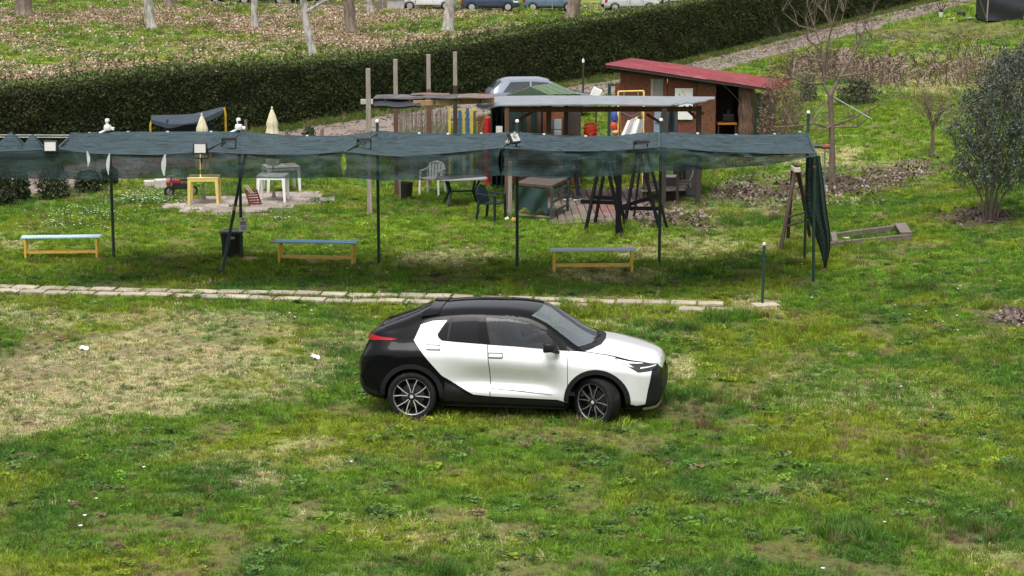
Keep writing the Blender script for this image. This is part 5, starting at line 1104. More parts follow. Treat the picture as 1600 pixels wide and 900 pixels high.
# ================================================================== pergola, huts, shed
old_wood = M('grey_post_wood', (.19, .16, .13), .9, var=0, col2=(.31, .275, .235), scale=10, stretch=(2, 2, .2), bump=.006); brown_wood = M('brown_stained_wood', (.075, .036, .022), .75, var=0, col2=(.13, .065, .038), scale=8, stretch=(2, 2, .3)); dark_wood = M('dark_wood', (.035, .024, .019), .8, scale=8, var=.3, stretch=(2, 2, .3)); red_wood = M('red_stained_wood', (.16, .048, .024), .6, var=0, col2=(.25, .085, .045), scale=6, stretch=(1, 1, 4)); tan_wood = M('tan_beam', (.34, .22, .12), .8, scale=8, var=.25)
felt_m = M('roof_felt', (.07, .066, .068), .9, scale=4, var=.35, dirt=((.20, .17, .15), 2, .58)); grey_roof = M('grey_roof_sheet', (.185, .20, .215), .6, scale=2.5, var=.12, dirt=((.14, .14, .14), 1.4, .6)); green_tarp = M('green_tarp', (.012, .036, .032), .6, scale=3, var=.3); black_tarp = M('black_tarp', (.014, .016, .022), .5, scale=3, var=.3)
def S_at(s): return FPX / s                     # optical depth from scale
def on(px, s, z=0.0):                           # world point from pixel column, scale (px per metre) and height
    zc = FPX / s; Y = (zc - (CAM_H - z) * sp) / cp; return Vector(((px - 800) / s, Y, z))
PG = [on(578, 64), on(620, 60), on(671, 58), on(712, 56.5)]
for i, (p, lb) in enumerate(zip(PG, ('nearest tall grey wooden post at the left end of the pergola', 'second tall wooden post of the pergola, behind the nearest one', 'third tall wooden post of the pergola, above the reed fence', 'fourth tall wooden post of the pergola, farthest right of the tall ones'))):
    t = thing('tall_post', lb, 'post', (p.x, p.y, tz(p.x, p.y)), 0, 'tall pergola posts'); mb = MB(); mb.box((0, 0, 1.75), (.11, .11, 3.6)); mb.build('upper_post', old_wood, t, bevel=.01)
    mb = MB(); mb.box((0, 0, 1.32), (.12, .12, 2.64)); mb.build('lower_sleeve', (dark_wood, brown_wood, brown_wood, dark_wood)[i] if i else old_wood, t, bevel=.01)
fr = thing('pergola_roof', 'flat low lean-to roof of beams and patched felt between the tall posts', 'roof', (PG[0].x, PG[0].y, 2.6)); zR = 2.74
L0, L1 = on(583, 63.5, zR), on(772, 62.5, zR)
mb = MB(); mb.bar((L0.x + 1.0, L0.y - .08, zR - .10), (L1.x, L1.y - .08, zR - .10), .06, .13); wb(mb, 'front_beam', tan_wood, fr, bevel=.005)
mb = MB(); mb.bar((L0.x - .30, L0.y - .08, zR - .06), (L0.x + .0, L0.y - .08, zR - .06), .07, .12); wb(mb, 'beam_end', M('pale_beam', (.45, .40, .33), .85), fr)
mb = MB(); mb.grid(9, 5, lambda u, v: (L0.x + .02 + 1.15 * u, L0.y - .14 + .5 * v - .02, zR - .02 - .17 * (1 - v) ** 2 + .02 * math.sin(u * 9))); wb(mb, 'rolled_tarp', black_tarp, fr, smooth=True, thick=.05)
for x0, x1, y0, y1, dz, mt in ((0, .42, 0, 1.2, 0, felt_m), (.40, .72, .05, 1.2, .012, felt_m), (.70, 1.0, 0, 1.15, .022, M('felt_brown', (.14, .10, .085), .9, scale=5, var=.3)), (.30, .62, .8, 1.3, .03, M('felt_brown', (.14, .10, .085), .9))):
    mb = MB(); W_ = L1.x - L0.x; mb.grid(7, 5, lambda u, v: (L0.x + W_ * (x0 + (x1 - x0) * u), L0.y + y0 + (y1 - y0) * v, zR + dz + .008 * math.sin(u * 7 + v * 5))); wb(mb, 'felt_sheet', mt, fr, smooth=True, thick=.02)
for k in range(5): mb = MB(); xx = L0.x + .3 + k * .6; mb.bar((xx, L0.y - .05, zR - .07), (xx, L0.y + 1.15, zR - .06), .05, .09); wb(mb, 'rafter', dark_wood, fr)
# grey sheet roof
gr = thing('grey_canopy_roof', 'long pale grey sheet roof over the covered yard', 'roof', (1.8, 50, 2.5)); 
def groof(u, v):
    px = 745 + 372 * u; s_ = 63.2 - 1.5 * v; yb = np.interp(u, [0, .03, .09, .5, .79, .84, .93, 1], [167, 171, 165, 163.5, 165, 163, 160, 154]); yt = np.interp(u, [0, .1, .3, .6, 1], [154, 151, 150, 150.5, 152])
    py = yb + (yt - yb) * v; zc = FPX / (s_ - 1.6 * v); r = ray(px, py); t_ = zc / (r.y * cp - r.z * sp); q = Vector((r.x * t_, r.y * t_, CAM_H + r.z * t_)); q.z += .012 * math.sin(u * 130) * (1 - v) * (u > .8); return q
mb = MB(); mb.grid(75, 9, groof); wb(mb, 'roof_sheet', grey_roof, gr, smooth=True, thick=.03)
def groof_back(u, v): a_ = groof(u, 1.0); return a_ + Vector((.0, 2.6 * v, -.235 * 2.6 * v - .035))  # unseen rear slope, added to darken the yard beneath
mb = MB(); mb.grid(16, 3, lambda u, v: groof_back(u * .42, v * .5)); wb(mb, 'rear_shade_sheet', felt_m, gr, smooth=True, thick=.02)
def zg(px, s_, py): return CAM_H - (py + 114) * .984 / s_
for i, (px, s_, w_, mt) in enumerate(((792, 62.5, .11, brown_wood), (857, 60.5, .13, brown_wood), (884, 61, .10, dark_wood), (1036, 62.5, .13, dark_wood), (1090, 62, .11, dark_wood), (797, 64.5, .10, old_wood))):
    p = on(px, s_); h = 2.5 if i < 5 else 1.35; mb = MB(); mb.box((p.x, p.y, h / 2), (w_, w_, h)); wb(mb, 'support_post', mt, gr, bevel=.008)
for (pa, sa, ya, pb, sb, yb) in ((786, 62.4, 172, 1095, 61.5, 171), (786, 60.5, 170, 1095, 60.3, 169.5)):
    mb = MB(); A = on(pa, sa, zg(pa, sa, ya)); B = on(pb, sb, zg(pb, sb, yb)); mb.bar(A, B, .05, .10); wb(mb, 'rail_beam', brown_wood, gr)
for (pa, ya, pb, yb) in ((800, 194, 833, 174), (1010, 178, 1036, 194), (1068, 166, 1090, 186), (1100, 178, 1076, 166)):
    mb = MB(); A = on(pa, 61.3, zg(pa, 61.3, ya)); B = on(pb, 61.3, zg(pb, 61.3, yb)); mb.bar(A, B, .06, .07); wb(mb, 'knee_brace', brown_wood, gr)
# reed fence
rf = thing('reed_fence', 'weathered grey brown reed fence with crossed battens behind the pergola', 'fence', on(662, 55.5)); A, B = on(626, 55.5), on(702, 55.3); reed_m = island_mat('reeds', ((.13, .105, .085), (.20, .165, .135), (.10, .08, .065), (.26, .22, .18)), .9, 0)
mb = MB(); n_ = 95
for i in range(n_):
    p = A.lerp(B, i / (n_ - 1)); mb.bar((p.x + rn.gauss(0, .006), p.y + rn.gauss(0, .01), tz(p.x, p.y) - .02), (p.x + rn.gauss(0, .02), p.y + rn.gauss(0, .015), 1.80 + rn.gauss(0, .05)), .017)
r_ = wb(mb, 'reeds', reed_m, rf); r_['kind'] = 'stuff'
for (pa, ya, pb, yb) in ((627, 180, 646, 207), (646, 207, 671, 184), (676, 207, 690, 190), (688, 207, 698, 188), (680, 184, 702, 178), (627, 183, 702, 183), (628, 230, 702, 230)):
    mb = MB(); mb.bar(on(pa, 56.2, zg(pa, 55.9, ya)), on(pb, 56.2, zg(pb, 55.9, yb)), .03); wb(mb, 'batten', M('batten_wood', (.20, .16, .13), .9, scale=9, var=.3), rf)
# coloured pallet screen
ps = thing('pallet_screen', 'screen of upright pallet boards painted yellow, blue and brown', 'screen', on(722, 56.0)); cols = dict(y=(.50, .40, .07), b=(.04, .10, .22), n=(.10, .065, .05), g=(.10, .20, .04), o=(.30, .16, .08))
for px, w_, c_ in ((703, 4, 'y'), (711.5, 6, 'n'), (719, 5, 'b'), (725, 4, 'y'), (731, 5, 'b'), (737, 5, 'y'), (742, 4, 'n')):
    p = on(px, 56.0); h = 1.92 + rn.uniform(-.08, .05); mb = MB(); mb.box((p.x, p.y, h / 2), (w_ / 56, .03, h)); wb(mb, 'board', M('pallet_' + c_, cols[c_], .7, scale=10, var=.2), ps, bevel=.004)
for py, c_ in ((187, 'n'), (198, 'o'), (226, 'g'), (172, 'y')): 
    mb = MB(); mb.bar(on(701, 55.6, zg(701, 55.6, py)), on(744, 55.6, zg(744, 55.6, py)), .03, .07); wb(mb, 'cross_board', M('pallet_' + c_, cols[c_], .7, scale=10, var=.2), ps)
rs = thing('slat_screen', 'narrow screen of dark red slats left of the red tube', 'screen', on(751, 57)); 
for k in range(5): p = on(748 + 2.3 * k, 57); mb = MB(); mb.box((p.x, p.y, .92), (.03, .03, 1.84)); wb(mb, 'slat', M('dark_red_wood', (.13, .022, .022), .6), rs)
mb = MB(); mb.bar(on(747, 57.4, 1.2), on(758, 57.4, 1.75), .03); wb(mb, 'brace', red_wood, rs)
rt = thing('red_tube', 'bright red upright tube beside the pallet screen', 'tube', on(762, 57.5)); mb = MB(); mb.lathe([(.085, 0), (.085, 1.83), (.06, 1.85), (0, 1.85)], 16, (0, 0, 0)); mb.build('tube', M('bright_red_paint', (.45, .015, .02), .4), rt, smooth=.7); mb = MB(); mb.lathe([(.09, .6), (.09, .68)], 16); mb.build('band', M('bright_red_dark', (.30, .01, .015), .4), rt)
gt = thing('green_curtain', 'dark green tarpaulin curtain hanging beside the wooden hut', 'tarpaulin', on(778, 58.5)); mb = MB(); mb.grid(25, 7, lambda u, v: on(767 + 23 * u, 58.5 + .25 * math.sin(u * 19), 2.35 * (1 - v) + .1 * v)); wb(mb, 'sheet', green_tarp, gt, smooth=True, thick=.01); mb = MB(); mb.bar(on(766, 58.5, 2.37), on(791, 58.5, 2.37), .04); wb(mb, 'top_rail', dark_wood, gt)
pp = on(780, 61, 1.0); mb = MB(); mb.box((0, 0, 0), (.16, .012, .20)); o = mb.build('paper_notice', M('paper_pink', (.70, .66, .66), .8, var=.06)); o.location = on(780, 62.8, zg(780, 62.8, 203)); tag(o, 'small pale paper notice pinned left of the wooden hut', 'sign')
# wooden hut with green gable roof
hut = thing('wooden_hut', 'reddish brown wooden hut with green gable roof under the grey canopy', 'hut', on(846, 56.5)); a0 = on(786, 57.5); a1 = on(906, 57.0)
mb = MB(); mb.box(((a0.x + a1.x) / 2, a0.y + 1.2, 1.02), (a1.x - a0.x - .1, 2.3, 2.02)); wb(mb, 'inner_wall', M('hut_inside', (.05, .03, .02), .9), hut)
for k, zz in enumerate(np.arange(.1, 2.06, .145)):
    for x0, x1 in ((a0.x, a0.x + 1.07), (a0.x + 1.65, a1.x)) if .75 < zz < 1.75 else ((a0.x, a1.x),):
        if zz > 1.25 and x0 == a0.x: continue
        mb = MB(); mb.box(((x0 + x1) / 2, a0.y - .0, zz), (x1 - x0, .03, .14)); wb(mb, 'wall_board', red_wood if (x0 == a0.x or k % 2) else M('red_stained_wood2', (.11, .04, .024), .7, scale=6, var=.2, stretch=(1, 1, 4)), hut, bevel=.006)
for x0, x1, mt in ((a0.x + .12, a0.x + .50, green_tarp), (a0.x + .55, a0.x + 1.03, green_tarp), (a0.x + 1.75, a1.x - .0, M('dark_mat', (.045, .035, .032), .9, scale=3, var=.3))):
    mb = MB(); mb.grid(6, 5, lambda u, v: (x0 + (x1 - x0) * u, a0.y - .03 + .02 * math.sin(u * 8), 2.4 - (.98 if mt is green_tarp else 1.6) * v)); wb(mb, 'screen_cloth', mt, hut, thick=.01)
wd = bpy.data.objects.new('door', None); C.objects.link(wd); wd.parent = hut; dx0 = a0.x + 1.36
mb = MB(); mb.box((dx0, a0.y - .04, 1.05), (.56, .04, 2.1)); wb(mb, 'door_leaf', red_wood, hut).parent = wd
for sx, sz, mt in ((-.1, 1.55, M('pane_blue', (.10, .16, .22), .1)), (.12, 1.55, M('pane_pale', (.40, .46, .45), .1)), (-.1, 1.25, M('pane_dark', (.08, .09, .11), .1)), (.12, 1.25, M('pane_pale', (.40, .46, .45), .1))):
    mb = MB(); mb.box((dx0 + sx, a0.y - .065, sz + .12), (.19, .012, .27)); wb(mb, 'pane', mt, hut).parent = wd
for px, s_ in ((857, 57.9), (842, 57.8), (826, 57.8), (882, 57.9)): p = on(px, s_); mb = MB(); mb.box((p.x, p.y, 1.22), (.10, .08, 2.44)); wb(mb, 'frame_post', red_wood if px in (857,) else brown_wood, hut)
gm_ = M('green_roof_felt', (.085, .13, .07), .8, scale=5, var=.2, stretch=(1, 1, 1), dirt=((.14, .16, .11), 3, .55)); gmk = M('green_roof_dark', (.03, .055, .03), .8)
F0, F1, FA = on(792, 57.0, zg(0, 57, 149)), on(858, 57.0, zg(0, 57, 149)), on(829, 57.0, zg(0, 57, 136)); B1, BA = on(907, 53.5, zg(0, 53.5, 148)), on(866, 53.5, zg(0, 53.5, 130.5)); B0 = BA + (F0 - FA)
mb = MB(); mb.add([F0 - Vector((0, .05, 0)), F1 - Vector((0, .05, 0)), FA - Vector((0, .05, 0))], [(0, 1, 2)]); wb(mb, 'gable', gmk, hut, thick=.03)
for k in range(7):
    q = k / 7; q2 = (k + 1) / 7; mb = MB(); mb.add([FA.lerp(BA, q), FA.lerp(BA, q2), F1.lerp(B1, q2) , F1.lerp(B1, q)], [(0, 1, 2, 3)]); o = wb(mb, 'roof_strip', gm_, hut, thick=.04); o.location.z += .012 * (k % 2)
mb = MB(); mb.add([FA, BA, B0, F0], [(0, 1, 2, 3)]); wb(mb, 'roof_slope', gm_, hut, thick=.04)
# red baskets on a stand
bk = thing('basket_stack', 'stack of bright red slatted laundry baskets right of the wooden hut', 'baskets', on(920, 57.2)); rb = M('red_basket_plastic', (.52, .015, .02), .4)
for j in range(4):
    z0 = .95 + .11 * j + (.0 if j < 3 else .0); mb = MB()
    for i in range(18):
        a_ = 6.2832 * i / 18; mb.bar((.12 * math.cos(a_) + .008 * j, .12 * math.sin(a_), z0), (.17 * math.cos(a_) + .02 + .008 * j, .17 * math.sin(a_), z0 + .34), .028, .012)
    mb.lathe([(.168, z0 + .33), (.19, z0 + .34), (.19, z0 + .37), (.168, z0 + .37)], 20, (.02 + .008 * j, 0, 0), cap=False); mb.build('basket', rb, bk)
ck_ = thing('crate_stand', 'dark wooden crate stand under the red baskets', 'stand', on(920, 57.2)); mb = MB(); mb.box((0, 0, .90), (.5, .5, .04)); mb.build('shelf', dark_wood, ck_)
for sx in (-1, 1):
    for sy in (-1, 1): mb = MB(); mb.box((sx * .22, sy * .22, .44), (.05, .05, .88)); mb.build('leg', dark_wood, ck_)
# yellow A-frame with sheet, bags
yf = thing('swing_set', 'yellow tubular frame with a white sheet in front of the shed', 'frame', on(986, 57)); ypm = M('yellow_tube', (.60, .42, .12), .5)
for (p, q) in (((966, 143, 57), (965, 300, 57.5)), ((1006, 143, 57), (1004, 300, 57.5)), ((966, 143, 57), (1006, 142, 57)), ((1003, 175, 57), (1013, 300, 56)), ((968, 175, 57), (975, 300, 56)), ((1003, 175, 57.2), (992, 186, 57.8))):
    A = on(p[0], p[2], max(.0, zg(p[0], p[2], p[1]))); B = on(q[0], q[2], max(.0, zg(q[0], q[2], q[1]))); mb = MB(); mb.tube([A, B], .024, 7); wb(mb, 'tube', ypm, yf, smooth=.8)
for dx in (975, 997): mb = MB(); mb.tube([on(dx, 57, zg(dx, 57, 143)), on(dx, 57, zg(dx, 57, 149))], .012, 5); wb(mb, 'hook', M('zinc', (.35, .36, .37), .35), yf)
sh = thing('white_sheet', 'white sheet draped over the lower part of the yellow frame', 'sheet', on(986, 57.6)); mb = MB(); mb.grid(15, 9, lambda u, v: on(975 + 6 * (1 - v) - 8 * v + (26 + 6 * v) * u, 57.8 + .2 * math.sin(u * 11) + .3 * v, zg(985, 57.8, 188 - 3 * math.sin(u * 3) + 30 * v))); wb(mb, 'cloth', M('white_cloth', (.62, .61, .60), .9, var=.06), sh, smooth=True, thick=.01)
hm = thing('hammock', 'dark cloth hammock slung across the yellow frame', 'hammock', on(988, 57.2)); mb = MB(); mb.grid(13, 5, lambda u, v: on(970 + 32 * u, 57.4 + .25 * math.sin(v * 3), zg(985, 57.4, 172 + 8 * math.sin(math.pi * u) + 4 * v))); wb(mb, 'cloth', black_tarp, hm, smooth=True, thick=.01)
for px, y0, y1, r_, c_, nm, lb in ((960, 173, 190, .10, (.03, .07, .30), 'blue_bag', 'blue bag hanging left of the yellow frame'), (959, 190, 203, .11, (.42, .05, .02), 'red_bag', 'red orange bag below the blue bag'), (961, 202, 210, .11, (.45, .24, .16), 'tan_bag', 'tan cloth bundle below the red bag')):
    A = on(px, 57.2, zg(px, 57.2, y1)); h = zg(px, 57.2, y0) - A.z; mb = MB(); mb.lathe([(.02, 0), (r_ * .9, h * .12), (r_, h * .45), (r_ * .7, h * .85), (.03, h)], 12, (0, 0, 0)); o = mb.build(nm, M(nm, c_, .7, var=.2), smooth=True); o.location = A; tag(o, lb, 'bag')
dp = thing('dark_post', 'dark green post standing behind the grey roof by the yellow frame', 'post', on(951, 55)); mb = MB(); mb.box((0, 0, 1.28), (.09, .09, 2.56)); mb.build('shaft', post_m, dp); mb = MB(); mb.box((.06, 0, 2.52), (.2, .06, .06)); mb.build('arm', post_m, dp)
gh = g(935, 150); o = None; wbq = thing('white_board', 'tilted white plastic panel poking above the grey roof', 'panel', on(931, 52, 0)); mb = MB(); mb.box((wbq.location.x, wbq.location.y, zg(931, 52, 143.5)), (.30, .05, .28), Matrix.Rotation(.45, 3, 'Y')); wb(mb, 'panel', white_pl, wbq, bevel=.03); mb = MB(); mb.tube([(wbq.location.x, wbq.location.y, 0), (wbq.location.x, wbq.location.y, zg(931, 52, 148))], .025, 6); wb(mb, 'pole', post_m, wbq)
lp = g(911, 152); tp = thing('slim_pole', 'slim dark pole with pale top beside the track', 'pole', lp); mb = MB(); mb.tube([(0, 0, 0), (0, 0, 1.45)], .04, 7); mb.build('shaft', dark_wood, tp); mb = MB(); mb.lathe([(.05, 1.43), (.05, 1.56), (0, 1.58)], 8); mb.build('top', white_pl, tp)

# ------------------------------------------------------------------ red roofed shed
SS = 50.0; sh0 = on(968, SS); sd_ = thing('garden_shed', 'brown chipboard shed with a red corrugated sloping roof', 'shed', (sh0.x, sh0.y, 0))
osb = M('brown_chipboard', (.10, .035, .022), .8, spec=.2, var=0, col2=(.175, .066, .040), scale=26, mixs=(.38, .62), detail=3, dirt=((.05, .025, .02), 1.6, .58)); osb2 = M('tan_chipboard', (.095, .038, .022), .8, spec=.2, var=0, col2=(.19, .088, .050), scale=26, mixs=(.38, .62), detail=3); redr = M('red_corrugated', (.165, .020, .027), .6, scale=3, var=.40, stretch=(.35, 5, 1), dirt=((.25, .085, .08), 2.3, .57))
X = lambda px: (px - 800) / SS
ztop = lambda x: float(np.interp(x, [X(944), X(1205)], [2.72, 1.96])); yS = sh0.y
def osbp(px0, px1, z0, mat, dy=0, z1=None, name='wall_panel'):
    x0, x1 = X(px0), X(px1); t0, t1 = (ztop(x0) - .06, ztop(x1) - .06) if z1 is None else (z1, z1)
    mb = MB(); mb.prism([(x0, z0), (x1, z0), (x1, t1), (x0, t0)], lambda a, b, t_: (a, yS - dy + t_, b), -.012, .012); return wb(mb, name, mat, sd_)
osbp(968, 1015, 0, osb); osbp(1035, 1041, 0, osb); osbp(1015.2, 1034.8, 0, osb, z1=zg(1025, SS, 152)); osbp(1042, 1087, 0, osb); osbp(1088, 1117, 0, osb2); osbp(1015.2, 1034.8, zg(1025, SS, 122), osb)
mb = MB(); mb.box((X(1025), yS + .03, (zg(0, SS, 122) + zg(0, SS, 152)) / 2), (.40, .02, .6)); wb(mb, 'window_pane', M('dusty_pane', (.22, .22, .20), .3, var=.1), sd_); mb = MB(); mb.box((X(1017.5), yS - .02, (zg(0, SS, 122) + zg(0, SS, 152)) / 2), (.08, .02, .6)); wb(mb, 'window_frame', M('pale_frame', (.33, .27, .20), .8), sd_)
mb = MB(); mb.bar((X(968) + .02, yS, 1.2), (X(968) + .92, yS + 2.9, 1.2), .03, 2.4); wb(mb, 'side_wall', osb, sd_)
mb = MB(); mb.box(((X(968) + X(1178)) / 2, yS + 3.0, .95), (X(1178) - X(968), .03, 1.9)); wb(mb, 'back_wall', osb, sd_)
mb = MB(); mb.box((X(1176), yS + 1.5, .9), (.03, 3.0, 1.9)); wb(mb, 'side_wall', osb, sd_)
mb = MB(); mb.bar((X(968), yS - .03, ztop(X(968)) - .10), (X(1118), yS - .03, ztop(X(1118)) - .10), .03, .14); wb(mb, 'fascia', dark_wood, sd_)
for px0, px1 in ((1118, 1153),): 
    mb = MB(); mb.box(((X(1118) + X(1153)) / 2, yS + 1.6, 1.0), (X(1153) - X(1118), .03, 1.9)); wb(mb, 'partition', dark_wood, sd_)
lg = MB(); 
def logp(u, v): r = (.235 + .02 * math.sin(u * 40 + v * 9) + .015 * math.sin(v * 23)); return (X(1165) + r * math.cos(6.2832 * u), yS + .1 + r * math.sin(6.2832 * u), -.05 + (ztop(X(1165)) + .02) * v)
lg.grid(28, 22, logp, cu=True); wb(lg, 'log_column', M('log_bark', (.065, .036, .024), .95, var=0, col2=(.16, .095, .065), scale=9, stretch=(2, 2, .35), bump=.03), sd_, smooth=True)
# corrugated sheets, five along the slope, two overlapping rows
RX0, RX1 = X(944), X(1207)
for k in range(5):
    def cor(u, v):
        x = RX0 + (RX1 - RX0) * (k + u * 1.03) / 5; y = yS - .40 + 3.4 * v; z = ztop(x) + .02 + .012 * (k % 2) - .012 * v * 3.4 + .026 * math.sin(y * 6.2832 / .2)
        return (x + 1.02 * v, y, z)
    mb = MB(); mb.grid(4, 150, cor); wb(mb, 'roof_sheet', redr, sd_, smooth=True, thick=.008)
mb = MB(); mb.bar((RX0 + .02, yS - .36, ztop(RX0) - .035), (RX1 - .02, yS - .36, ztop(RX1) - .03), .04, .09); wb(mb, 'eave_board', dark_wood, sd_)
mb = MB(); mb.grid(9, 9, lambda u, v: (X(1178) + .85 * u, yS + .1 + .06 * math.sin(u * 9 + v * 3) + 1.6 * u, tz(X(1178) + .85 * u, yS) + (1.72 - .25 * u) * (1 - v))); wb(mb, 'side_tarpaulin', green_tarp, sd_, smooth=True, thick=.01)
wbd = thing('white_drawing_board', 'white board with a faint yellow drawing leaning on the shed wall', 'board', (X(1067), yS - .1, 0)); mb = MB(); mb.box((X(1067), yS - .06, zg(0, SS, 161)), (.56, .02, .98)); wb(mb, 'board', white_pl, wbd, bevel=.008)
mb = MB(); mb.grid(8, 3, lambda u, v: (X(1066) + .05 * math.sin(u * 5) + .03 * v, yS - .075, zg(0, SS, 152) + .22 * u)); wb(mb, 'drawing', M('yellow_print', (.45, .35, .12), .8), wbd); mb = MB(); mb.box((X(1060), yS - .075, zg(0, SS, 146)), (.05, .006, .07)); wb(mb, 'drawing', M('grey_print', (.3, .3, .3), .8), wbd)
osh = thing('orange_shelf', 'orange shelf board inside the open shed doorway', 'shelf', (X(1136), yS + .6, 0)); mb = MB(); mb.box((X(1137), yS + .5, zg(0, SS, 194)), (.60, .5, .05)); wb(mb, 'board', M('orange_paint', (.55, .20, .03), .6), osh)
for sx in (-1, 1): mb = MB(); mb.box((X(1137) + sx * .27, yS + .5, zg(0, SS, 194) / 2 - .02), (.05, .45, zg(0, SS, 194) - .02)); wb(mb, 'side', dark_wood, osh)
mch = thing('garden_machine', 'dark garden machine standing on the orange shelf', 'machine', (X(1140), yS + .6, zg(0, SS, 194) + .03)); mb = MB(); mb.box((0, 0, .13), (.40, .3, .26)); mb.build('body', black_pl, mch, bevel=.05); mb = MB(); mb.lathe([(.1, .26), (.09, .38), (0, .40)], 12); mb.build('cap', black_pl, mch, smooth=.7)
bl = thing('leaning_sheet', 'small pale blue panel leaning on the shed beside the yellow frame', 'panel', (X(1026), yS - .2, 0)); mb = MB(); mb.box((X(1026), yS - .15, zg(0, SS, 181)), (.20, .02, .34), Matrix.Rotation(.1, 3, 'Y')); mb.box((X(1026), yS - .12, .5), (.22, .02, .9)); wb(mb, 'sheet', M('pale_blue_sheet', (.20, .26, .33), .5), bl)
gc2 = thing('green_cloth', 'dark green cloth hanging in front of the shed right of the yellow frame', 'cloth', on(1050, 54)); mb = MB(); mb.grid(11, 7, lambda u, v: on(1042 + 17 * u - 5 * v * (1 - u), 54 + .2 * math.sin(u * 9), zg(0, 54, 165 + 60 * v))); wb(mb, 'sheet', M('slate_cloth', (.035, .05, .055), .8, var=.25), gc2, smooth=True, thick=.01); mb = MB(); mb.bar(on(1040, 54, zg(0, 54, 165)), on(1061, 54, zg(0, 54, 165)), .03); wb(mb, 'rod', dark_wood, gc2)

# ------------------------------------------------------------------ covered yard: floor, workbench, trestles, furniture
fl = bpy.data.objects.new('yard_floor', None); C.objects.link(fl); fl['kind'] = 'structure'
fx0, fx1 = X(0), 0
c0, c1, c2, c3 = g(862, 352), g(975, 348), g(1060, 322), g(880, 300)
fm = [M('floor_board_%d' % i, c, .9, var=0, col2=tuple(q * 1.35 for q in c), scale=6, stretch=(1, .3, 1)) for i, c in enumerate(((.105, .078, .066), (.13, .10, .085), (.13, .058, .046)))]
NB = 14
for i in range(NB):
    u0, u1 = i / NB, (i + 1) / NB; A = c0.lerp(c1 + Vector((.9, .2, 0)), u0); B = c0.lerp(c1 + Vector((.9, .2, 0)), u1 - .01 / 1); D = A + Vector((-.1, 6.2, 0)); E = B + Vector((-.1, 6.2, 0))
    for j in range(4):
        a_, b_ = A.lerp(D, j / 4), B.lerp(E, j / 4); d_, e_ = A.lerp(D, (j + .985) / 4), B.lerp(E, (j + .985) / 4); mb = MB(); hh_ = .045 + rn.uniform(-.006, .006)
        mb.prism([(0, 0), (1, 0), (1, 1), (0, 1)], lambda p, q, t_: (a_.lerp(b_, p).lerp(d_.lerp(e_, p), q)).to_2d().to_3d() + Vector((0, 0, t_)), -.05, hh_); mb.build('floor_board', fm[2] if (6 <= i <= 9 and j in (1, 2)) else fm[(i * 7 + j * 3) % 2], fl)
wbn = thing('workbench', 'green draped workbench with a wide brown top under the canopy', 'workbench', g(845, 342)); G0, G1 = g(806, 341), g(862, 346); s_ = ppm(G0); Hh = 60 / s_ * .86
dp_ = Vector((.42, 1.5, 0)); zt_ = .80
mb = MB(); T4 = [G0, G1, G1 + dp_, G0 + dp_]; mb.add([(q.x, q.y, zz) for zz in (zt_, zt_ + .06) for q in T4], [(0, 1, 2, 3), (4, 5, 6, 7), (0, 1, 5, 4), (1, 2, 6, 5), (2, 3, 7, 6), (3, 0, 4, 7)]); wb(mb, 'bench_top', M('brown_board', (.062, .046, .037), .85, scale=5, var=.25), wbn)
mb = MB(); mb.grid(21, 9, lambda u, v: (lambda q: (q.x, q.y - .06 - .05 * math.sin(u * 9 + v * 4), zt_ - .02 - .62 * v * (.88 + .10 * math.sin(u * 13 + 1)) ))(G0.lerp(G1 - Vector((.1, 0, 0)), u))); wb(mb, 'drape', green_tarp, wbn, smooth=True, thick=.01)
for q in T4: mb = MB(); mb.box((q.x, q.y, .4), (.07, .07, .8)); wb(mb, 'leg', M('green_wood', (.03, .05, .04), .7, var=.3), wbn)
for zz in (.2, .45, .68):
    mb = MB(); mb.bar(G1 + Vector((0, 0, zz)), G1 + dp_ + Vector((0, 0, zz)), .03, .05); wb(mb, 'side_rail', M('green_wood', (.03, .05, .04), .7), wbn)
mb = MB(); mb.bar(G0 + Vector((0, 0, .1)), G1 + Vector((0, 0, .1)), .04, .04); mb.bar((G0.x + .45, G0.y - .02, 0), (G0.x + .45, G0.y - .02, .4), .03); wb(mb, 'front_rail', M('grey_rail', (.20, .18, .16), .8), wbn)
blk = M('black_timber', (.007, .007, .008), .8, spec=.12, scale=9, var=.3, stretch=(2, 2, .3))
def trestle(lb, legs, rails, w_=.075):
    g0 = g(*legs[0][1]); t = thing('trestle', lb, 'trestle', g0, 0, 'black timber trestles'); 
    for (tx, ty), (bx, by), dy in legs:
        b_ = g(bx, by); a_ = at(tx, ty, b_.y + dy); mb = MB(); mb.bar(b_ - Vector((0, 0, .03)), a_, w_, w_ * .7); wb(mb, 'leg', blk, t, bevel=.005)
    for (ax, ay, bx, by, Yo) in rails:
        Y = g0.y + Yo; mb = MB(); mb.bar(at(ax, ay, Y), at(bx, by, Y), .05, .09); wb(mb, 'rail', blk, t, bevel=.005)
trestle('black timber trestle standing farthest left in the covered yard', [((941, 235), (914, 363), .5), ((950, 235), (929, 350), .2), ((944, 235), (973, 368), .4), ((953, 238), (979, 358), .2)], [(907, 315, 972, 317, .3), (922, 308, 968, 310, .7), (936, 236, 960, 238, .35)])
trestle('black timber trestle on the right, just behind the canopy post', [((996, 235), (975, 356), .5), ((1003, 235), (990, 342), .2), ((998, 235), (1031, 358), .4), ((1010, 235), (1043, 357), .2)], [(964, 325, 1030, 326, .3), (966, 325, 1028, 305, .8), (992, 236, 1014, 238, .35)])
tp_ = thing('timber_post', 'thick black timber post between the two trestles', 'post', g(966, 371)); mb = MB(); mb.box((0, 0, .95), (.13, .10, 2.0)); mb.build('shaft', blk, tp_, bevel=.008); mb = MB(); mb.box((0, 0, .03), (.2, .2, .06)); mb.build('foot', blk, tp_)
lt = thing('long_table', 'long grey weathered plank table behind the right trestle', 'table', g(1030, 318)); 
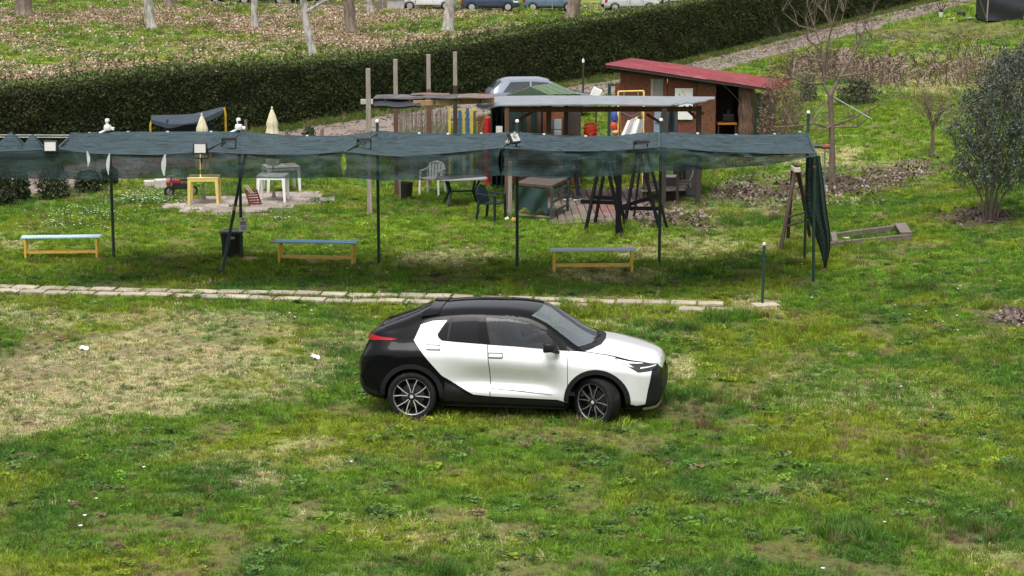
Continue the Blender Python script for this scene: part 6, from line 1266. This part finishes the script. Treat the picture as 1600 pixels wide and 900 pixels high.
for k in range(4):
    A = at(1000 + 3 * k, 298 - 4.5 * k, g(1030, 318).y + .28 * k); B = A + Vector((1.15, .25, 0)); mb = MB(); mb.bar(A, B, .25, .04); wb(mb, 'table_plank', M('dim_planks', (.12, .10, .088), .9, var=.3, scale=8), lt, bevel=.004)
for px, py in ((1006, 318), (1058, 318), (1012, 308), (1062, 308)): q = g(px, py); mb = MB(); mb.box((q.x, q.y, .36), (.07, .07, .72)); wb(mb, 'leg', dark_wood, lt)
cb = thing('grey_cabinet', 'dark grey cabinet at the right end of the covered yard', 'cabinet', g(1083, 308)); mb = MB(); mb.box((0, .25, .42), (.42, .5, .84)); mb.build('case', M('grey_cabinet_paint', (.075, .078, .08), .6, var=.2), cb, bevel=.01); mb = MB(); mb.box((0, -.008, .42), (.36, .012, .74)); mb.build('door', M('grey_cabinet_door', (.095, .098, .10), .6, var=.2), cb)
mb = MB(); mb.tube([(.0, -.03, .80), (-.03, -.05, .6), (-.10, -.04, .45), (-.08, -.06, .25)], .014, 5); mb.tube([(.05, -.03, .78), (.08, -.05, .5), (.17, -.04, .05)], .012, 5); wb2 = mb.build('rope', M('pale_rope', (.50, .47, .42), .9), cb)
fp = thing('plank_partition', 'short dark brown plank partition left of the grey cabinet', 'partition', g(1062, 305)); 
for k in range(3): mb = MB(); mb.box((-.12 + .12 * k, 0, .42), (.11, .03, .86 + .04 * (k % 2))); mb.build('plank', brown_wood, fp)
sk = thing('storage_box', 'low box with papers beside the plank partition', 'box', g(1046, 312)); mb = MB(); mb.box((0, 0, .30), (.4, .4, .6)); mb.build('case', dark_wood, sk, bevel=.01); mb = MB(); mb.box((0, -.02, .615), (.36, .36, .025)); mb.build('papers', M('papers', (.45, .47, .52), .8, var=.3, scale=12), sk)
# oval table, armchair, bin, white chairs
ot = thing('oval_table', 'grey oval topped garden table with dark folding legs', 'table', g(722, 322), R(12)); mb = MB(); prof = [(.62 * (abs(math.cos(a_)) ** .45) * (1 if math.cos(a_) > 0 else -1), .40 * (abs(math.sin(a_)) ** .45) * (1 if math.sin(a_) > 0 else -1)) for a_ in np.linspace(0, 6.2832, 41)[:-1]]
mb.prism(prof, lambda a_, b_, t_: (a_, b_, t_), .69, .73); mb.build('table_top', M('grey_laminate', (.30, .30, .31), .5, scale=5, var=.12), ot, bevel=.008); dk = M('dark_green_plastic', (.008, .019, .023), .5, spec=.25)
for sx in (-1, 1):
    for sy in (-1, 1): mb = MB(); mb.tube([(sx * .40, sy * .25, .69), (sx * .30, sy * .10, .38), (sx * .44, sy * .30, 0)], .03, 7); mb.build('leg', dk, ot, smooth=.8)
mb = MB(); mb.bar((-.30, 0, .38), (.30, 0, .38), .04); mb.build('crossbar', dk, ot)
def armchair(px, py, rz, mat, lb, grp=None):
    t = thing('plastic_armchair', lb, 'chair', g(px, py), rz, grp); mb = MB(); mb.grid(9, 9, lambda u, v: (-.23 + .46 * u, -.22 + .42 * v, .42 + .03 * (2 * u - 1) ** 2 - .02 * v)); mb.build('seat', mat, t, smooth=True, thick=.025)
    for k in range(5): 
        x0 = -.17 + .085 * k; h = .84 - .28 * x0 * x0 / .03 * .12; mb = MB(); mb.bar((x0 * .9, .20, .41), (x0 * 1.05, .30, h), .06, .018, up=(0, 1, 0)); mb.build('back_slat', mat, t)
    mb = MB(); mb.tube([(-.23, .20, .42), (-.24, .27, .66), (-.17, .30, .80), (0, .31, .85), (.17, .30, .80), (.24, .27, .66), (.23, .20, .42)], .024, 7); mb.build('back_rim', mat, t, smooth=True)
    for sx in (-1, 1):
        mb = MB(); mb.bar((sx * .26, -.24, .63), (sx * .25, .26, .66), .07, .03); mb.build('armrest', mat, t, bevel=.01)
        mb = MB(); mb.bar((sx * .27, -.24, 0), (sx * .25, -.22, .64), .06, .045); mb.build('leg', mat, t, bevel=.008); mb = MB(); mb.bar((sx * .25, .28, 0), (sx * .23, .22, .45), .06, .045); mb.build('leg', mat, t, bevel=.008)
    return t
armchair(768, 345, R(62), dk, 'dark green plastic armchair beside the oval table'); armchair(676, 304, R(-20), white_pl, 'white plastic armchair seen through the net behind the oval table')
b2 = thing('open_bin', 'dark open bin standing behind the middle net flap', 'bin', g(634, 311)); mb = MB(); mb.lathe([(.15, 0), (.19, .40), (.20, .44), (.17, .44), (.14, .1)], 18, cap=False); mb.build('tub', black_pl, b2, smooth=.6); mb = MB(); mb.bar((-.14, -.1, 0), (-.14, -.16, .5), .05); mb.build('stake', old_wood, b2)
li = thing('litter', 'small heap of orange and white litter at the foot of a grey post', 'litter', g(796, 346)); 
for k, c_ in enumerate(((.50, .22, .06), (.70, .68, .62), (.45, .30, .14), (.6, .6, .6))): mb = MB(); mb.box((rn.uniform(-.12, .16), rn.uniform(-.1, .1), .05), (.10, .08, .06), Euler((rn.uniform(-.6, .6), rn.uniform(-.6, .6), rn.uniform(0, 3))).to_matrix()); mb.build('scrap', M('scrap_%d' % k, c_, .7), li)
# ------------------------------------------------------------------ right end of the canopy
for (px0, y0, px1, y1, Y, r_, lb) in ((1272, 262, 1271, 440, None, .03, 'front dark green post under the hanging net bundle'), (1289, 232, 1288, 316, None, .02, 'thin grey green pole behind the hanging net bundle')):
    b_ = g(px1, y1); t = thing('end_post', lb, 'post', b_, 0, 'posts at the canopy end'); a_ = at(px0, y0, b_.y); mb = MB(); mb.tube([b_ - Vector((0, 0, .1)), a_], r_, 8); wb(mb, 'pole', post_m if r_ > .025 else M('grey_green_paint', (.10, .14, .13), .6), t, smooth=.8)
    mb = MB(); mb.lathe([(r_ + .006, 0), (r_ + .006, .03), (0, .04)], 8, a_); wb(mb, 'cap', rust_m, t)
ep = thing('end_pipe', 'short horizontal green pipe with a rusty end at the canopy corner', 'pipe', at(1266, 229, PB[5].y - 1.0)); mb = MB(); mb.tube([at(1262, 228, PB[5].y - 1), at(1288, 229, PB[5].y - 1)], .036, 8); wb(mb, 'pipe', post_m, ep, smooth=.8); mb = MB(); mb.tube([at(1284, 229, PB[5].y - 1), at(1296, 229, PB[5].y - 1)], .05, 8); wb(mb, 'rusty_end', rust_m, ep)
hn = thing('hanging_net', 'dark green bundle of net hanging at the right end of the canopy', 'net', g(1285, 425)); Yh = g(1285, 425).y + .1
EL = [1262, 1259, 1258, 1259, 1262, 1270, 1276, 1282, 1285, 1288]; ER = [1281, 1285, 1289, 1292, 1294, 1297, 1298, 1297, 1294, 1291]; EY = [243, 270, 300, 325, 340, 360, 375, 392, 405, 420]
def hang(u, v):
    py = 243 + 177 * v; l_, r_ = np.interp(py, EY, EL), np.interp(py, EY, ER); a_ = 6.2832 * u; px = (l_ + r_) / 2 + (r_ - l_) / 2 * math.cos(a_); return at(px, py, Yh + (.16 + .05 * math.sin(a_ * 7 + v * 3)) * math.sin(a_) * (.3 + .7 * math.sin(math.pi * min(1, v * .9 + .1))) + .03 * math.sin(a_ * 9))
mb = MB(); mb.grid(60, 22, hang, cu=True); wb(mb, 'net_bundle', net_roll, hn, smooth=True)
ld = thing('timber_ladder', 'brown wooden A-frame ladder under the right end of the canopy', 'ladder', g(1220, 393)); lw = M('ladder_wood', (.06, .035, .026), .8, scale=9, var=.3, stretch=(2, 2, .3)); apx = at(1245, 268, g(1220, 393).y + .35)
for bx, by in ((1219, 394), (1231, 372)): mb = MB(); mb.bar(g(bx, by), apx + Vector((-.04, (.0 if bx < 1225 else .35), 0)), .075, .05); wb(mb, 'leg', lw, ld, bevel=.006)
for bx, by in ((1266, 372), (1268, 352)): mb = MB(); mb.bar(g(bx, by), apx + Vector((.04, (.0 if by > 360 else .35), 0)), .075, .05); wb(mb, 'leg', lw, ld, bevel=.006)
mb = MB(); mb.box(apx + Vector((0, .17, .04)), (.14, .5, .10)); wb(mb, 'top_block', M('pale_wood', (.45, .40, .32), .8), ld, bevel=.008); mb = MB(); mb.box(apx + Vector((0, .17, .115)), (.10, .4, .05)); wb(mb, 'top_cap', dark_wood, ld)
Yl = g(1220, 393).y
for ya, yb in ((354, 344), (341, 330)): mb = MB(); mb.bar(at(1228, ya, Yl + .2), at(1262, yb, Yl + .5), .05, .04); wb(mb, 'rung', lw, ld)
tf = thing('timber_surround', 'flat rectangular weathered timber frame lying on the grass', 'frame', g(1360, 374)); F4 = [g(1294, 388), g(1424, 375), g(1406, 360), g(1297, 374)]
up = Vector((0, 0, .07))
for a_, b_, w_, h_ in ((F4[0], F4[1], .10, .13), (F4[3], F4[2], .09, .12)): mb = MB(); mb.bar(a_ + up, b_ + up, w_, h_); wb(mb, 'beam', M('frame_beam_back', (.12, .095, .08), .9, var=.3) if w_ < .1 else M('frame_beam', (.085, .062, .05), .9, var=0, col2=(.16, .125, .105), scale=9, stretch=(.4, 2, 2)), tf, bevel=.008)
up2 = Vector((0, 0, .155))
for a_, b_, w_ in ((F4[1] - Vector((.12, 0, 0)), F4[2] - Vector((.0, 0, 0)), .26), (F4[0] + Vector((.15, 0, 0)), F4[3] + Vector((.06, 0, 0)), .12)): mb = MB(); mb.bar(a_ + up2, b_ + up2, w_, .04); wb(mb, 'end_board', M('frame_board', (.13, .105, .09), .9, var=.3, scale=9), tf, bevel=.006)
pw = g(1322, 378); mb = MB(); mb.box((pw.x, pw.y, pw.z + .06), (.14, .1, .09)); wb(mb, 'block', M('pale_wood', (.45, .40, .32), .8), tf)
for px, py, lb, w_ in ((130, 547, 'white scrap lying on the dry grass patch at the left', .14), (492, 561, 'white scrap lying on the grass behind the car', .11)):
    mb = MB(); mb.grid(6, 4, lambda u, v: ((u - .5) * w_ + .02 * math.sin(v * 5), (v - .5) * .22, .035 + .02 * math.sin(u * 6 + v * 4))); o = mb.build('white_scrap', white_pl, thick=.01, smooth=True); o.location = g(px, py); o.rotation_euler = (0, 0, .3); tag(o, lb, 'scrap', 'white scraps on the grass')

# ------------------------------------------------------------------ dark shed and clutter at the top right
bsd = thing('tarp_shed', 'dark tarpaulin covered shed at the top right edge', 'shed', g(1575, 33)); s_ = ppm(bsd.location); W_ = 110 / s_; 
def tarpw(u, v): return (-32 / s_ + W_ * u, -.02 + .06 * math.sin(v * 9 + u * 5), 2.2 * v + .02)
mb = MB(); mb.grid(17, 11, tarpw); mb.build('front_sheet', black_tarp, bsd, smooth=True, thick=.02); mb = MB(); mb.box((-32 / s_ + W_ / 2, 1.6, 1.1), (W_ - .1, 3.0, 2.2)); mb.build('body', black_tarp, bsd); mb = MB(); mb.box((-32 / s_ + W_ / 2, 1.5, 2.26), (W_ + .3, 3.5, .06)); mb.build('roof', felt_m, bsd)
for xx in (-32 / s_ - .05, 25 / s_): mb = MB(); mb.tube([(xx, -.06, 0), (xx + .05, -.06, 2.2)], .04, 6); mb.build('corner_pole', old_wood, bsd)
mb = MB(); mb.tube([(-34 / s_, -.15, .05), (-34 / s_ - .5, -.2, 1.3), (-34 / s_ - .2, -.1, 2.1)], .025, 5); tag(mb.build('withered_stalk', bark_young), 'dry stem bending beside the dark tarpaulin shed', 'stem').location = bsd.location
shrub('weed_bush', 'yellow green weed bush beside the dark tarpaulin shed', 1541, 24, 8, 34, island_mat('weed_leaves', ((.12, .16, .03), (.08, .12, .02), (.18, .18, .05))), 500, .07, seed=41)
tub = thing('tipped_tub', 'grey black tub tipped over beside the tarpaulin shed', 'tub', g(1534, 32), .4); mb = MB(); mb.lathe([(.22, -.3), (.30, .3), (.27, .3), (.2, -.26)], 16, (0, 0, .28), Matrix.Rotation(1.2, 3, 'Y'), cap=False); mb.build('shell', M('grey_tub', (.05, .055, .065), .5), tub, smooth=.6); mb = MB(); mb.lathe([(.22, -.3), (0, -.3)], 16, (0, 0, .28), Matrix.Rotation(1.2, 3, 'Y')); mb.build('bottom', black_pl, tub)
for px, py, d_, c_, lb in ((1487, 30, (.55, .25, .08), (.52, .47, .30), 'pale plank lying in the clutter on the slope'), (1501, 26, (.4, .4, .28), (.015, .015, .015), 'black lump in the clutter beside the pale plank'), (1516, 30, (.5, .3, .12), (.30, .29, .28), 'grey rubble heap left of the tipped tub')):
    mb = MB(); mb.box((0, 0, d_[2] / 2), d_); o = mb.build('junk_piece', M('junk_%d' % px, c_, .8, var=.3), bevel=.04); o.location = g(px, py); o.rotation_euler = (.05, .05, px); tag(o, lb, 'junk', 'clutter on the slope')
pb_ = thing('potted_plant', 'white pot with dark spiky plant on the slope', 'plant', g(1470, 27)); mb = MB(); mb.lathe([(.10, 0), (.15, .30), (.13, .3)], 12); mb.build('pot', white_pl, pb_, smooth=.6); mb = MB()
for k in range(12): a_ = k * .52; mb.bar((0, 0, .28), (.35 * math.cos(a_), .3 * math.sin(a_), .55 + .2 * (k % 3)), .04, .01)
mb.build('leaves', bush_m, pb_)
# ================================================================== parked cars in the background
glass_d = M('dark_glass', (.03, .036, .042), .08, var=.1); hub_m = M('hubcap', (.45, .46, .47), .4, metal=.5, var=.1)
def bg_car(name, label, cat, loc, rz, col, kind='hatch', L=4.0, W=1.72, H=1.46, group='cars parked behind the slope', wheelcol=None):
    t = thing(name, label, cat, loc, rz, group); pm_ = paint('car_paint_%02d%02d%02d' % tuple(int(c * 99) for c in col), col, .3, .0)
    if kind == 'van': top = [(0.0, .55), (.02, .9), (.05, 1.0), (.10, H * .97), (.3, H), (2.3, H), (2.75, H * .95), (3.30, 1.02), (3.9, .86), (L - .03, .66), (L, .45)]
    elif kind == 'suv': top = [(0, .55), (.02, .95), (.25, 1.3), (.5, H * .98), (1.0, H), (2.1, H * .99), (2.5, H * .93), (3.05, 1.05), (3.8, .95), (L - .04, .75), (L, .5)]
    else: top = [(0, .50), (.02, .88), (.18, 1.02), (.55, H * .94), (.9, H), (1.9, H), (2.3, H * .95), (2.95, 1.0), (3.6, .86), (L - .04, .66), (L, .42)]
    tx_, tzv = [p[0] * L / L for p in top], [p[1] for p in top]; NXc = 36
    _tb = pchip(tx_, tzv, np.linspace(0, L, 401)).tolist()
    def zt2(x): return _tb[int(min(max(x / L * 400 + .5, 0), 400))]
    def sec(u, v):
        x = L * u; zt_ = zt2(x); e = min(1, (x / .25) ** .5 if x < .25 else 1, ((L - x) / .45) ** .5 if L - x < .45 else 1); hw = W / 2 * (.72 + .28 * e); zb_ = .22 + .10 * (1 - e); belt = min(.90, zt_ - .02)
        q = v * 5
        if q < 1: y, z = hw * (.86 + .12 * q), zb_ + q * .15
        elif q < 2.5: k_ = (q - 1) / 1.5; y, z = hw * (.98 + .02 * math.sin(k_ * 3.14)), zb_ + .15 + (belt - zb_ - .15) * k_
        elif q < 4: k_ = (q - 2.5) / 1.5; g_ = min(1, max(0, (zt_ - belt) / .5)); y, z = hw * (.98 - (.05 + .19 * g_) * k_), belt + (zt_ - .05 * g_ - .01 - belt) * k_
        else: k_ = q - 4; y0 = hw * (.93 - .19 * min(1, max(0, (zt_ - belt) / .5))); y, z = y0 * (1 - k_), zt_ - (.05 * min(1, max(0, (zt_ - belt) / .5)) + .01) * (1 - k_) ** 2
        return x, y, z
    for nm in ('body',):
        mb = MB()
        for sd in (-1, 1): mb.grid(NXc, 26, lambda u, v: (lambda p: (p[0] - L / 2, sd * p[1], p[2]))(sec(u, v)))
        o = mb.build(nm, pm_, t, smooth=.9)
    def inset(sd, poly, nm, mat, off=.008, par=None):    # side patch lying on the body
        dp_ = dens(poly, .12); cx_ = sum(p[0] for p in dp_) / len(dp_); cz_ = sum(p[1] for p in dp_) / len(dp_); V_ = []
        def lift(x, z):
            vv = np.linspace(0, .86, 60); zz = [sec(x / L, q) for q in vv]; k_ = int(np.argmin([abs(q[2] - z) for q in zz])); return (x - L / 2, sd * (zz[k_][1] + off), z)
        V_ = [lift(cx_, cz_)] + [lift(*p) for p in dp_]; n_ = len(dp_); mb = MB(); mb.add(V_, [(0, i + 1, (i + 1) % n_ + 1) for i in range(n_)]); return mb.build(nm, mat, par or t, smooth=True)
    hi_ = H - .13; bl_ = .93
    for sd in (-1, 1):
        if kind == 'van': wins = [[(1.85, bl_), (2.95, bl_), (2.55, hi_ - .05), (1.85, hi_)]]
        else: wins = [[(.55, bl_ + .02), (1.55, bl_), (1.55, hi_), (.85, hi_ - .02)], [(1.62, bl_), (2.72, bl_ - .01), (2.25, hi_ - .05), (1.62, hi_)]]
        for w_ in wins: inset(sd, w_, 'side_window', glass_d)
        inset(sd, [(1.58, .35), (1.60, .35), (1.60, .90), (1.58, .90)], 'door_seam', black_pl, .004); inset(sd, [(2.75, .35), (2.77, .35), (2.77, .9), (2.75, .9)], 'door_seam', black_pl, .004)
        inset(sd, [(.02, .62), (.16, .62), (.22, .92), (.06, .92)], 'taillight', red_l, .012); inset(sd, [(L - .42, .60), (L - .12, .58), (L - .10, .68), (L - .5, .74)], 'headlight', drl_m, .012)
        inset(sd, [(.15, .24), (L - .2, .24), (L - .2, .33), (.15, .33)], 'sill', black_pl, .01)
        mb = MB(); mb.box((2.62 - L / 2, sd * (W / 2 + .06), .97), (.10, .16, .12)); mb.build('mirror', pm_, t, bevel=.03)
    def cross(x0, x1, nm, mat):
        mb = MB(); mb.grid(7, 7, lambda u, v: (x0 + (x1 - x0) * u - L / 2, (v - .5) * 2 * W * .33, zt2(x0 + (x1 - x0) * u) - .02 * (2 * v - 1) ** 2 + .012)); mb.build(nm, mat, t, smooth=True)
    if kind == 'van': cross(2.72, 3.22, 'windscreen', glass_d)
    else: cross(2.32, 2.88, 'windscreen', glass_d); cross(.22, .52, 'rear_glass', glass_d)
    for sd in (-1, 1):
        for wx in (.72, L - .82):
            w_ = bpy.data.objects.new('wheel', None); C.objects.link(w_); w_.parent = t; w_.location = (wx - L / 2, sd * (W / 2 - .09), .30); Mx = Matrix.Rotation(math.pi / 2 * (1 if sd < 0 else -1), 3, 'X')
            mb = MB(); mb.lathe([(.19, .10), (.27, .105), (.30, .08), (.30, -.08), (.25, -.1)], 24, M=Mx); mb.build('tyre', tyre_m, w_, smooth=.6); mb = MB(); mb.lathe([(.20, .106), (.17, .10), (.05, .115), (0, .115)], 20, M=Mx); mb.build('hubcap', wheelcol or hub_m, w_, smooth=.6)
            inset(sd, arc(wx, .30, .36, 0, 360, 18)[:-1], 'wheel_arch', black_pl, .006)
    return t
def road(px, py): b_ = g(px, py); return b_
for a_ in ((368, 4, (.46, .47, .49), 'hatch', 0.0, 'silver hatchback parked farthest to the left beyond the slope'), (412, 6, (.50, .51, .53), 'hatch', 0.05, 'pale grey car parked second from the left beyond the slope'), (478, 6, (.04, .045, .05), 'suv', 0.1, 'dark car behind the pale trunk that has the low branch'),
           (668, 15, (.70, .71, .71), 'van', R(180), 'white delivery van parked beyond the slope'), (766, 17, (.035, .055, .11), 'hatch', R(2), 'dark blue hatchback with white wheel covers beyond the slope'), (862, 17, (.12, .17, .25), 'suv', R(-3), 'grey blue hatchback half hidden by the leaning brown trunk'),
           (985, 17, (.50, .51, .53), 'hatch', R(8), 'silver white hatchback right of the leaning trunk, above the hedge'), (1060, 8, (.66, .67, .67), 'hatch', R(15), 'white car mostly hidden behind the hedge at the far right of the row')):
    b_ = road(a_[0], a_[1]); bg_car('background_car', a_[5], 'van' if a_[3] == 'van' else 'car', b_, a_[4], a_[2], a_[3], H=1.80 if a_[3] == 'van' else 1.48)
vb = road(462, 4); mb = MB(); mb.box((0, 0, .5), (.5, .3, 1.0)); o = mb.build('yellow_bin', M('yellow_green_plastic', (.45, .50, .05), .5), bevel=.06); o.location = (vb.x, vb.y - 1.4, vb.z); tag(o, 'bright yellow green bin beside the dark parked car', 'bin')
lwl = g(618, 16); t = thing('low_wall', 'low pale concrete wall left of the white van', 'wall', lwl); mb = MB(); mb.box((0, .3, .35), (1.15, .5, .8)); mb.build('wall_block', M('pale_concrete', (.42, .40, .37), .9, scale=4, var=.15), t, bevel=.02); mb = MB(); mb.box((0, .28, .78), (1.25, .62, .07)); mb.build('coping', M('dark_coping', (.2, .18, .17), .9), t); mb = MB(); mb.box((-1.0, .3, .3), (.9, .4, .6)); mb.build('brown_block', M('brown_masonry', (.17, .13, .11), .95), t)
fence_m = M('grey_fence_metal', (.30, .31, .31), .5, metal=.4)
for k, px in enumerate((462, 598, 649, 777, 863, 945, 984)):
    b_ = g(px, 18.5); t = thing('fence_post', 'thin grey wire fence post, %s from the left beside the parked cars' % ('first', 'second', 'third', 'fourth', 'fifth', 'sixth', 'seventh')[k], 'post', b_, 0, 'wire fence posts'); mb = MB(); mb.tube([(0, 0, -.05), (0, 0, 1.7)], .035, 6); mb.build('shaft', fence_m, t); mb = MB(); mb.lathe([(.045, 1.68), (.04, 1.73), (0, 1.74)], 6); mb.build('cap', fence_m, t)
# silver blue car on the track behind the green hut
b_ = g(842, 182); bg_car('parked_hatchback', 'silver blue hatchback parked on the track behind the green roofed hut', 'car', (b_.x, b_.y, b_.z + .02), R(8), (.15, .18, .235), 'hatch', group='cars parked behind the yard')

# ================================================================== people
def skin_body(name, joints, edges, radii, mat, parent=None, root=0):
    me_ = bpy.data.meshes.new(name); me_.from_pydata([tuple(j) for j in joints], edges, []); o = link(name, me_, mat, parent); sk_ = o.modifiers.new('skin', 'SKIN'); sk_.use_smooth_shade = True
    for i, r_ in enumerate(radii): v_ = me_.skin_vertices[0].data[i]; v_.radius = (r_, r_) if not isinstance(r_, tuple) else r_; v_.use_root = (i == root)
    o.modifiers.new('smooth', 'SUBSURF').levels = 2; o.modifiers['smooth'].render_levels = 2; return o
skin_m = M('skin', (.42, .25, .18), .6, var=.08); navy = M('navy_trousers', (.012, .016, .032), .85, var=.2); jacket = M('dark_jacket', (.03, .035, .045), .85, var=.2); shirt = M('pale_denim_shirt', (.26, .33, .40), .85, var=.2); hair_m = M('dark_hair', (.025, .018, .014), .7)
def hand(parent, p, d, side_, k=1.0):                # palm with five short fingers
    d = Vector(d).normalized(); s_ = d.cross(Vector((0, 0, 1)));  s_ = s_.normalized() if s_.length > .1 else Vector((1, 0, 0)); n_ = s_.cross(d); p = Vector(p); J = [p, p + d * .05, p + d * .09]; E = [(0, 1), (1, 2)]; Rr = [.024, .033, .036]
    for f in range(4):
        b_ = p + d * .088 + s_ * (.024 - .016 * f); L = (.062, .07, .066, .052)[f]; i = len(J); J += [b_, b_ + d * L * .55 - n_ * .012, b_ + d * L * .85 - n_ * .035]; E += [(2, i), (i, i + 1), (i + 1, i + 2)]; Rr += [.010, .009, .0085]
    i = len(J); J += [p + d * .035 + s_ * .035 * side_, p + d * .075 + s_ * .055 * side_ - n_ * .01]; E += [(1, i), (i, i + 1)]; Rr += [.012, .0095]; return skin_body('hand', J, E, Rr, skin_m, parent)
def head(parent, c, face=(0, -1, 0), hair=True):
    c = Vector(c); rz_ = math.atan2(face[1], face[0]) + math.pi / 2; Rm = Matrix.Rotation(rz_, 3, 'Z')
    def hd_(u, v):
        a_ = 6.2832 * u; b_ = math.pi * v; x = .075 * math.sin(b_) * math.cos(a_) * (1 - .22 * max(0, v - .55) / .45); y = .095 * math.sin(b_) * math.sin(a_); z = .118 * math.cos(b_)
        if y < 0: y -= .022 * math.exp(-(x / .014) ** 2 - ((z + .012) / .026) ** 2) - .008 * math.exp(-((abs(x) - .03) / .014) ** 2 - ((z - .012) / .012) ** 2)
        return c + Rm @ Vector((x, y, z))
    mb = MB(); mb.grid(28, 22, hd_, cu=True); mb.build('head', skin_m, parent, smooth=True)
    for sx in (-1, 1):
        mb = MB(); mb.lathe([(.0, 0), (.022, .004), (.026, .014), (.0, .016)], 10, c + Rm @ Vector((sx * .072, .005, 0)), Rm @ Matrix.Rotation(sx * math.pi / 2, 3, 'Y')); mb.build('ear', skin_m, parent, smooth=True); mb = MB(); mb.lathe([(0, -.008), (.008, 0), (0, .008)], 8, c + Rm @ Vector((sx * .03, -.083, .012))); mb.build('eye', M('eye_dark', (.05, .04, .035), .3), parent, smooth=True)
    mb = MB(); mb.box(c + Rm @ Vector((0, -.088, -.052)), (.04, .008, .008), Rm); mb.build('mouth', M('lip', (.30, .12, .10), .6), parent)
    if hair: mb = MB(); mb.grid(24, 10, lambda u, v: c + Rm @ Vector((.082 * math.sin(1.75 * v) * math.cos(6.2832 * u), .012 + .098 * math.sin(1.75 * v) * math.sin(6.2832 * u), .022 + .108 * math.cos(1.75 * v))), cu=True); mb.build('hair', hair_m, parent, smooth=True)
# someone standing under the canopy, mostly behind the net
pb = g(893, 314); per = thing('person', 'person in navy trousers and white soled shoes standing under the canopy', 'person', pb, R(-35)); per.scale = (.92, .92, .92); bz = .045
body_j = [(0, 0, .93), (0, 0, 1.12), (0, .0, 1.36), (0, 0, 1.48), (0, -.01, 1.55), (-.10, 0, .88), (-.11, -.02, .48), (-.12, .02, .09), (.10, 0, .88), (.13, .06, .48), (.16, .10, .09), (-.19, 0, 1.40), (-.24, .02, 1.12), (-.20, -.16, .96), (.19, 0, 1.40), (.25, .02, 1.12), (.22, -.16, .97)]
skin_body('body', [(x, y, z + bz) for x, y, z in body_j], [(0, 1), (1, 2), (2, 3), (3, 4), (0, 5), (5, 6), (6, 7), (0, 8), (8, 9), (9, 10), (2, 11), (11, 12), (12, 13), (2, 14), (14, 15), (15, 16)], [.15, .14, .16, .065, .055, .095, .065, .05, .095, .065, .05, .065, .05, .035, .065, .05, .035], navy, per)
cj = [(x, y, z + bz) for x, y, z in body_j]; ids = [0, 1, 2, 3, 11, 12, 13, 14, 15, 16]; mp_ = {a_: i for i, a_ in enumerate(ids)}
skin_body('jacket', [cj[i] for i in ids], [(mp_[a_], mp_[b_]) for a_, b_ in ((0, 1), (1, 2), (2, 3), (2, 11), (11, 12), (12, 13), (2, 14), (14, 15), (15, 16))], [.165, .155, .175, .075, .075, .06, .045, .075, .06, .045], jacket, per)
head(per, (0, -.02, 1.68 + bz)); hand(per, (-.20, -.17, .96 + bz), (.1, -.6, -.5), 1); hand(per, (.22, -.17, .97 + bz), (-.1, -.6, -.5), -1)
for (fx_, fy_) in ((-.12, .02), (.16, .10)):
    mb = MB(); mb.grid(14, 8, lambda u, v: (fx_ + .05 * math.sin(math.pi * v) ** .5 * math.cos(6.2832 * u), fy_ + .09 - .28 * v, .075 + bz * 0 + (.045 - .02 * v) * math.sin(6.2832 * u)), cu=True); mb.build('shoe', M('dark_shoe', (.03, .03, .035), .6), per, smooth=True); mb = MB(); mb.box((fx_, fy_ - .05, .045), (.095, .29, .035)); mb.build('sole', white_pl, per, bevel=.012)
# driver at the wheel of the car
drv = thing('person', 'driver in a pale denim shirt holding the wheel of the white and black car', 'person', car.location, CAR_YAW); dy = .37
DJ = [(2.20, dy, .80), (2.12, dy, .98), (2.02, dy, 1.18), (2.01, dy, 1.27), (2.02, dy, 1.33), (2.08, dy - .19, 1.17), (2.30, dy - .24, .99), (2.52, dy - .15, 1.08), (2.08, dy + .19, 1.17), (2.30, dy + .24, .99), (2.52, dy + .15, 1.08), (2.28, dy - .10, .80), (2.62, dy - .13, .84), (2.75, dy - .13, .55), (2.28, dy + .10, .80), (2.62, dy + .13, .84), (2.75, dy + .13, .55)]
skin_body('body', DJ, [(0, 1), (1, 2), (2, 3), (3, 4), (2, 5), (5, 6), (6, 7), (2, 8), (8, 9), (9, 10), (0, 11), (11, 12), (12, 13), (0, 14), (14, 15), (15, 16)], [.14, .14, .16, .062, .055, .065, .05, .036, .065, .05, .036, .085, .065, .05, .085, .065, .05], shirt, drv)
head(drv, (2.03, dy, 1.405), (1, 0, 0)); hand(drv, (2.52, dy - .15, 1.08), (1, .2, .3), 1); hand(drv, (2.52, dy + .15, 1.08), (1, -.2, .3), -1)
